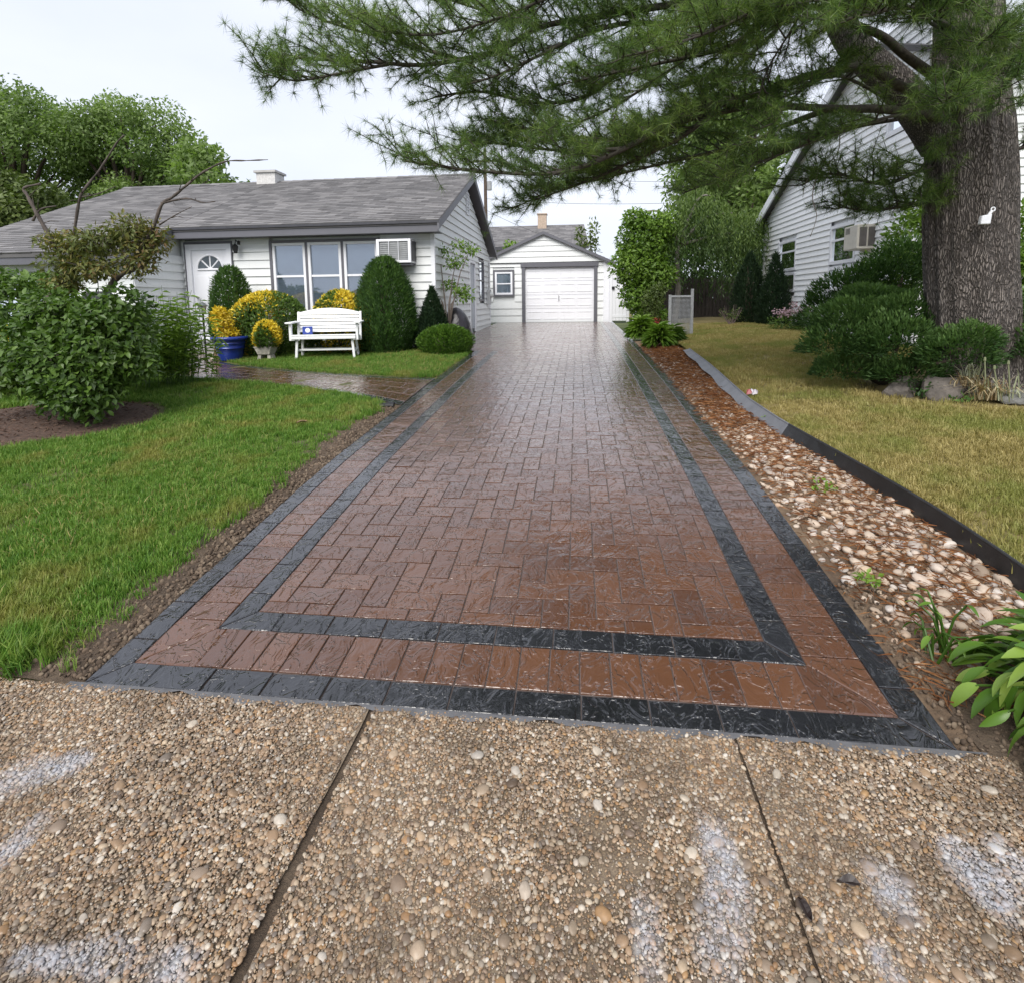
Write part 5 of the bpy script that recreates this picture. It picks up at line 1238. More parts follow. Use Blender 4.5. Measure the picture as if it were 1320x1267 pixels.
# rocks by the pine
M_ROCK = simple('field_stone', (.115, .10, .088), .85, .35, 9, .02, 22)
M_ROCK2 = simple('grey_stone', (.16, .16, .152), .85, .25, 9, .02, 22)
def rock(name, label, c, d, seed, m, rz=0, flat=.5):
    me = pebble_mesh(name, seed, 3, m); n = len(me.vertices); co = np.empty(n * 3, np.float32); me.vertices.foreach_get('co', co); co = co.reshape(-1, 3)
    co = np.sign(co) * np.abs(co * 2) ** .75 * .5
    for pn in unit(np.random.default_rng(seed).normal(size=(9, 3))):     # chip flat faces off it
        dd = co @ pn; lim = .30 + .1 * abs(pn[0]); k = dd > lim; co[k] -= np.outer((dd[k] - lim) * .9, pn)
    co += unit(co) * (.03 * fbm(co, 9, seed)[:, None] + .02 * fbm(co, 21, seed)[:, None])
    me.vertices.foreach_set('co', co.astype(np.float32).ravel()); me.polygons.foreach_set('use_smooth', np.zeros(len(me.polygons), bool)); me.update()
    o = link(name, me); o.location = c; o.scale = d; o.rotation_euler = (0, .05, rz); return tag(o, label, 'rock')
rock('rock', 'dark wedge-shaped rock half under the juniper', (3.50, 6.22, .57), (.46, .34, .40), 201, M_ROCK, .3)
rock('rock', 'brown grey boulder between the juniper and the dried lily clump', (3.74, 5.98, .64), (.40, .34, .34), 202, M_ROCK, -.2)
rock('rock', 'flat pale grey slab rock right of the dried lily clump', (4.42, 5.72, .60), (.74, .44, .22), 203, M_ROCK2, -.12)
orn = thing('tree_ornament', 'small white bird-shaped ornament hung on the pine trunk', 'ornament', (3.95, 5.92, 2.29)); orn.scale = (.82, .82, .82)
b = MB(); b.hexa([(-.06, -.03, 0), (.05, -.03, .0), (.05, .03, .0), (-.06, .03, .0), (-.05, -.03, .10), (.06, -.03, .12), (.06, .03, .12), (-.05, .03, .10)]); b.build('body', M_TRIM, orn, bevel=.012)
b = MB(); b.tube([(.04, 0, .11), (.07, 0, .16)], [.018, .015], 8); b.tube([(.08 + .022 * math.cos(a * .7), 0, .175 + .022 * math.sin(a * .7)) for a in range(10)], .008, 6); b.build('hook', M_TRIM, orn)

# ================================================================== PLANTS
def plant(name, label, cat, loc, group=None):
    return thing(name, label, cat, loc, 0, group)
def world(o, root):
    o.matrix_parent_inverse = Matrix.Translation(-root.location); return o
M_BARKB = simple('shrub_wood', (.075, .055, .042), .9, .3, 20, .006, 60)
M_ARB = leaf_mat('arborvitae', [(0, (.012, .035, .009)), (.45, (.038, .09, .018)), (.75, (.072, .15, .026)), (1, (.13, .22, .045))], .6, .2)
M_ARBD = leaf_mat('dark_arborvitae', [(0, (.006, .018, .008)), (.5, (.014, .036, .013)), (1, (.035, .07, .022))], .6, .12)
M_BOX = leaf_mat('box_leaf', [(0, (.02, .055, .008)), (.5, (.06, .13, .014)), (1, (.14, .25, .03))], .45, .22)
M_GREENL = leaf_mat('broad_green', [(0, (.026, .058, .010)), (.45, (.065, .125, .020)), (.8, (.115, .19, .034)), (1, (.17, .26, .055))], .42, .3)
M_LIME = leaf_mat('lime_leaf', [(0, (.06, .13, .016)), (.5, (.14, .24, .03)), (1, (.25, .37, .065))], .45, .32)
M_GOLDL = leaf_mat('golden_leaf', [(0, (.42, .31, .02)), (.5, (.68, .51, .03)), (1, (.80, .68, .09))], .45, .25, (1, .95, .4))
M_JUN = leaf_mat('juniper', [(0, (.02, .055, .018)), (.4, (.06, .125, .032)), (.8, (.12, .21, .05)), (1, (.19, .29, .075))], .6, .25)
M_TREE = leaf_mat('tree_leaf', [(0, (.07, .12, .035)), (.5, (.17, .25, .07)), (1, (.29, .38, .15))], .5, .45)
M_TREE2 = leaf_mat('yellow_tree_leaf', [(0, (.045, .07, .02)), (.5, (.10, .14, .035)), (1, (.17, .21, .06))], .5, .3)
M_WEEP = leaf_mat('weeping_leaf', [(0, (.02, .045, .014)), (.4, (.06, .11, .028)), (.75, (.125, .19, .042)), (1, (.20, .28, .07))], .5, .35)
M_MAPLE = leaf_mat('bronze_leaf', [(0, (.05, .075, .02)), (.45, (.12, .15, .035)), (.68, (.20, .18, .05)), (.84, (.22, .11, .07)), (1, (.26, .09, .085))], .5, .3, (1.1, 1, .6))
def stems(root, P0, tops, r0, m, name='stem', n=6):
    b = MB()
    for tp in tops:
        a = Vector(P0) + Vector((random.uniform(-.04, .04), random.uniform(-.04, .04), 0)); c = Vector(tp)
        mid = a.lerp(c, .5) + Vector((random.uniform(-.05, .05), random.uniform(-.05, .05), .05)); b.tube([a, mid, c], [r0, r0 * .7, r0 * .35], n)
    return world(b.build(name, m, root, True), root)

# clipped evergreens by the house
dome = lambda h: np.clip(np.minimum(1, .72 + h * 1.2) * np.sqrt(np.clip(1 - np.clip((h - .18) / .82, 0, 1) ** 2.3, 0, 1)), .02, 1)
cone = lambda h: np.clip(np.minimum(1, .8 + h) * (1 - np.clip((h - .05) / .95, 0, 1) ** 1.35), .02, 1)
oval = lambda h: np.clip(np.sqrt(np.clip(1 - (2 * h - .9) ** 2 / 1.21, 0, 1)), .05, 1)
def stray(n): return 1 + .10 * (RNG.random((n, 1)) < .06)
def evergreen(name, label, c, H, R, prof, n, m, L=.075, W=.016, seed=0.0, lobes=.15, cat='shrub', depth=.3, group=None):
    p = plant(name, label, cat, c, group)
    world(conifer_leaves('foliage', c, H, R, prof, n, L, W, m, p, lobes, .75, depth, seed), p)
    stems(p, c, [(c[0] + random.uniform(-.3, .3) * R, c[1] + random.uniform(-.3, .3) * R, c[2] + H * random.uniform(.55, .85)) for _ in range(7)], .03, M_BARKB)
    return p
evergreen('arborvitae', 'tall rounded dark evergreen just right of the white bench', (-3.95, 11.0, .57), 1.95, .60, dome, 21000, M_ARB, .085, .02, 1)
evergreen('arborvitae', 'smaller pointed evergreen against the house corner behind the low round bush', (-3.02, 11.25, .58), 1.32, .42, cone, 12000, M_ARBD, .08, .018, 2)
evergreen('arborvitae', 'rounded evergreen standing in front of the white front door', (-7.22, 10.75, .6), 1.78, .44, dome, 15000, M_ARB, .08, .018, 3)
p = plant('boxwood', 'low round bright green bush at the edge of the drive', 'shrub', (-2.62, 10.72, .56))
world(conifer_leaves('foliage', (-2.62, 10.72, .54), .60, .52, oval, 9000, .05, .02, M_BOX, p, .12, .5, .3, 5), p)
stems(p, (-2.62, 10.72, .54), [(-2.62 + random.uniform(-.3, .3), 10.72 + random.uniform(-.3, .3), .9) for _ in range(6)], .015, M_BARKB)
def golden(label, c, H, R, n, seed, thr, sq=1.0, side=False):
    p = plant('golden_euonymus', label, 'shrub', c)
    h = RNG.random(n); a = RNG.random(n) * 6.283; d = np.stack([np.cos(a), np.sin(a) * sq, 0 * a], 1)
    q = np.stack([np.cos(a) * 1.5, np.sin(a) * 1.5, h * H * 1.4], 1)
    rr = R * dome(h) * (1 + .27 * fbm(q, 2.4, seed)) * (1 - .28 * RNG.random(n) ** 2)
    P = np.array(c) + d * rr[:, None]; P[:, 2] += h * H
    A = unit(d * .7 + np.array([0, 0, .5]) + rdir(n) * .6); N = unit(d + np.array([0, 0, .6]) + rdir(n) * .6)
    ye = (fbm(q, 1.9, seed + 3) + .25 * RNG.normal(size=n) + .55 * (h - .45)) > thr
    if side: ye = (-.75 * np.cos(a) + 2.6 * (h - .58) * (h > .3) + .55 * fbm(q, 2.6, seed + 3) + .3 * RNG.normal(size=n)) > .55
    for nm, k, m, L, W in (('green_leaves', ~ye, M_GREENL, .06, .032), ('golden_leaves', ye, M_GOLDL, .07, .038)):
        P_ = P[k]; r = np.clip(.6 * RNG.random(len(P_)) + .4 * h[k], 0, 1)
        world(link(nm, leaf_mesh(nm, P_, A[k], N[k], L * (.6 + .7 * RNG.random(len(P_))), W * (.6 + .7 * RNG.random(len(P_))), m, r), p), p)
    stems(p, c, [(c[0] + random.uniform(-.5, .5) * R, c[1] + random.uniform(-.4, .4) * R, c[2] + H * random.uniform(.4, .8)) for _ in range(8)], .018, M_BARKB)
golden('large green shrub with golden yellow leaf patches behind the blue pot', (-6.28, 10.55, .57), 1.27, .98, 17000, 1.0, -.02, .7, True)
golden('golden shrub peeking over the back of the white bench', (-4.92, 10.95, .58), 1.28, .70, 10000, 4.4, .05, .7)
golden('small golden shrub growing out of the stone planter', (-5.88, 9.78, .79), .48, .25, 2600, 8.0, .02)
p = plant('pot_plant', 'yellow leaved shrub spilling over the cobalt blue pot', 'plant', (-6.72, 9.76, .93))
world(blob_leaves('golden_leaves', [(-6.74, 9.74, 1.22, .17, .16, .32), (-6.84, 9.76, 1.38, .13, .12, .18), (-6.66, 9.8, 1.05, .14, .12, .12)], 1500, .07, .035, M_GOLDL, p), p)
stems(p, (-6.68, 9.76, .93), [(-6.8, 9.7, 1.3), (-6.9, 9.7, 1.25), (-6.6, 9.8, 1.3), (-6.95, 9.68, 1.12)], .012, simple('tan_stem', (.25, .17, .09), .8))

# young dogwood by the gable
p = plant('dogwood', 'slender young tree with airy yellow green leaves by the house gable', 'tree', (-2.88, 12.0, .62))
b = MB(); bl = []
for (x, y, z) in ((-3.45, 12.0, 2.35), (-3.05, 12.1, 2.75), (-2.65, 12.0, 2.5), (-2.35, 12.1, 2.75), (-2.72, 12.2, 1.95), (-3.25, 12.0, 1.95), (-3.38, 11.9, 3.1), (-2.5, 12.0, 1.75)):
    mid = Vector((-2.88 + (x + 2.88) * .25, 12, 1.55)); b.tube([(-2.88 + random.uniform(-.05, .05), 12.0, .6), mid, (x * .6 - 2.88 * .4, 12.0, (z + 1.55) / 2 + .1), (x, y, z)], [.02, .016, .011, .005], 6)
    bl.append((x, y, z, .26, .24, .15)); bl.append((x + random.uniform(-.25, .25), y, z + random.uniform(-.05, .2), .2, .2, .12))
world(b.build('trunk', simple('grey_brown_twig', (.16, .13, .11), .8), p, True), p)
world(blob_leaves('crown', bl, 1500, .085, .038, M_LIME, p, .4, .9, .4), p)

# ------------------------------------------------------------------ big leafy shrub on the lawn, and the plants round it
SH = (-5.42, 5.32, .31)
p = plant('viburnum', 'big dark leafy shrub on the mulch bed of the left lawn', 'shrub', SH)
sb = [(SH[0], SH[1], 1.0, .66, .6, .46), (SH[0] - .48, SH[1], 1.12, .50, .46, .38), (SH[0] + .42, SH[1] - .05, 1.22, .42, .42, .44), (SH[0] - .05, SH[1] + .1, 1.42, .5, .45, .34), (SH[0] - .78, SH[1] - .05, .92, .34, .34, .26), (SH[0] + .22, SH[1] - .25, .74, .44, .32, .32), (SH[0] + .5, SH[1] + .1, 1.6, .26, .26, .22), (SH[0] - .35, SH[1] + .05, 1.62, .24, .24, .18), (SH[0] + .7, SH[1], 1.0, .2, .2, .2)]
world(blob_leaves('leaves', sb, 10500, .072, .046, M_GREENL, p, .6, .4, .25), p).__setitem__('kind', 'stuff')
def leaf_piece(seed, m, L=.080, W=.050, nseg=4, droop=.35, fold=.25):
    rg = np.random.default_rng(seed); V = []; F = []
    for i in range(nseg + 1):
        t = i / nseg; w = W * .5 * (math.sin(math.pi * min(1, t * .86 + .07)) ** .8) * (1 - .25 * t); z = -droop * L * t * t
        if i == nseg: w = W * .03
        V += [(L * t, -w, z + fold * w), (L * t, 0, z), (L * t, w, z + fold * w)]
    for i in range(nseg): F += [(3 * i, 3 * i + 3, 3 * i + 4, 3 * i + 1), (3 * i + 1, 3 * i + 4, 3 * i + 5, 3 * i + 2)]
    me = bpy.data.meshes.new('leaf'); me.from_pydata(V, [], F); me.materials.append(m); me.polygons.foreach_set('use_smooth', np.ones(len(F), bool)); me.update(); return me
M_GREENO = leaf_mat('broad_green_leaf', [(0, (.035, .075, .012)), (.5, (.08, .145, .022)), (1, (.14, .22, .042))], .42, .3, src='obj')
lp_ = [leaf_piece(k, M_GREENO) for k in range(4)]
n_ = 0
while n_ < 300:
    bk = sb[n_ % 9]; d = rdir(1)[0]
    if d[1] > .35: continue
    P = np.array(bk[:3]) + d * np.array(bk[3:]) * RNG.uniform(.92, 1.06)
    if P[2] < .45: continue
    o = link('leaf', lp_[n_ % 4], p); o.matrix_parent_inverse = Matrix.Translation(-p.location); o.location = P
    A = Vector(d * .75 + RNG.normal(size=3) * .5 + np.array([0, 0, -.25])).normalized(); N = Vector(d * .5 + np.array([0, 0, .8]) + RNG.normal(size=3) * .25)
    N = (N - A * N.dot(A)).normalized(); Bv = N.cross(A); o.rotation_euler = Matrix((A, Bv, N)).transposed().to_euler(); s = RNG.uniform(.7, 1.2); o.scale = (s, s, s); n_ += 1
stems(p, SH, [(SH[0] + random.uniform(-.5, .5), SH[1] + random.uniform(-.3, .3), random.uniform(.7, 1.1)) for _ in range(14)], .022, M_BARKB)

# old half-dead maple
MAPLE = {
    'trunk': [(-6.35,5.90,0.18), (-6.29,5.90,0.81), (-6.40,5.90,1.33), (-6.35,5.90,1.56), (-6.11,5.90,1.82), (-5.97,5.90,2.07)],
    'arm': [(-6.10,5.90,1.65), (-5.75,5.80,1.56), (-5.57,5.80,1.51), (-5.40,5.80,1.83), (-5.20,5.80,1.98), (-4.95,5.80,2.04)],
    'left': [(-6.02,5.90,2.02), (-6.17,5.90,2.34), (-6.27,5.90,2.53), (-6.38,5.90,2.75), (-6.46,5.90,2.92), (-6.49,5.90,3.00), (-6.27,5.90,3.04)],
    'left2': [(-6.42,5.90,2.62), (-6.30,5.90,2.75), (-6.09,5.90,2.78)],
    'mid': [(-5.97,5.90,2.07), (-5.94,5.90,2.31), (-5.89,5.90,2.47), (-5.79,5.90,2.81), (-5.71,5.90,2.95), (-5.56,6.00,3.21), (-5.33,6.00,3.48), (-5.22,6.00,3.57)],
    'mid2': [(-5.77,5.90,2.87), (-5.54,5.90,2.90), (-5.29,5.90,2.98)],
    'right': [(-5.15,5.80,1.98), (-4.98,5.80,2.22), (-4.80,5.80,2.45), (-4.66,5.80,2.73), (-4.52,5.80,2.81), (-4.34,5.80,2.93), (-4.12,5.80,3.07), (-3.85,5.80,3.17), (-3.60,5.80,3.17), (-3.35,5.80,3.17)],
    'right2': [(-4.66,5.80,2.75), (-4.35,5.80,2.79), (-4.15,5.80,2.74), (-4.00,5.80,2.75)],
    'right3': [(-4.71,5.80,2.51), (-4.51,5.80,2.61), (-4.29,5.80,2.70)],
}
p = plant('old_maple', 'gnarled half dead maple with bare crooked branches behind the big shrub', 'tree', (-6.3, 5.9, .32))
t = NT('maple_bark'); t.set(base=t.ramp(t.noise(14, 6, stretch=(1, 1, .35)), [(.3, (.035, .028, .024)), (.6, (.10, .08, .07)), (.8, (.18, .15, .13))]), rough=.9); t.bump(t.noise(50, 5, stretch=(1, 1, .3)), .8, .012); M_MB = t.m
rad0 = {'trunk': (.12, .075), 'arm': (.055, .022), 'left': (.030, .012), 'left2': (.016, .006), 'mid': (.024, .007), 'mid2': (.010, .003), 'right': (.026, .005), 'right2': (.014, .004), 'right3': (.010, .003)}
def smooth_path(P, k=4):
    P = [Vector(q) for q in P]; out = []
    for i in range(len(P) - 1):
        p0, p1, p2, p3 = P[max(i - 1, 0)], P[i], P[i + 1], P[min(i + 2, len(P) - 1)]
        for j in range(k):
            t = j / k; out.append(.5 * ((2 * p1) + (-p0 + p2) * t + (2 * p0 - 5 * p1 + 4 * p2 - p3) * t * t + (-p0 + 3 * p1 - 3 * p2 + p3) * t ** 3))
    return out + [P[-1]]
for k, P in MAPLE.items():
    q = smooth_path(P); ra, rb = rad0[k]; n = len(q)
    b = MB(); b.tube(q, [ra + (rb - ra) * (i / (n - 1)) ** .8 + .1 * ra * math.sin(i * 1.9) for i in range(n)], 9)
    if k not in ('trunk', 'arm'):
        for i in range(3, int(n * .75), 3):
            d = Vector(rdir(1)[0]) * .13 + Vector((.04, 0, .05)); b.tube([q[i], q[i] + d * .5 + Vector((0, 0, .02)), q[i] + d], [.006, .004, .002], 4)
    world(b.build('trunk' if k == 'trunk' else 'branch', M_MB, p, True), p)
mb_ = [(-5.75, 5.85, 2.32, .38, .3, .16), (-5.35, 5.8, 2.36, .34, .3, .15), (-5.05, 5.8, 2.48, .28, .26, .17), (-5.95, 5.85, 2.1, .30, .28, .18), (-5.5, 5.75, 2.05, .35, .28, .15), (-5.0, 5.8, 2.15, .22, .24, .22), (-6.15, 5.9, 2.38, .22, .2, .1), (-4.85, 5.85, 2.35, .18, .2, .2), (-5.98, 5.8, 1.86, .22, .2, .14)]
world(blob_leaves('crown', mb_, 4600, .07, .028, M_MAPLE, p, .6, .9, .3), p)
b = MB()
for k in range(70):
    bb_ = mb_[k % 9]; c = Vector(bb_[:3]); d = Vector(rdir(1)[0]); b.tube([c + Vector((d.x * .1, d.y * .1, -.1)), c + Vector((d.x * bb_[3] * .6, d.y * .2, .02)), c + Vector((d.x * bb_[3], d.y * bb_[4], d.z * bb_[5]))], [.006, .004, .002], 4)
world(b.build('twigs', M_MB, p), p)
# other foliage round it
p = plant('dogwood_shrub', 'layered green shrub at the far left in front of the house wing', 'shrub', (-8.6, 7.6, .44))
world(blob_leaves('foliage', [(-8.6, 7.6, 1.9, .75, .5, .16), (-8.3, 7.5, 1.6, .6, .5, .14), (-9.2, 7.6, 2.05, .7, .5, .18), (-8.9, 7.5, 1.3, .8, .5, .2), (-8.1, 7.6, 2.0, .4, .4, .12)], 2600, .11, .06, M_GREENL, p, .8, .8), p); stems(p, (-8.6, 7.6, .4), [(-8.3, 7.6, 1.6), (-8.9, 7.6, 1.9), (-9.2, 7.6, 2.0), (-8.5, 7.5, 1.9)], .025, M_BARKB)
p = plant('spirea', 'yellow green mound shrub with one yellow bloom left of the big shrub', 'shrub', (-7.9, 6.7, .42))
world(blob_leaves('foliage', [(-7.9, 6.7, .85, .75, .5, .55), (-7.4, 6.6, .8, .5, .5, .45), (-8.6, 6.9, .9, .7, .5, .5)], 5000, .07, .03, M_LIME, p), p); stems(p, (-7.9, 6.7, .4), [(-7.9 + random.uniform(-.5, .5), 6.7, 1.0) for _ in range(8)], .012, M_BARKB)
world(blob_leaves('bloom', [(-7.35, 6.25, 1.25, .08, .06, .06)], 60, .06, .03, M_GOLDL, p), p)
p = plant('hydrangea', 'green shrub filling in behind the gnarled maple trunk', 'shrub', (-6.3, 6.6, .4))
world(blob_leaves('foliage', [(-6.5, 6.6, 1.15, .7, .5, .5), (-5.85, 6.4, 1.25, .45, .4, .35), (-7.1, 6.8, 1.2, .5, .4, .4)], 4200, .10, .06, M_GREENL, p), p); stems(p, (-6.3, 6.6, .4), [(-6.3 + random.uniform(-.6, .6), 6.6, 1.2) for _ in range(8)], .015, M_BARKB)
p = plant('goldenrod', 'tall bright green leafy weeds beside the walk and the front door wall', 'plant', (-6.4, 7.3, .44))
b = MB(); P_, A_, N_, R_ = [], [], [], []
for k in range(60):
    x0, y0 = -5.88 + RNG.normal() * .22, 7.35 + RNG.normal() * .2; hh = RNG.uniform(.75, 1.5) * (1 - .45 * abs(x0 + 5.9)); lean = Vector((RNG.normal() * .16 + .12, RNG.normal() * .15, 0)); base = Vector((x0, y0, zD(y0) - .02))
    b.tube([base, base + lean * .4 + Vector((0, 0, hh * .55)), base + lean + Vector((0, 0, hh))], [.006, .005, .002], 4)
    for j in range(26):
        f = .2 + .8 * j / 26; a = j * 2.4 + k; d = np.array([math.cos(a), math.sin(a), .25]); q = base + lean * f * f + Vector((0, 0, hh * f)); P_.append(q); A_.append(d + RNG.normal(size=3) * .2); N_.append([-.2 * d[0], -.2 * d[1], 1]); R_.append(min(1, .3 + .5 * f + .25 * RNG.random()))
world(b.build('stems', M_LIME, p), p)
n = len(P_); world(link('leaves', leaf_mesh('leaves', np.array(P_), np.array(A_), np.array(N_, float), .15 * RNG.uniform(.6, 1.2, n), .030 * RNG.uniform(.7, 1.2, n), M_LIME, np.array(R_), .2, .35), p), p)
p = plant('perennial', 'low broad leaved plants edging the walk under the tall weeds', 'plant', (-7.35, 8.75, .5))
world(blob_leaves('leaves', [(-7.35, 8.85, .72, .45, .35, .22), (-7.0, 8.6, .62, .3, .25, .15), (-7.7, 9.1, .8, .4, .3, .25)], 650, .16, .07, M_LIME, p, .8, .7), p)

# ------------------------------------------------------------------ trees far left
def tree(label, c, blobs, n, L, m, tr=.22, cat='tree', name='broadleaf_tree', shell=.6):
    p = plant(name, label, cat, c)
    b = MB(); top = max(q[2] for q in blobs)
    b.tube([(c[0], c[1], c[2] - .3), (c[0] + .1, c[1], c[2] + (top - c[2]) * .4), (c[0], c[1], top)], [tr, tr * .75, tr * .2], 10)
    for q in blobs: b.tube([(c[0], c[1], c[2] + (q[2] - c[2]) * .45), ((c[0] + q[0]) / 2, (c[1] + q[1]) / 2, c[2] + (q[2] - c[2]) * .8), q[:3]], [tr * .45, tr * .3, tr * .08], 6)
    world(b.build('trunk', M_BARKB, p, True), p); world(blob_leaves('crown', blobs, n, L, L * .55, m, p, .5, shell, .2), p); return p
def crown(cx, cy, cz, R, H, k, seed):
    rg = np.random.default_rng(seed); out = []
    for i in range(k):
        d = unit(rg.normal(size=3)); s = rg.uniform(.28, .46); out.append((cx + d[0] * R * .68, cy + d[1] * R * .6, cz + d[2] * H * .68, R * s, R * s, H * s * .75))
    return out
tree('large round crowned green tree at the far left behind the house', (-28, 25, .95), crown(-27.2, 25, 8.4, 4.2, 4.0, 24, 1), 30000, .19, M_TREE, .3)
tree('second big rounded tree just right of the far left tree', (-22.6, 26, .95), crown(-22.4, 26, 8.6, 3.6, 3.9, 22, 2), 28000, .19, M_TREE, .3)
tree('loose pale tree peeking over the ridge left of the chimney', (-15.6, 22, .9), crown(-15.8, 22, 6.4, 2.0, 2.1, 16, 3) + [(-16.6, 22, 7.6, .5, .5, .7), (-14.6, 22, 6.3, .8, .5, .4)], 4200, .26, M_TREE, .16)
tree('yellowish shrubby tree low behind the left end of the roof', (-24, 21.5, .9), crown(-24.2, 21.5, 5.4, 2.6, 2.2, 16, 4), 13000, .24, M_TREE2, .2)
tree('dark tree at the far left edge behind the house', (-30, 23, .9), crown(-29.5, 23, 4.0, 3.2, 2.8, 14, 5), 12000, .28, M_ARBD, .25)
tree('small sprig of tree showing right of the grey roof behind the garage', (.7, 30, .95), [(.6, 30, 4.2, .5, .4, 1.2), (.9, 30, 5.2, .3, .3, .8), (.2, 30, 5.0, .25, .3, .6)], 420, .22, M_TREE2, .08)
tree('tall dark green tree behind the weeping tree and the gabled house', (6.9, 24, .95), crown(6.6, 24, 7.0, 2.9, 3.6, 20, 6), 14000, .26, M_TREE, .25)
tree('low green tree top between the two house roofs', (-3.6, 30, .95), [(-3.5, 30, 4.4, .5, .5, .5), (-3.0, 30, 4.1, .5, .4, .4)], 500, .2, M_LIME, .08)

# ------------------------------------------------------------------ right of the garage
p = tree('bushy bright green small tree beside the white gate', (2.0, 16.2, .72), [(1.9, 16.2, 3.3, .8, .7, .75), (1.6, 16.0, 2.6, .65, .6, .6), (2.2, 16.0, 2.3, .6, .6, .6), (1.8, 15.8, 1.7, .55, .5, .5), (2.3, 16.3, 3.7, .6, .6, .4), (1.7, 16.2, 3.9, .4, .4, .3), (2.1, 15.8, 1.2, .45, .4, .35)], 9000, .12, M_LIME, .07)
world(blob_leaves('inner_leaves', [(1.9, 16.3, 2.4, .7, .6, 1.3)], 2500, .12, .06, M_GREENL, p), p)
p = plant('euonymus', 'small pale green shrub in front of the bright green tree', 'shrub', (2.02, 14.7, .72)); world(blob_leaves('foliage', [(2.0, 14.7, 1.6, .28, .26, .3), (1.95, 14.7, 1.2, .22, .2, .25), (2.15, 14.7, 1.85, .18, .18, .16)], 1100, .09, .045, M_TREE2, p), p); stems(p, (2.02, 14.7, .7), [(2.0, 14.7, 1.6), (2.15, 14.7, 1.8), (1.9, 14.7, 1.4)], .014, M_BARKB)
p = plant('rose_bush', 'low bush with dull red flowers behind the hostas', 'shrub', (1.85, 14.6, .70)); world(blob_leaves('foliage', [(1.85, 14.5, .92, .38, .3, .2)], 900, .07, .035, M_GREENL, p), p)
M_REDFL = leaf_mat('red_petals', [(0, (.22, .03, .025)), (1, (.42, .08, .06))], .6, .2); world(blob_leaves('flowers', [(1.62, 14.4, 1.08, .12, .1, .07), (2.0, 14.4, 1.05, .14, .1, .08), (1.85, 14.35, .98, .08, .1, .06)], 260, .06, .045, M_REDFL, p), p)
# weeping tree
p = plant('weeping_tree', 'weeping tree with hanging yellow green curtains of leaves at the back of the side lawn', 'tree', (3.05, 17.0, .85))
b = MB(); b.tube(smooth_path([(2.95, 17, .8), (3.05, 17, 1.9), (3.0, 17, 3.0), (3.15, 17, 3.9)]), [.10 - .005 * i for i in range(13)], 9)
for (x, y, z) in ((4.6, 17, 4.1), (5.3, 17.2, 3.6), (2.0, 16.8, 4.2), (3.8, 16.4, 4.5), (4.0, 17.6, 4.4)): b.tube(smooth_path([(3.05, 17, 3.2), ((3.05 + x) / 2, y, z - .1), (x, y, z)]), [.06 - .006 * i for i in range(9)], 6)
world(b.build('trunk', simple('weeping_bark', (.20, .18, .16), .9, .3), p, True), p)
P_, A_, N_, R_ = [], [], [], []; rg = np.random.default_rng(14)
for k in range(900):
    a = rg.random() * 6.283; rr = rg.random() ** .5; x = 3.75 + 1.95 * rr * math.cos(a); y = 16.9 + 1.4 * rr * math.sin(a); zt = 4.55 - 1.0 * rr ** 2.2 + rg.normal() * .15 + .25 * math.sin(x * 2.4)
    ln = rg.uniform(.5, 2.3) * (.45 + .75 * rr); ln = min(ln, zt - 1.25 - .8 * rg.random()); kk = max(3, int(ln / .07))
    sway = rg.normal(size=2) * .12; tone = rg.random()
    for j in range(kk):
        f = j / kk; P_.append((x + sway[0] * f + rg.normal() * .02, y + sway[1] * f + rg.normal() * .02, zt - ln * f)); A_.append((rg.normal() * .45, rg.normal() * .45, -.8)); N_.append(rg.normal(size=3)); R_.append(np.clip(.25 * tone + .30 * rg.random() + .45 * (1 - f) , 0, 1))
n = len(P_); world(link('crown', leaf_mesh('crown', np.array(P_), np.array(A_), np.array(N_), .13 * RNG.uniform(.6, 1.3, n), .034 * RNG.uniform(.7, 1.3, n), M_WEEP, np.array(R_)), p), p)
evergreen('arborvitae', 'left of the two dark pointed evergreens by the gabled house', (4.62, 15.4, .9), 1.92, .42, lambda h: np.clip(1 - np.clip((h - .25) / .75, 0, 1) ** 1.8, .03, 1), 6500, M_ARBD, .10, .022, 11)
evergreen('arborvitae', 'right pointed dark evergreen touching the gabled house corner', (5.0, 14.6, .9), 1.80, .40, cone, 6500, M_ARBD, .11, .024, 12)
M_PINKF = leaf_mat('pink_petals', [(0, (.35, .22, .28)), (1, (.6, .45, .52))], .6, .3)
p = plant('pink_phlox', 'twiggy plant with pale pink flowers below the gabled house wall', 'plant', (4.75, 12.9, .86)); world(blob_leaves('foliage', [(4.75, 12.9, 1.05, .45, .3, .18), (5.0, 12.6, 1.0, .3, .3, .15)], 900, .08, .025, M_GREENL, p), p); world(blob_leaves('flowers', [(4.65, 12.85, 1.28, .3, .2, .1), (5.0, 12.7, 1.3, .25, .2, .12), (4.8, 12.8, 1.45, .12, .1, .08)], 420, .05, .04, M_PINKF, p, shell=.9), p)
p = plant('bare_shrub', 'small sparse twiggy shrub left of the dark evergreens', 'shrub', (4.05, 14.9, .88)); b = MB()
for k in range(26): d = rdir(1)[0]; b.tube([(4.05, 14.9, .86), (4.05 + d[0] * .18, 14.9, 1.1), (4.05 + d[0] * .34, 14.9 + d[1] * .2, 1.25 + .22 * abs(d[2]))], [.008, .005, .002], 4)
world(b.build('stem', simple('pinkish_twig', (.2, .15, .14), .8), p), p); world(blob_leaves('leaves', [(4.05, 14.9, 1.2, .3, .2, .15)], 160, .06, .03, M_TREE2, p, shell=.9), p)
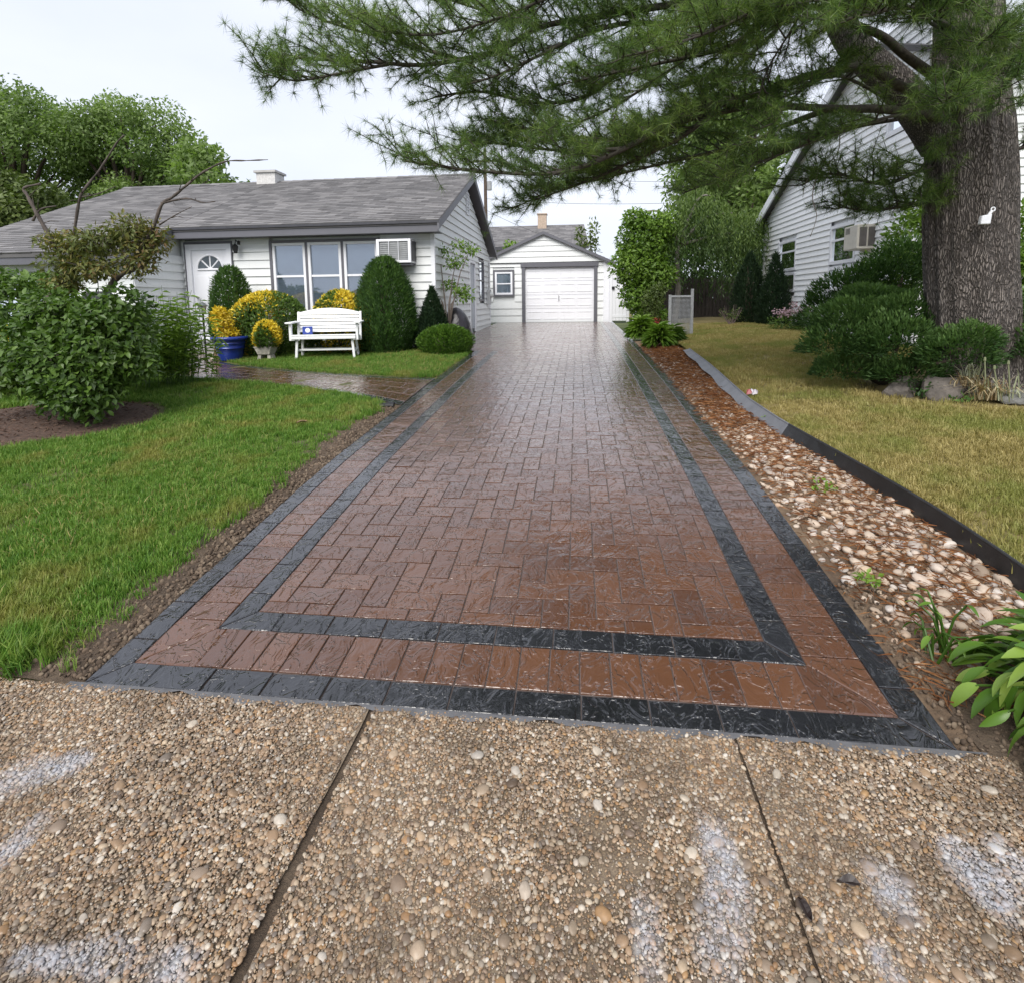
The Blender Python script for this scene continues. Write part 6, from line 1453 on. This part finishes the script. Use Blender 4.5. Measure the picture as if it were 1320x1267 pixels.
def hosta_far(label, c, R, H, n, m):
    p = plant('hosta', label, 'plant', c); a = RNG.random(n) * 6.283; e = RNG.random(n) ** .7; d = np.stack([np.cos(a), np.sin(a), 0 * a], 1)
    P = np.array(c) + d * (R * .35 * e)[:, None]; P[:, 2] += H * (1 - .75 * e) * RNG.uniform(.5, .9, n) + .05
    A = d * .9 + np.array([0, 0, 1.]) * (.75 - .9 * e)[:, None] + rdir(n) * .15; N = np.array([0, 0, 1.]) + d * .4 + rdir(n) * .2
    world(link('leaves', leaf_mesh('leaves', P, A, N, R * .68 * RNG.uniform(.7, 1.15, n), R * .24 * RNG.uniform(.7, 1.2, n), m, np.clip(RNG.random(n) * .6 + .4 * (1 - e), 0, 1), .3, .35), p), p)
hosta_far('hosta clump nearest the gate at the top of the drive', (1.55, 13.4, .66), .44, .55, 330, M_LIME)
hosta_far('hosta clump in front of the wire panel beside the drive', (1.72, 11.6, .61), .40, .48, 330, M_LIME); hosta_far('second hosta clump at the foot of the wire panel post', (2.02, 11.9, .63), .36, .42, 260, M_GREENL)

p = plant('hedge', 'dense dark hedge filling the back of the side lawn behind the fence', 'hedge', (4.4, 19.8, .9))  # added dark mass so the weeping tree gets a shaded interior
world(blob_leaves('foliage', [(2.9, 19.7, 2.4, .8, .5, 1.4), (3.8, 19.9, 2.6, .9, .5, 1.5), (4.8, 19.8, 2.5, .9, .5, 1.5), (5.8, 19.9, 2.3, .9, .5, 1.3), (6.6, 19.8, 2.0, .8, .5, 1.2), (3.3, 19.5, 1.6, .8, .4, .9), (4.6, 19.5, 1.5, .9, .4, .9), (3.6, 20, 3.6, .7, .5, .6), (5.0, 20, 3.7, .7, .5, .6)], 11000, .17, .085, M_ARB, p), p)
stems(p, (4.4, 19.8, .9), [(4.4 + k * .5, 19.8, 2.4) for k in range(-3, 5)], .04, M_BARKB)

# ------------------------------------------------------------------ junipers and shrubs round the pine
def juniper(label, c, blobs, n, m, seed, L=.058, W=.017, nm='juniper'):
    p = plant(nm, label, 'shrub', c); B = np.array(blobs); w = (B[:, 3] * B[:, 4]); cnt = (n * w / w.sum()).astype(int); PP, AA, NN, RR = [], [], [], []
    for q, k in zip(B, cnt):
        d = rdir(k); d[:, 2] = np.abs(d[:, 2]) * .9 - .12; d = unit(d); wob = 1 + .25 * fbm(d * 3.0, 1.7, q[0] * 9 + seed); rr = wob * (1 - .32 * RNG.random(k) ** 2)
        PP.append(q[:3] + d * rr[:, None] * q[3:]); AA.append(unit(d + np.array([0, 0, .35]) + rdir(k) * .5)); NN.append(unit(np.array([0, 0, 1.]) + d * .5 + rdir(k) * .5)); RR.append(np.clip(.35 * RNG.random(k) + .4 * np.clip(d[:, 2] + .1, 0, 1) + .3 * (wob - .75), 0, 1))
    P, A, N, R = map(np.concatenate, (PP, AA, NN, RR)); n = len(P)
    world(link('foliage', leaf_mesh('foliage', P, A, N, L * RNG.uniform(.6, 1.4, n), W * RNG.uniform(.6, 1.4, n), m, R, .2, .1), p), p)
    stems(p, c, [(q[0], q[1], q[2]) for q in blobs for _ in range(2)], .03, M_BARKB); return p
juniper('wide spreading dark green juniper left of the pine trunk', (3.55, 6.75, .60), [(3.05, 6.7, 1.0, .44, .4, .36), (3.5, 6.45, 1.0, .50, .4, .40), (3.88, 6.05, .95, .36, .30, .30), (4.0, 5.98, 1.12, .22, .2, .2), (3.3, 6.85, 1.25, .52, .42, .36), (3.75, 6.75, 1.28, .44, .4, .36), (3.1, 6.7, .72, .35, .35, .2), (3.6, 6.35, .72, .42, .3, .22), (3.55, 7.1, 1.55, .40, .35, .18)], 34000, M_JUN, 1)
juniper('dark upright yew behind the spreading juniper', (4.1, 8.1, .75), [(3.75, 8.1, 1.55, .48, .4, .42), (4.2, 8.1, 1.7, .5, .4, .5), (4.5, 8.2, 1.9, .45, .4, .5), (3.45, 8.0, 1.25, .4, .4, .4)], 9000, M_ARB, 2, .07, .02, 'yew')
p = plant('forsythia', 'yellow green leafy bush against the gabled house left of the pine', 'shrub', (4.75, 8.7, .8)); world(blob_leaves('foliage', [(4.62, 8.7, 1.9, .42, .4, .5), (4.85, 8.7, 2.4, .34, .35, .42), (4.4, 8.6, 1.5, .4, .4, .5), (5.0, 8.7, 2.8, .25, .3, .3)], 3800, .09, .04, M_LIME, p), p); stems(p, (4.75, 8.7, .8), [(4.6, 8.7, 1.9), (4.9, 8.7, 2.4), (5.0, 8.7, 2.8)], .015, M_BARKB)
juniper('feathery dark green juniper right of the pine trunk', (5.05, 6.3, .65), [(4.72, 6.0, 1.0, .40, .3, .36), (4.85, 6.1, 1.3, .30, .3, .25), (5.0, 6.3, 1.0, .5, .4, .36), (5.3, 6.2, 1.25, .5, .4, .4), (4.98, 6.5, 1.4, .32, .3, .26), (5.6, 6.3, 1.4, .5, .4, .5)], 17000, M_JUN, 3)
p = plant('forsythia', 'yellow green hedge bush showing right of the pine trunk', 'shrub', (6.3, 8.6, .8)); world(blob_leaves('foliage', [(6.2, 8.5, 1.7, .5, .4, .6), (6.5, 8.6, 2.4, .45, .4, .55), (6.9, 8.6, 2.2, .5, .4, .8)], 4500, .10, .045, M_LIME, p), p); stems(p, (6.3, 8.6, .8), [(6.2, 8.5, 1.8), (6.5, 8.6, 2.5)], .015, M_BARKB)
p = plant('pachysandra', 'small low green plants at the foot of the boulders', 'plant', (3.62, 6.05, .58)); world(blob_leaves('leaves', [(3.6, 6.02, .66, .14, .1, .08), (3.8, 5.8, .58, .08, .08, .05)], 160, .05, .024, M_ARB, p), p)
# dried lily clump
p = plant('dried_lily', 'dry straw coloured lily clump with pale stalks at the boulders', 'plant', (3.98, 5.72, .60)); rg = np.random.default_rng(8)
M_STRAW = leaf_mat('straw_blade', [(0, (.20, .13, .06)), (.5, (.36, .27, .15)), (1, (.52, .45, .30))], .7, .2); M_PALEG = leaf_mat('grey_green_blade', [(0, (.24, .26, .15)), (1, (.50, .52, .38))], .6, .2)
def blades(nm, m, n, H, spread, droop, w, c0):
    b = MB()
    for k in range(n):
        a = rg.random() * 6.283; h = H * rg.uniform(.5, 1.1); d = Vector((math.cos(a), math.sin(a), 0)); q = Vector(c0) + Vector((rg.normal() * spread, rg.normal() * spread * .6, 0)); s = Vector((-d.y, d.x, 0)) * w; rr = rg.random(); prev = None; dr = droop * rg.uniform(.2, 1.2)
        pts = [q + Vector((0, 0, h * t)) + d * h * dr * t * t - Vector((0, 0, h * .65 * dr * t ** 3)) for t in (0, .35, .7, 1)]
        b.add([pts[0] - s, pts[0] + s, pts[1] + s, pts[1] - s, pts[2] + s * .8, pts[2] - s * .8, pts[3]], [(0, 1, 2, 3), (3, 2, 4, 5), (5, 4, 6)], rr)
    o = world(b.build(nm, m, p, attr=True), p); return o
blades('dry_leaves', M_STRAW, 95, .34, .075, 1.1, .006, (3.98, 5.70, .60)); blades('green_leaves', M_PALEG, 26, .36, .09, .8, .006, (4.12, 5.66, .60)); blades('leaf_tuft', M_PALEG, 40, .22, .05, .9, .005, (3.95, 5.95, .78)); blades('dry_leaves', M_STRAW, 40, .22, .06, 1.0, .005, (3.9, 5.9, .70))
b = MB()
for (x0, y0, x1, z1) in ((3.93, 5.7, 3.91, .98), (4.12, 5.66, 4.09, .95), (3.97, 5.9, 4.03, 1.15), (3.93, 5.9, 3.88, 1.08), (4.05, 5.7, 4.0, .9)): b.tube([(x0, y0, .6), ((x0 + x1) / 2 + .01, y0, (.6 + z1) / 2), (x1, y0, z1)], [.009, .007, .006], 6); b.lathe([(.006, 0), (.012, .01), (.009, .04), (0, .045)], 6, (x1, y0, z1 - .01))
world(b.build('flower_stalk', M_PALEG, p), p)

# ------------------------------------------------------------------ hosta at the street corner: every leaf a piece
M_HOSTA = leaf_mat('hosta_leaf', [(0, (.05, .12, .014)), (.5, (.10, .20, .024)), (.85, (.17, .29, .042)), (1, (.26, .36, .075))], .32, .28, src='obj')
hl = [leaf_piece(20 + k, M_HOSTA, 1.0, .36 + .05 * (k % 3), 6, .34 + .14 * (k % 4), .35) for k in range(6)]
def hosta_near(label, c, R, n, sd, sect):
    p = plant('hosta', label, 'plant', c); rg = np.random.default_rng(sd); pb = MB()
    for k in range(n):
        e = rg.random() ** .8; a = sect[0] + (sect[1] - sect[0]) * rg.random(); d = Vector((math.cos(a), math.sin(a), 0)); L = R * rg.uniform(.18, .32)
        r0 = R * (.12 + .5 * e); z0 = .05 + .22 * (1 - e) * rg.uniform(.6, 1.1) + .10 * rg.random(); q = Vector(c) + d * r0 + Vector((rg.normal() * .03, rg.normal() * .03, z0))
        el = .55 - 1.25 * e + rg.normal() * .15; A = (d * math.cos(el) + Vector((0, 0, math.sin(el)))).normalized(); N = (Vector((0, 0, 1)) + Vector(tuple(rg.normal(size=3) * .25))); N = (N - A * N.dot(A)).normalized(); Bv = N.cross(A)
        o = link('leaf', hl[k % 6], p); o.location = q - Vector(c); o.rotation_euler = Matrix((A, Bv, N)).transposed().to_euler(); o.scale = (L, L * rg.uniform(.8, 1.1), L)
        s = Vector(c) + Vector((rg.normal() * .03, rg.normal() * .03, .0)); pb.tube([s - Vector(c), (s + q) / 2 + Vector((0, 0, .06)) - Vector(c), q - Vector(c), q + A * L * .06 - Vector(c)], [.006, .005, .004, .003], 5)
    pb.build('stalks', M_LIME, p)
hosta_near('large glossy hosta at the right edge beside the stone bed', (1.86, 2.10, .03), .50, 230, 3, (0, 6.283))
hosta_near('lower hosta drooping over the right corner of the apron', (1.80, 1.72, .02), .42, 170, 4, (0, 6.283))
hosta_near('small low sprig of hosta leaves near the corner of the drive', (1.58, 2.40, .05), .20, 12, 6, (1.6, 5.2))
# little weeds in the stone bed
p = plant('weed', 'tiny green weeds among the stones by the drive edge', 'plant', (1.55, 2.85, .1)); world(blob_leaves('leaves', [(1.52, 2.88, .15, .06, .06, .03), (1.75, 4.0, .27, .08, .1, .03), (1.92, 5.6, .40, .05, .05, .04)], 130, .035, .018, M_LIME, p), p)

# ------------------------------------------------------------------ the big white pine
LIMBS = {
    'X': [(3.87,6.10,4.26), (3.40,5.50,4.10), (2.98,5.00,3.91), (2.59,4.60,3.63)],
    'Y': [(4.08,6.10,4.00), (3.58,5.50,3.85), (3.18,5.00,3.58)],
    'Z': [(3.10,6.20,3.62), (2.43,5.60,3.62), (2.00,5.20,3.44), (1.73,5.00,3.18), (1.54,4.90,2.91)],
    'S': [(3.52,6.30,3.44), (2.88,5.60,3.25), (2.44,5.50,3.11), (2.01,5.40,2.96), (1.58,5.30,2.79), (1.31,5.30,2.66)],
    'U': [(2.68,6.30,4.81), (1.90,4.80,4.08), (1.68,4.80,3.70), (1.55,4.90,3.46), (1.50,5.00,3.22)],
    'V': [(3.79,6.20,4.17), (2.93,5.20,3.86), (2.58,4.80,3.92), (2.20,4.60,3.84), (1.79,4.50,3.77), (1.46,4.50,3.74)],
    'M': [(3.76,6.30,5.47), (3.10,5.60,4.88), (1.92,5.00,4.19), (1.18,4.70,3.74), (0.70,4.60,3.56), (0.34,4.50,3.46)],
    'N': [(3.80,6.40,5.68), (2.13,5.60,4.89), (1.03,5.20,4.55), (0.24,5.00,4.32), (-0.28,4.90,4.12), (-0.67,4.80,3.95), (-1.20,4.80,3.86), (-1.75,4.80,3.93)],
    'O': [(3.91,6.50,5.45), (3.00,6.80,5.33), (2.12,7.00,4.52), (1.48,7.20,4.02), (0.95,7.40,3.54), (0.37,7.40,3.18)],
    'P': [(4.15,6.60,3.59), (3.85,7.00,3.65), (3.11,7.20,3.58), (2.48,7.40,3.39), (1.85,7.50,3.15), (1.39,7.60,2.99)],
    'Q': [(3.88,6.50,5.63), (2.25,7.00,5.51), (1.46,7.20,4.65), (0.74,7.30,4.18), (-0.03,7.30,3.85), (-0.82,7.20,3.76), (-1.53,7.20,3.60)],
    'R': [(0.72,5.60,3.14), (0.13,5.90,2.98), (-0.36,6.10,2.76), (-0.72,6.20,2.63)],
    'A': [(3.80,6.40,5.99), (3.34,6.10,5.58), (2.25,5.70,4.68), (1.51,5.50,4.40), (0.88,5.40,4.26), (0.25,5.30,4.16), (-0.32,5.20,4.05), (-0.65,5.15,3.87), (-1.00,5.10,3.78), (-1.42,5.05,3.73), (-1.90,5.00,3.77), (-2.39,4.95,3.80), (-2.62,4.90,3.83)],
    'A2': [(-1.07,5.10,3.78), (-1.78,5.30,4.09), (-2.28,5.40,4.28), (-2.75,5.50,4.52), (-3.04,5.60,4.79)],
    'A3': [(-1.69,5.02,3.74), (-2.04,4.80,3.60), (-2.42,4.70,3.52), (-2.68,4.60,3.57)],
    'A4': [(-0.32,5.20,4.05), (-0.76,5.50,4.33), (-1.26,5.70,4.60), (-1.79,5.90,4.89)],
    'B': [(3.77,6.20,3.48), (3.09,5.90,3.61), (2.73,5.75,3.74), (2.48,5.65,3.71), (2.10,5.50,3.61), (1.67,5.35,3.44), (1.31,5.25,3.34), (0.94,5.15,3.22), (0.41,5.00,2.91), (-0.14,4.90,2.71), (-0.80,4.85,2.73), (-1.23,4.80,2.79), (-1.51,4.80,2.84)],
    'B2': [(1.31,5.25,3.34), (0.98,5.40,3.11), (0.43,5.60,2.90), (-0.03,5.70,2.75), (-0.43,5.80,2.65)],
    'B3': [(0.41,5.00,2.91), (-0.02,5.20,2.96), (-0.53,5.30,3.05), (-1.07,5.40,3.17)],
    'C': [(3.70,6.20,3.40), (2.93,5.90,3.41), (2.55,5.75,3.38), (2.09,5.60,3.37), (1.66,5.50,3.37), (1.10,5.35,3.25), (0.72,5.30,3.14), (0.26,5.20,3.05), (-0.31,5.20,3.15), (-0.74,5.20,3.24)],
    'C2': [(2.45,5.70,3.36), (2.41,5.90,3.42), (2.10,6.10,3.35), (1.95,6.20,3.29), (1.66,6.30,3.22), (0.79,6.60,3.11), (0.15,6.80,3.02)],
    'D': [(4.06,6.50,3.05), (3.57,6.30,2.91), (3.16,6.20,2.76), (2.68,6.10,2.85), (2.49,6.10,2.85), (2.28,6.00,2.74)],
    'D2': [(4.15,6.60,2.70), (3.62,6.40,2.59), (3.15,6.30,2.51), (2.72,6.20,2.54)],
    'E': [(3.82,6.40,5.81), (2.63,6.00,5.17), (1.97,5.90,4.75), (1.30,5.75,4.44), (0.87,5.65,4.20), (0.56,5.60,3.97), (0.32,5.50,3.69), (0.05,5.45,3.51), (-0.40,5.40,3.47), (-0.90,5.35,3.58), (-1.34,5.30,3.54)],
    'E2': [(0.87,5.65,4.20), (0.40,5.40,4.12), (-0.02,5.20,3.93), (-0.36,5.00,3.71), (-0.69,4.90,3.54), (-0.96,4.90,3.48)],
    'F': [(3.90,6.40,4.95), (3.45,6.20,4.94), (2.61,5.90,4.67), (1.91,5.70,4.32), (1.55,5.50,4.00), (1.28,5.40,3.84), (0.81,5.20,3.69), (0.38,5.10,3.59), (-0.02,5.00,3.49)],
    'F2': [(1.55,5.50,4.00), (1.43,5.90,3.86), (1.17,6.10,3.81), (0.89,6.30,3.82)],
    'H': [(3.80,6.10,3.55), (3.51,5.90,3.60), (3.03,5.70,3.80), (2.77,5.60,3.94), (2.50,5.50,4.01), (2.04,5.30,4.10), (1.54,5.10,3.97), (1.11,4.90,3.84)],
    'I': [(3.99,6.10,3.43), (3.96,5.70,3.63), (3.97,5.40,3.70), (4.04,5.00,3.75)],
    'J': [(3.74,6.00,3.98), (3.14,5.40,3.94), (2.58,4.90,3.86), (2.11,4.50,3.64), (1.77,4.30,3.52)],
    'K': [(3.76,6.00,3.69), (3.27,5.40,3.43), (3.00,5.00,3.20), (2.77,4.70,3.05)],
    'K2': [(3.89,6.00,3.76), (3.59,5.40,3.57), (3.37,5.00,3.27), (3.30,4.80,3.03)],
    'L': [(4.29,6.50,3.00), (4.58,6.40,3.12), (4.85,6.30,3.23)],
    'stem': [(3.80,6.40,3.19), (3.36,6.35,3.70), (2.93,6.35,4.11), (2.74,6.40,4.44), (2.60,6.40,4.98), (2.49,6.40,5.58)],
    'trunk': [(4.33,6.40,0.56), (4.29,6.40,0.86), (4.23,6.40,1.28), (4.13,6.40,2.27), (4.05,6.40,3.22), (4.01,6.40,3.83), (3.94,6.40,4.58), (3.86,6.40,5.46), (3.77,6.40,6.44)],
}

pine = plant('pine_tree', 'huge white pine with furrowed trunk and long boughs reaching over the drive', 'tree', (4.29, 6.4, .6))
t = NT('pine_bark')
vo = t.n('ShaderNodeTexVoronoi', feature='DISTANCE_TO_EDGE'); mp = t.n('ShaderNodeMapping'); mp.inputs['Scale'].default_value = (12, 12, 2.0)
dn = t.n('ShaderNodeTexNoise'); dn.inputs['Scale'].default_value = 5; dn.inputs['Detail'].default_value = 4; t.l(t.pos(), dn.inputs['Vector'])
va = t.n('ShaderNodeVectorMath', operation='MULTIPLY_ADD'); va.inputs[1].default_value = (.07, .07, .3); t.l(dn.outputs['Color'], va.inputs[0]); t.l(t.pos(), va.inputs[2]); t.l(va.outputs[0], mp.inputs[0]); t.l(mp.outputs[0], vo.inputs['Vector'])
pl_ = t.ramp(vo.outputs['Distance'], [(.0, 0.0), (.10, .35), (.24, .85), (.6, 1.0)])
c = t.ramp(t.noise(14, 6, rough=.65, stretch=(1, 1, .3)), [(.3, (.20, .17, .15)), (.55, (.30, .26, .235)), (.8, (.40, .36, .33))])
c = t.mix(pl_, (.085, .070, .062), c); t.set(base=c, rough=.92); t.bump(t.math('ADD', pl_, t.math('MULTIPLY', t.noise(60, 5, rough=.7), .35)), 1.0, .045); M_PBARK = t.m
t = NT('pine_limb'); t.set(base=t.ramp(t.noise(24, 5, stretch=(1, 1, 1)), [(.3, (.03, .026, .022)), (.7, (.085, .072, .06))]), rough=.9); t.bump(t.noise(70, 4), .6, .006); M_LIMB = t.m
def bark_tube(path, rads, n, name, m, amp):
    path = smooth_path(path, 10); k = len(path); b = MB(); b.tube(path, [float(np.interp(i / (k - 1), np.linspace(0, 1, len(rads)), rads)) for i in range(k)], n); V = np.array([tuple(v) for v in b.v]); ctr = np.repeat(np.array([tuple(q) for q in path]), n, 0); d = unit(V - ctr); an = np.tile(np.arange(n) * 2 * math.pi / n, k)
    f = np.stack([np.cos(an) * 6.5, np.sin(an) * 6.5, V[:, 2] * 1.3], 1); V = V + d * (amp * (fbm(f, 2.2)[:, None] + .6 * np.abs(fbm(f, 5.3, 3))[:, None])); b.v = [tuple(v) for v in V]
    return world(b.build(name, m, pine, True), pine)
bark_tube(LIMBS['trunk'], [.46, .405, .385, .378, .36, .295, .26, .22, .17], 120, 'trunk', M_PBARK, .024)
bark_tube(LIMBS['stem'], [.20, .165, .145, .13, .11, .09], 40, 'stem', M_PBARK, .010)
M_PINE = leaf_mat('pine_needles', [(0, (.034, .072, .020)), (.4, (.082, .148, .036)), (.75, (.15, .23, .052)), (1, (.24, .32, .08))], .45, .38)
NEED = 34
def needles_mesh(T, seed, ls=1.0, ws=1.0):
    rg = np.random.default_rng(seed); P = np.array([a for a, b, c in T]); D = unit(np.array([b for a, b, c in T])); tone = np.array([c for a, b, c in T]); n = len(P)
    P = np.repeat(P, NEED, 0); D = np.repeat(D, NEED, 0); tone = np.repeat(tone, NEED); m = n * NEED
    P = P - D * (.035 * rg.random((m, 1)))
    d = unit(D * .5 + rdir(m) * .92 + np.array([0, 0, -.05])); L = rg.uniform(.065, .115, (m, 1)) * ls; side = unit(np.cross(d, rdir(m))) * .0016 * ws
    V = np.empty((m, 3, 3)); V[:, 0] = P - side; V[:, 1] = P + side; V[:, 2] = P + d * L - np.array([0, 0, .012]) * rg.random((m, 1))
    r = np.clip(tone + .22 * rg.normal(size=m), 0, 1)
    return mesh_np('needles', V.reshape(-1, 3), np.arange(m * 3).reshape(m, 3), M_PINE, {'rnd': np.repeat(r, 3)})
prg = np.random.default_rng(99)
def limb(key, r0, r1, start=.22, step=.055, tl=.50, dens=1.0):
    q = smooth_path(LIMBS[key], 5); k = len(q); seg = [0]
    for i in range(1, k): seg.append(seg[-1] + (q[i] - q[i - 1]).length)
    tot = seg[-1]; b = MB(); b.tube(q, [r0 + (r1 - r0) * (s / tot) ** .75 for s in seg], 9); T = []
    def at(s):
        s = min(max(s, 0), tot - 1e-4); i = max(0, int(np.searchsorted(seg, s)) - 1); f = (s - seg[i]) / max(seg[i + 1] - seg[i], 1e-6); return q[i].lerp(q[i + 1], f), (q[i + 1] - q[i]).normalized()
    s = start * tot; sg = 1
    while s < tot:
        p0, tg = at(s); fr = s / tot; side = tg.cross(Vector((0, 0, 1))).normalized() * sg; L = tl * (.45 + .75 * prg.random()) * (1.1 - .45 * fr); tone = .22 + .42 * prg.random() + .10 * math.sin(s * 2.1 + len(key))
        d = (tg * .6 + side * (.75 + .2 * prg.normal()) + Vector((0, 0, .18 + .25 * prg.normal()))).normalized()
        p1 = p0 + d * L * .5 + Vector((0, 0, .02)); d2 = (d + Vector((0, 0, .15 + .15 * prg.normal())) + tg * .2).normalized(); p2 = p1 + d2 * L * .5
        b.tube([p0, p1, p2], [.008 + .004 * (1 - fr), .005, .0025], 5)
        nt = max(3, int(L / .08))
        for j in range(nt):
            f = .3 + .7 * (j + 1) / nt; pp = p0.lerp(p1, f * 2) if f < .5 else p1.lerp(p2, f * 2 - 1); T.append((tuple(pp), tuple(d2), tone + .12 * f))
        for j in range(4):
            f = .25 + .72 * prg.random(); pp = p0.lerp(p1, f * 2) if f < .5 else p1.lerp(p2, f * 2 - 1); e = (d2 * .7 + Vector(tuple(prg.normal(size=3) * .55)) + Vector((0, 0, .2))).normalized(); l2 = .10 + .16 * prg.random(); b.tube([pp, pp + e * l2], [.004, .002], 4)
            for h in range(max(1, int(l2 / .085))): T.append((tuple(pp + e * l2 * (h + 1) / max(1, int(l2 / .085))), tuple(e), tone + .15))
        s += step / dens * (.7 + .6 * prg.random()); sg = -sg
    T.append((tuple(q[-1]), tuple((q[-1] - q[-2]).normalized()), .5))
    br = world(b.build('branch', M_LIMB, pine, True), pine); nd = link('needles', needles_mesh(T, int(prg.integers(1e6))), br); return len(T)
NT_ = 0
for key, r0, r1, st, dn_, tl in (('A', .06, .012, .25, 1, .55), ('A2', .02, .006, .1, 1.1, .45), ('A3', .016, .006, .1, 1.1, .4), ('A4', .02, .006, .1, 1.1, .5), ('B', .055, .010, .42, 1, .55), ('B2', .03, .008, .1, 1.1, .5), ('B3', .022, .006, .1, 1.1, .5),
                                 ('C', .052, .010, .42, 1, .5), ('C2', .035, .010, .3, 1.1, .6), ('D', .03, .008, .2, 1.35, .52), ('D2', .022, .006, .15, 1.35, .5), ('E', .05, .010, .2, 1.1, .55), ('E2', .03, .008, .1, 1.1, .5), ('F', .045, .010, .2, 1.1, .55), ('F2', .022, .006, .1, 1, .5), ('H', .06, .012, .55, 1.1, .55), ('I', .04, .01, .3, 1.2, .5), ('J', .035, .008, .35, 1.1, .5), ('M', .03, .008, .2, 1, .5), ('N', .03, .008, .2, 1, .5), ('O', .04, .008, .3, 1, .55), ('P', .03, .008, .2, 1, .5), ('Q', .035, .008, .25, 1, .55), ('R', .018, .006, .1, 1, .45), ('S', .022, .006, .42, 1, .5), ('U', .018, .006, .35, 1, .45), ('V', .02, .006, .5, 1, .45), ('X', .012, .004, .3, 1, .35), ('Y', .012, .004, .3, 1, .35), ('Z', .02, .006, .3, 1, .42), ('K', .012, .004, .35, .8, .3), ('K2', .012, .004, .3, .9, .32), ('L', .03, .01, .3, 1, .4)):
    NT_ += limb(key, r0, r1, st, .050, tl, dn_)
# the rest of the crown, above the picture
TT = []; bb2 = MB()
for wz in np.arange(6.0, 15.0, .75):
    for k in range(5):
        a = prg.random() * 6.283; L = (5.4 - (wz - 6) * .38) * prg.uniform(.75, 1.1); c0 = Vector((3.85 - .04 * (wz - 5), 6.4, wz)); d = Vector((math.cos(a), math.sin(a), .12 + .1 * prg.normal()))
        P3 = [c0, c0 + d * L * .5 + Vector((0, 0, -.1)), c0 + d * L]; bb2.tube(P3, [.06, .04, .012], 6); sd_ = d.cross(Vector((0, 0, 1))).normalized()
        for j in range(int(L * 17)):
            f = .2 + .8 * prg.random(); q = P3[0].lerp(P3[2], f) + sd_ * prg.normal() * .45 * (1.15 - .5 * f) + Vector((0, 0, prg.normal() * .13)); TT.append((tuple(q), tuple(d + sd_ * prg.normal() * .7 + Vector((0, 0, .2))), .5))
_n, NEED = NEED, 16
ub = world(bb2.build('upper_boughs', M_LIMB, pine, True), pine); ub['kind'] = 'stuff'
un_ = link('needles', needles_mesh(TT, 5, 1.7, 3.2), ub); NEED = _n
# bare hanging twigs near the trunk
b = MB()
for (P0, P1, P2, P3) in (((3.55, 5.4, 3.95), (3.5, 5.35, 3.5), (3.55, 5.35, 3.3), (3.75, 5.4, 3.15)), ((3.1, 5.5, 3.7), (3.3, 5.4, 3.6), (3.6, 5.4, 3.45), (3.85, 5.5, 3.5)), ((3.6, 5.4, 3.9), (3.75, 5.4, 3.7), (3.9, 5.45, 3.75), (4.1, 5.5, 3.72)), ((2.35, 5.8, 2.85), (2.3, 5.8, 2.6), (2.35, 5.8, 2.4), (2.3, 5.8, 2.2)), ((2.6, 6.0, 3.3), (2.55, 5.9, 3.0), (2.3, 5.9, 2.8), (2.25, 5.9, 2.6))):
    b.tube(smooth_path([P0, P1, P2, P3]), [.006 - .0003 * i for i in range(13)], 5)
world(b.build('bare_twig', simple('grey_twig', (.17, .14, .12), .85), pine, True), pine)
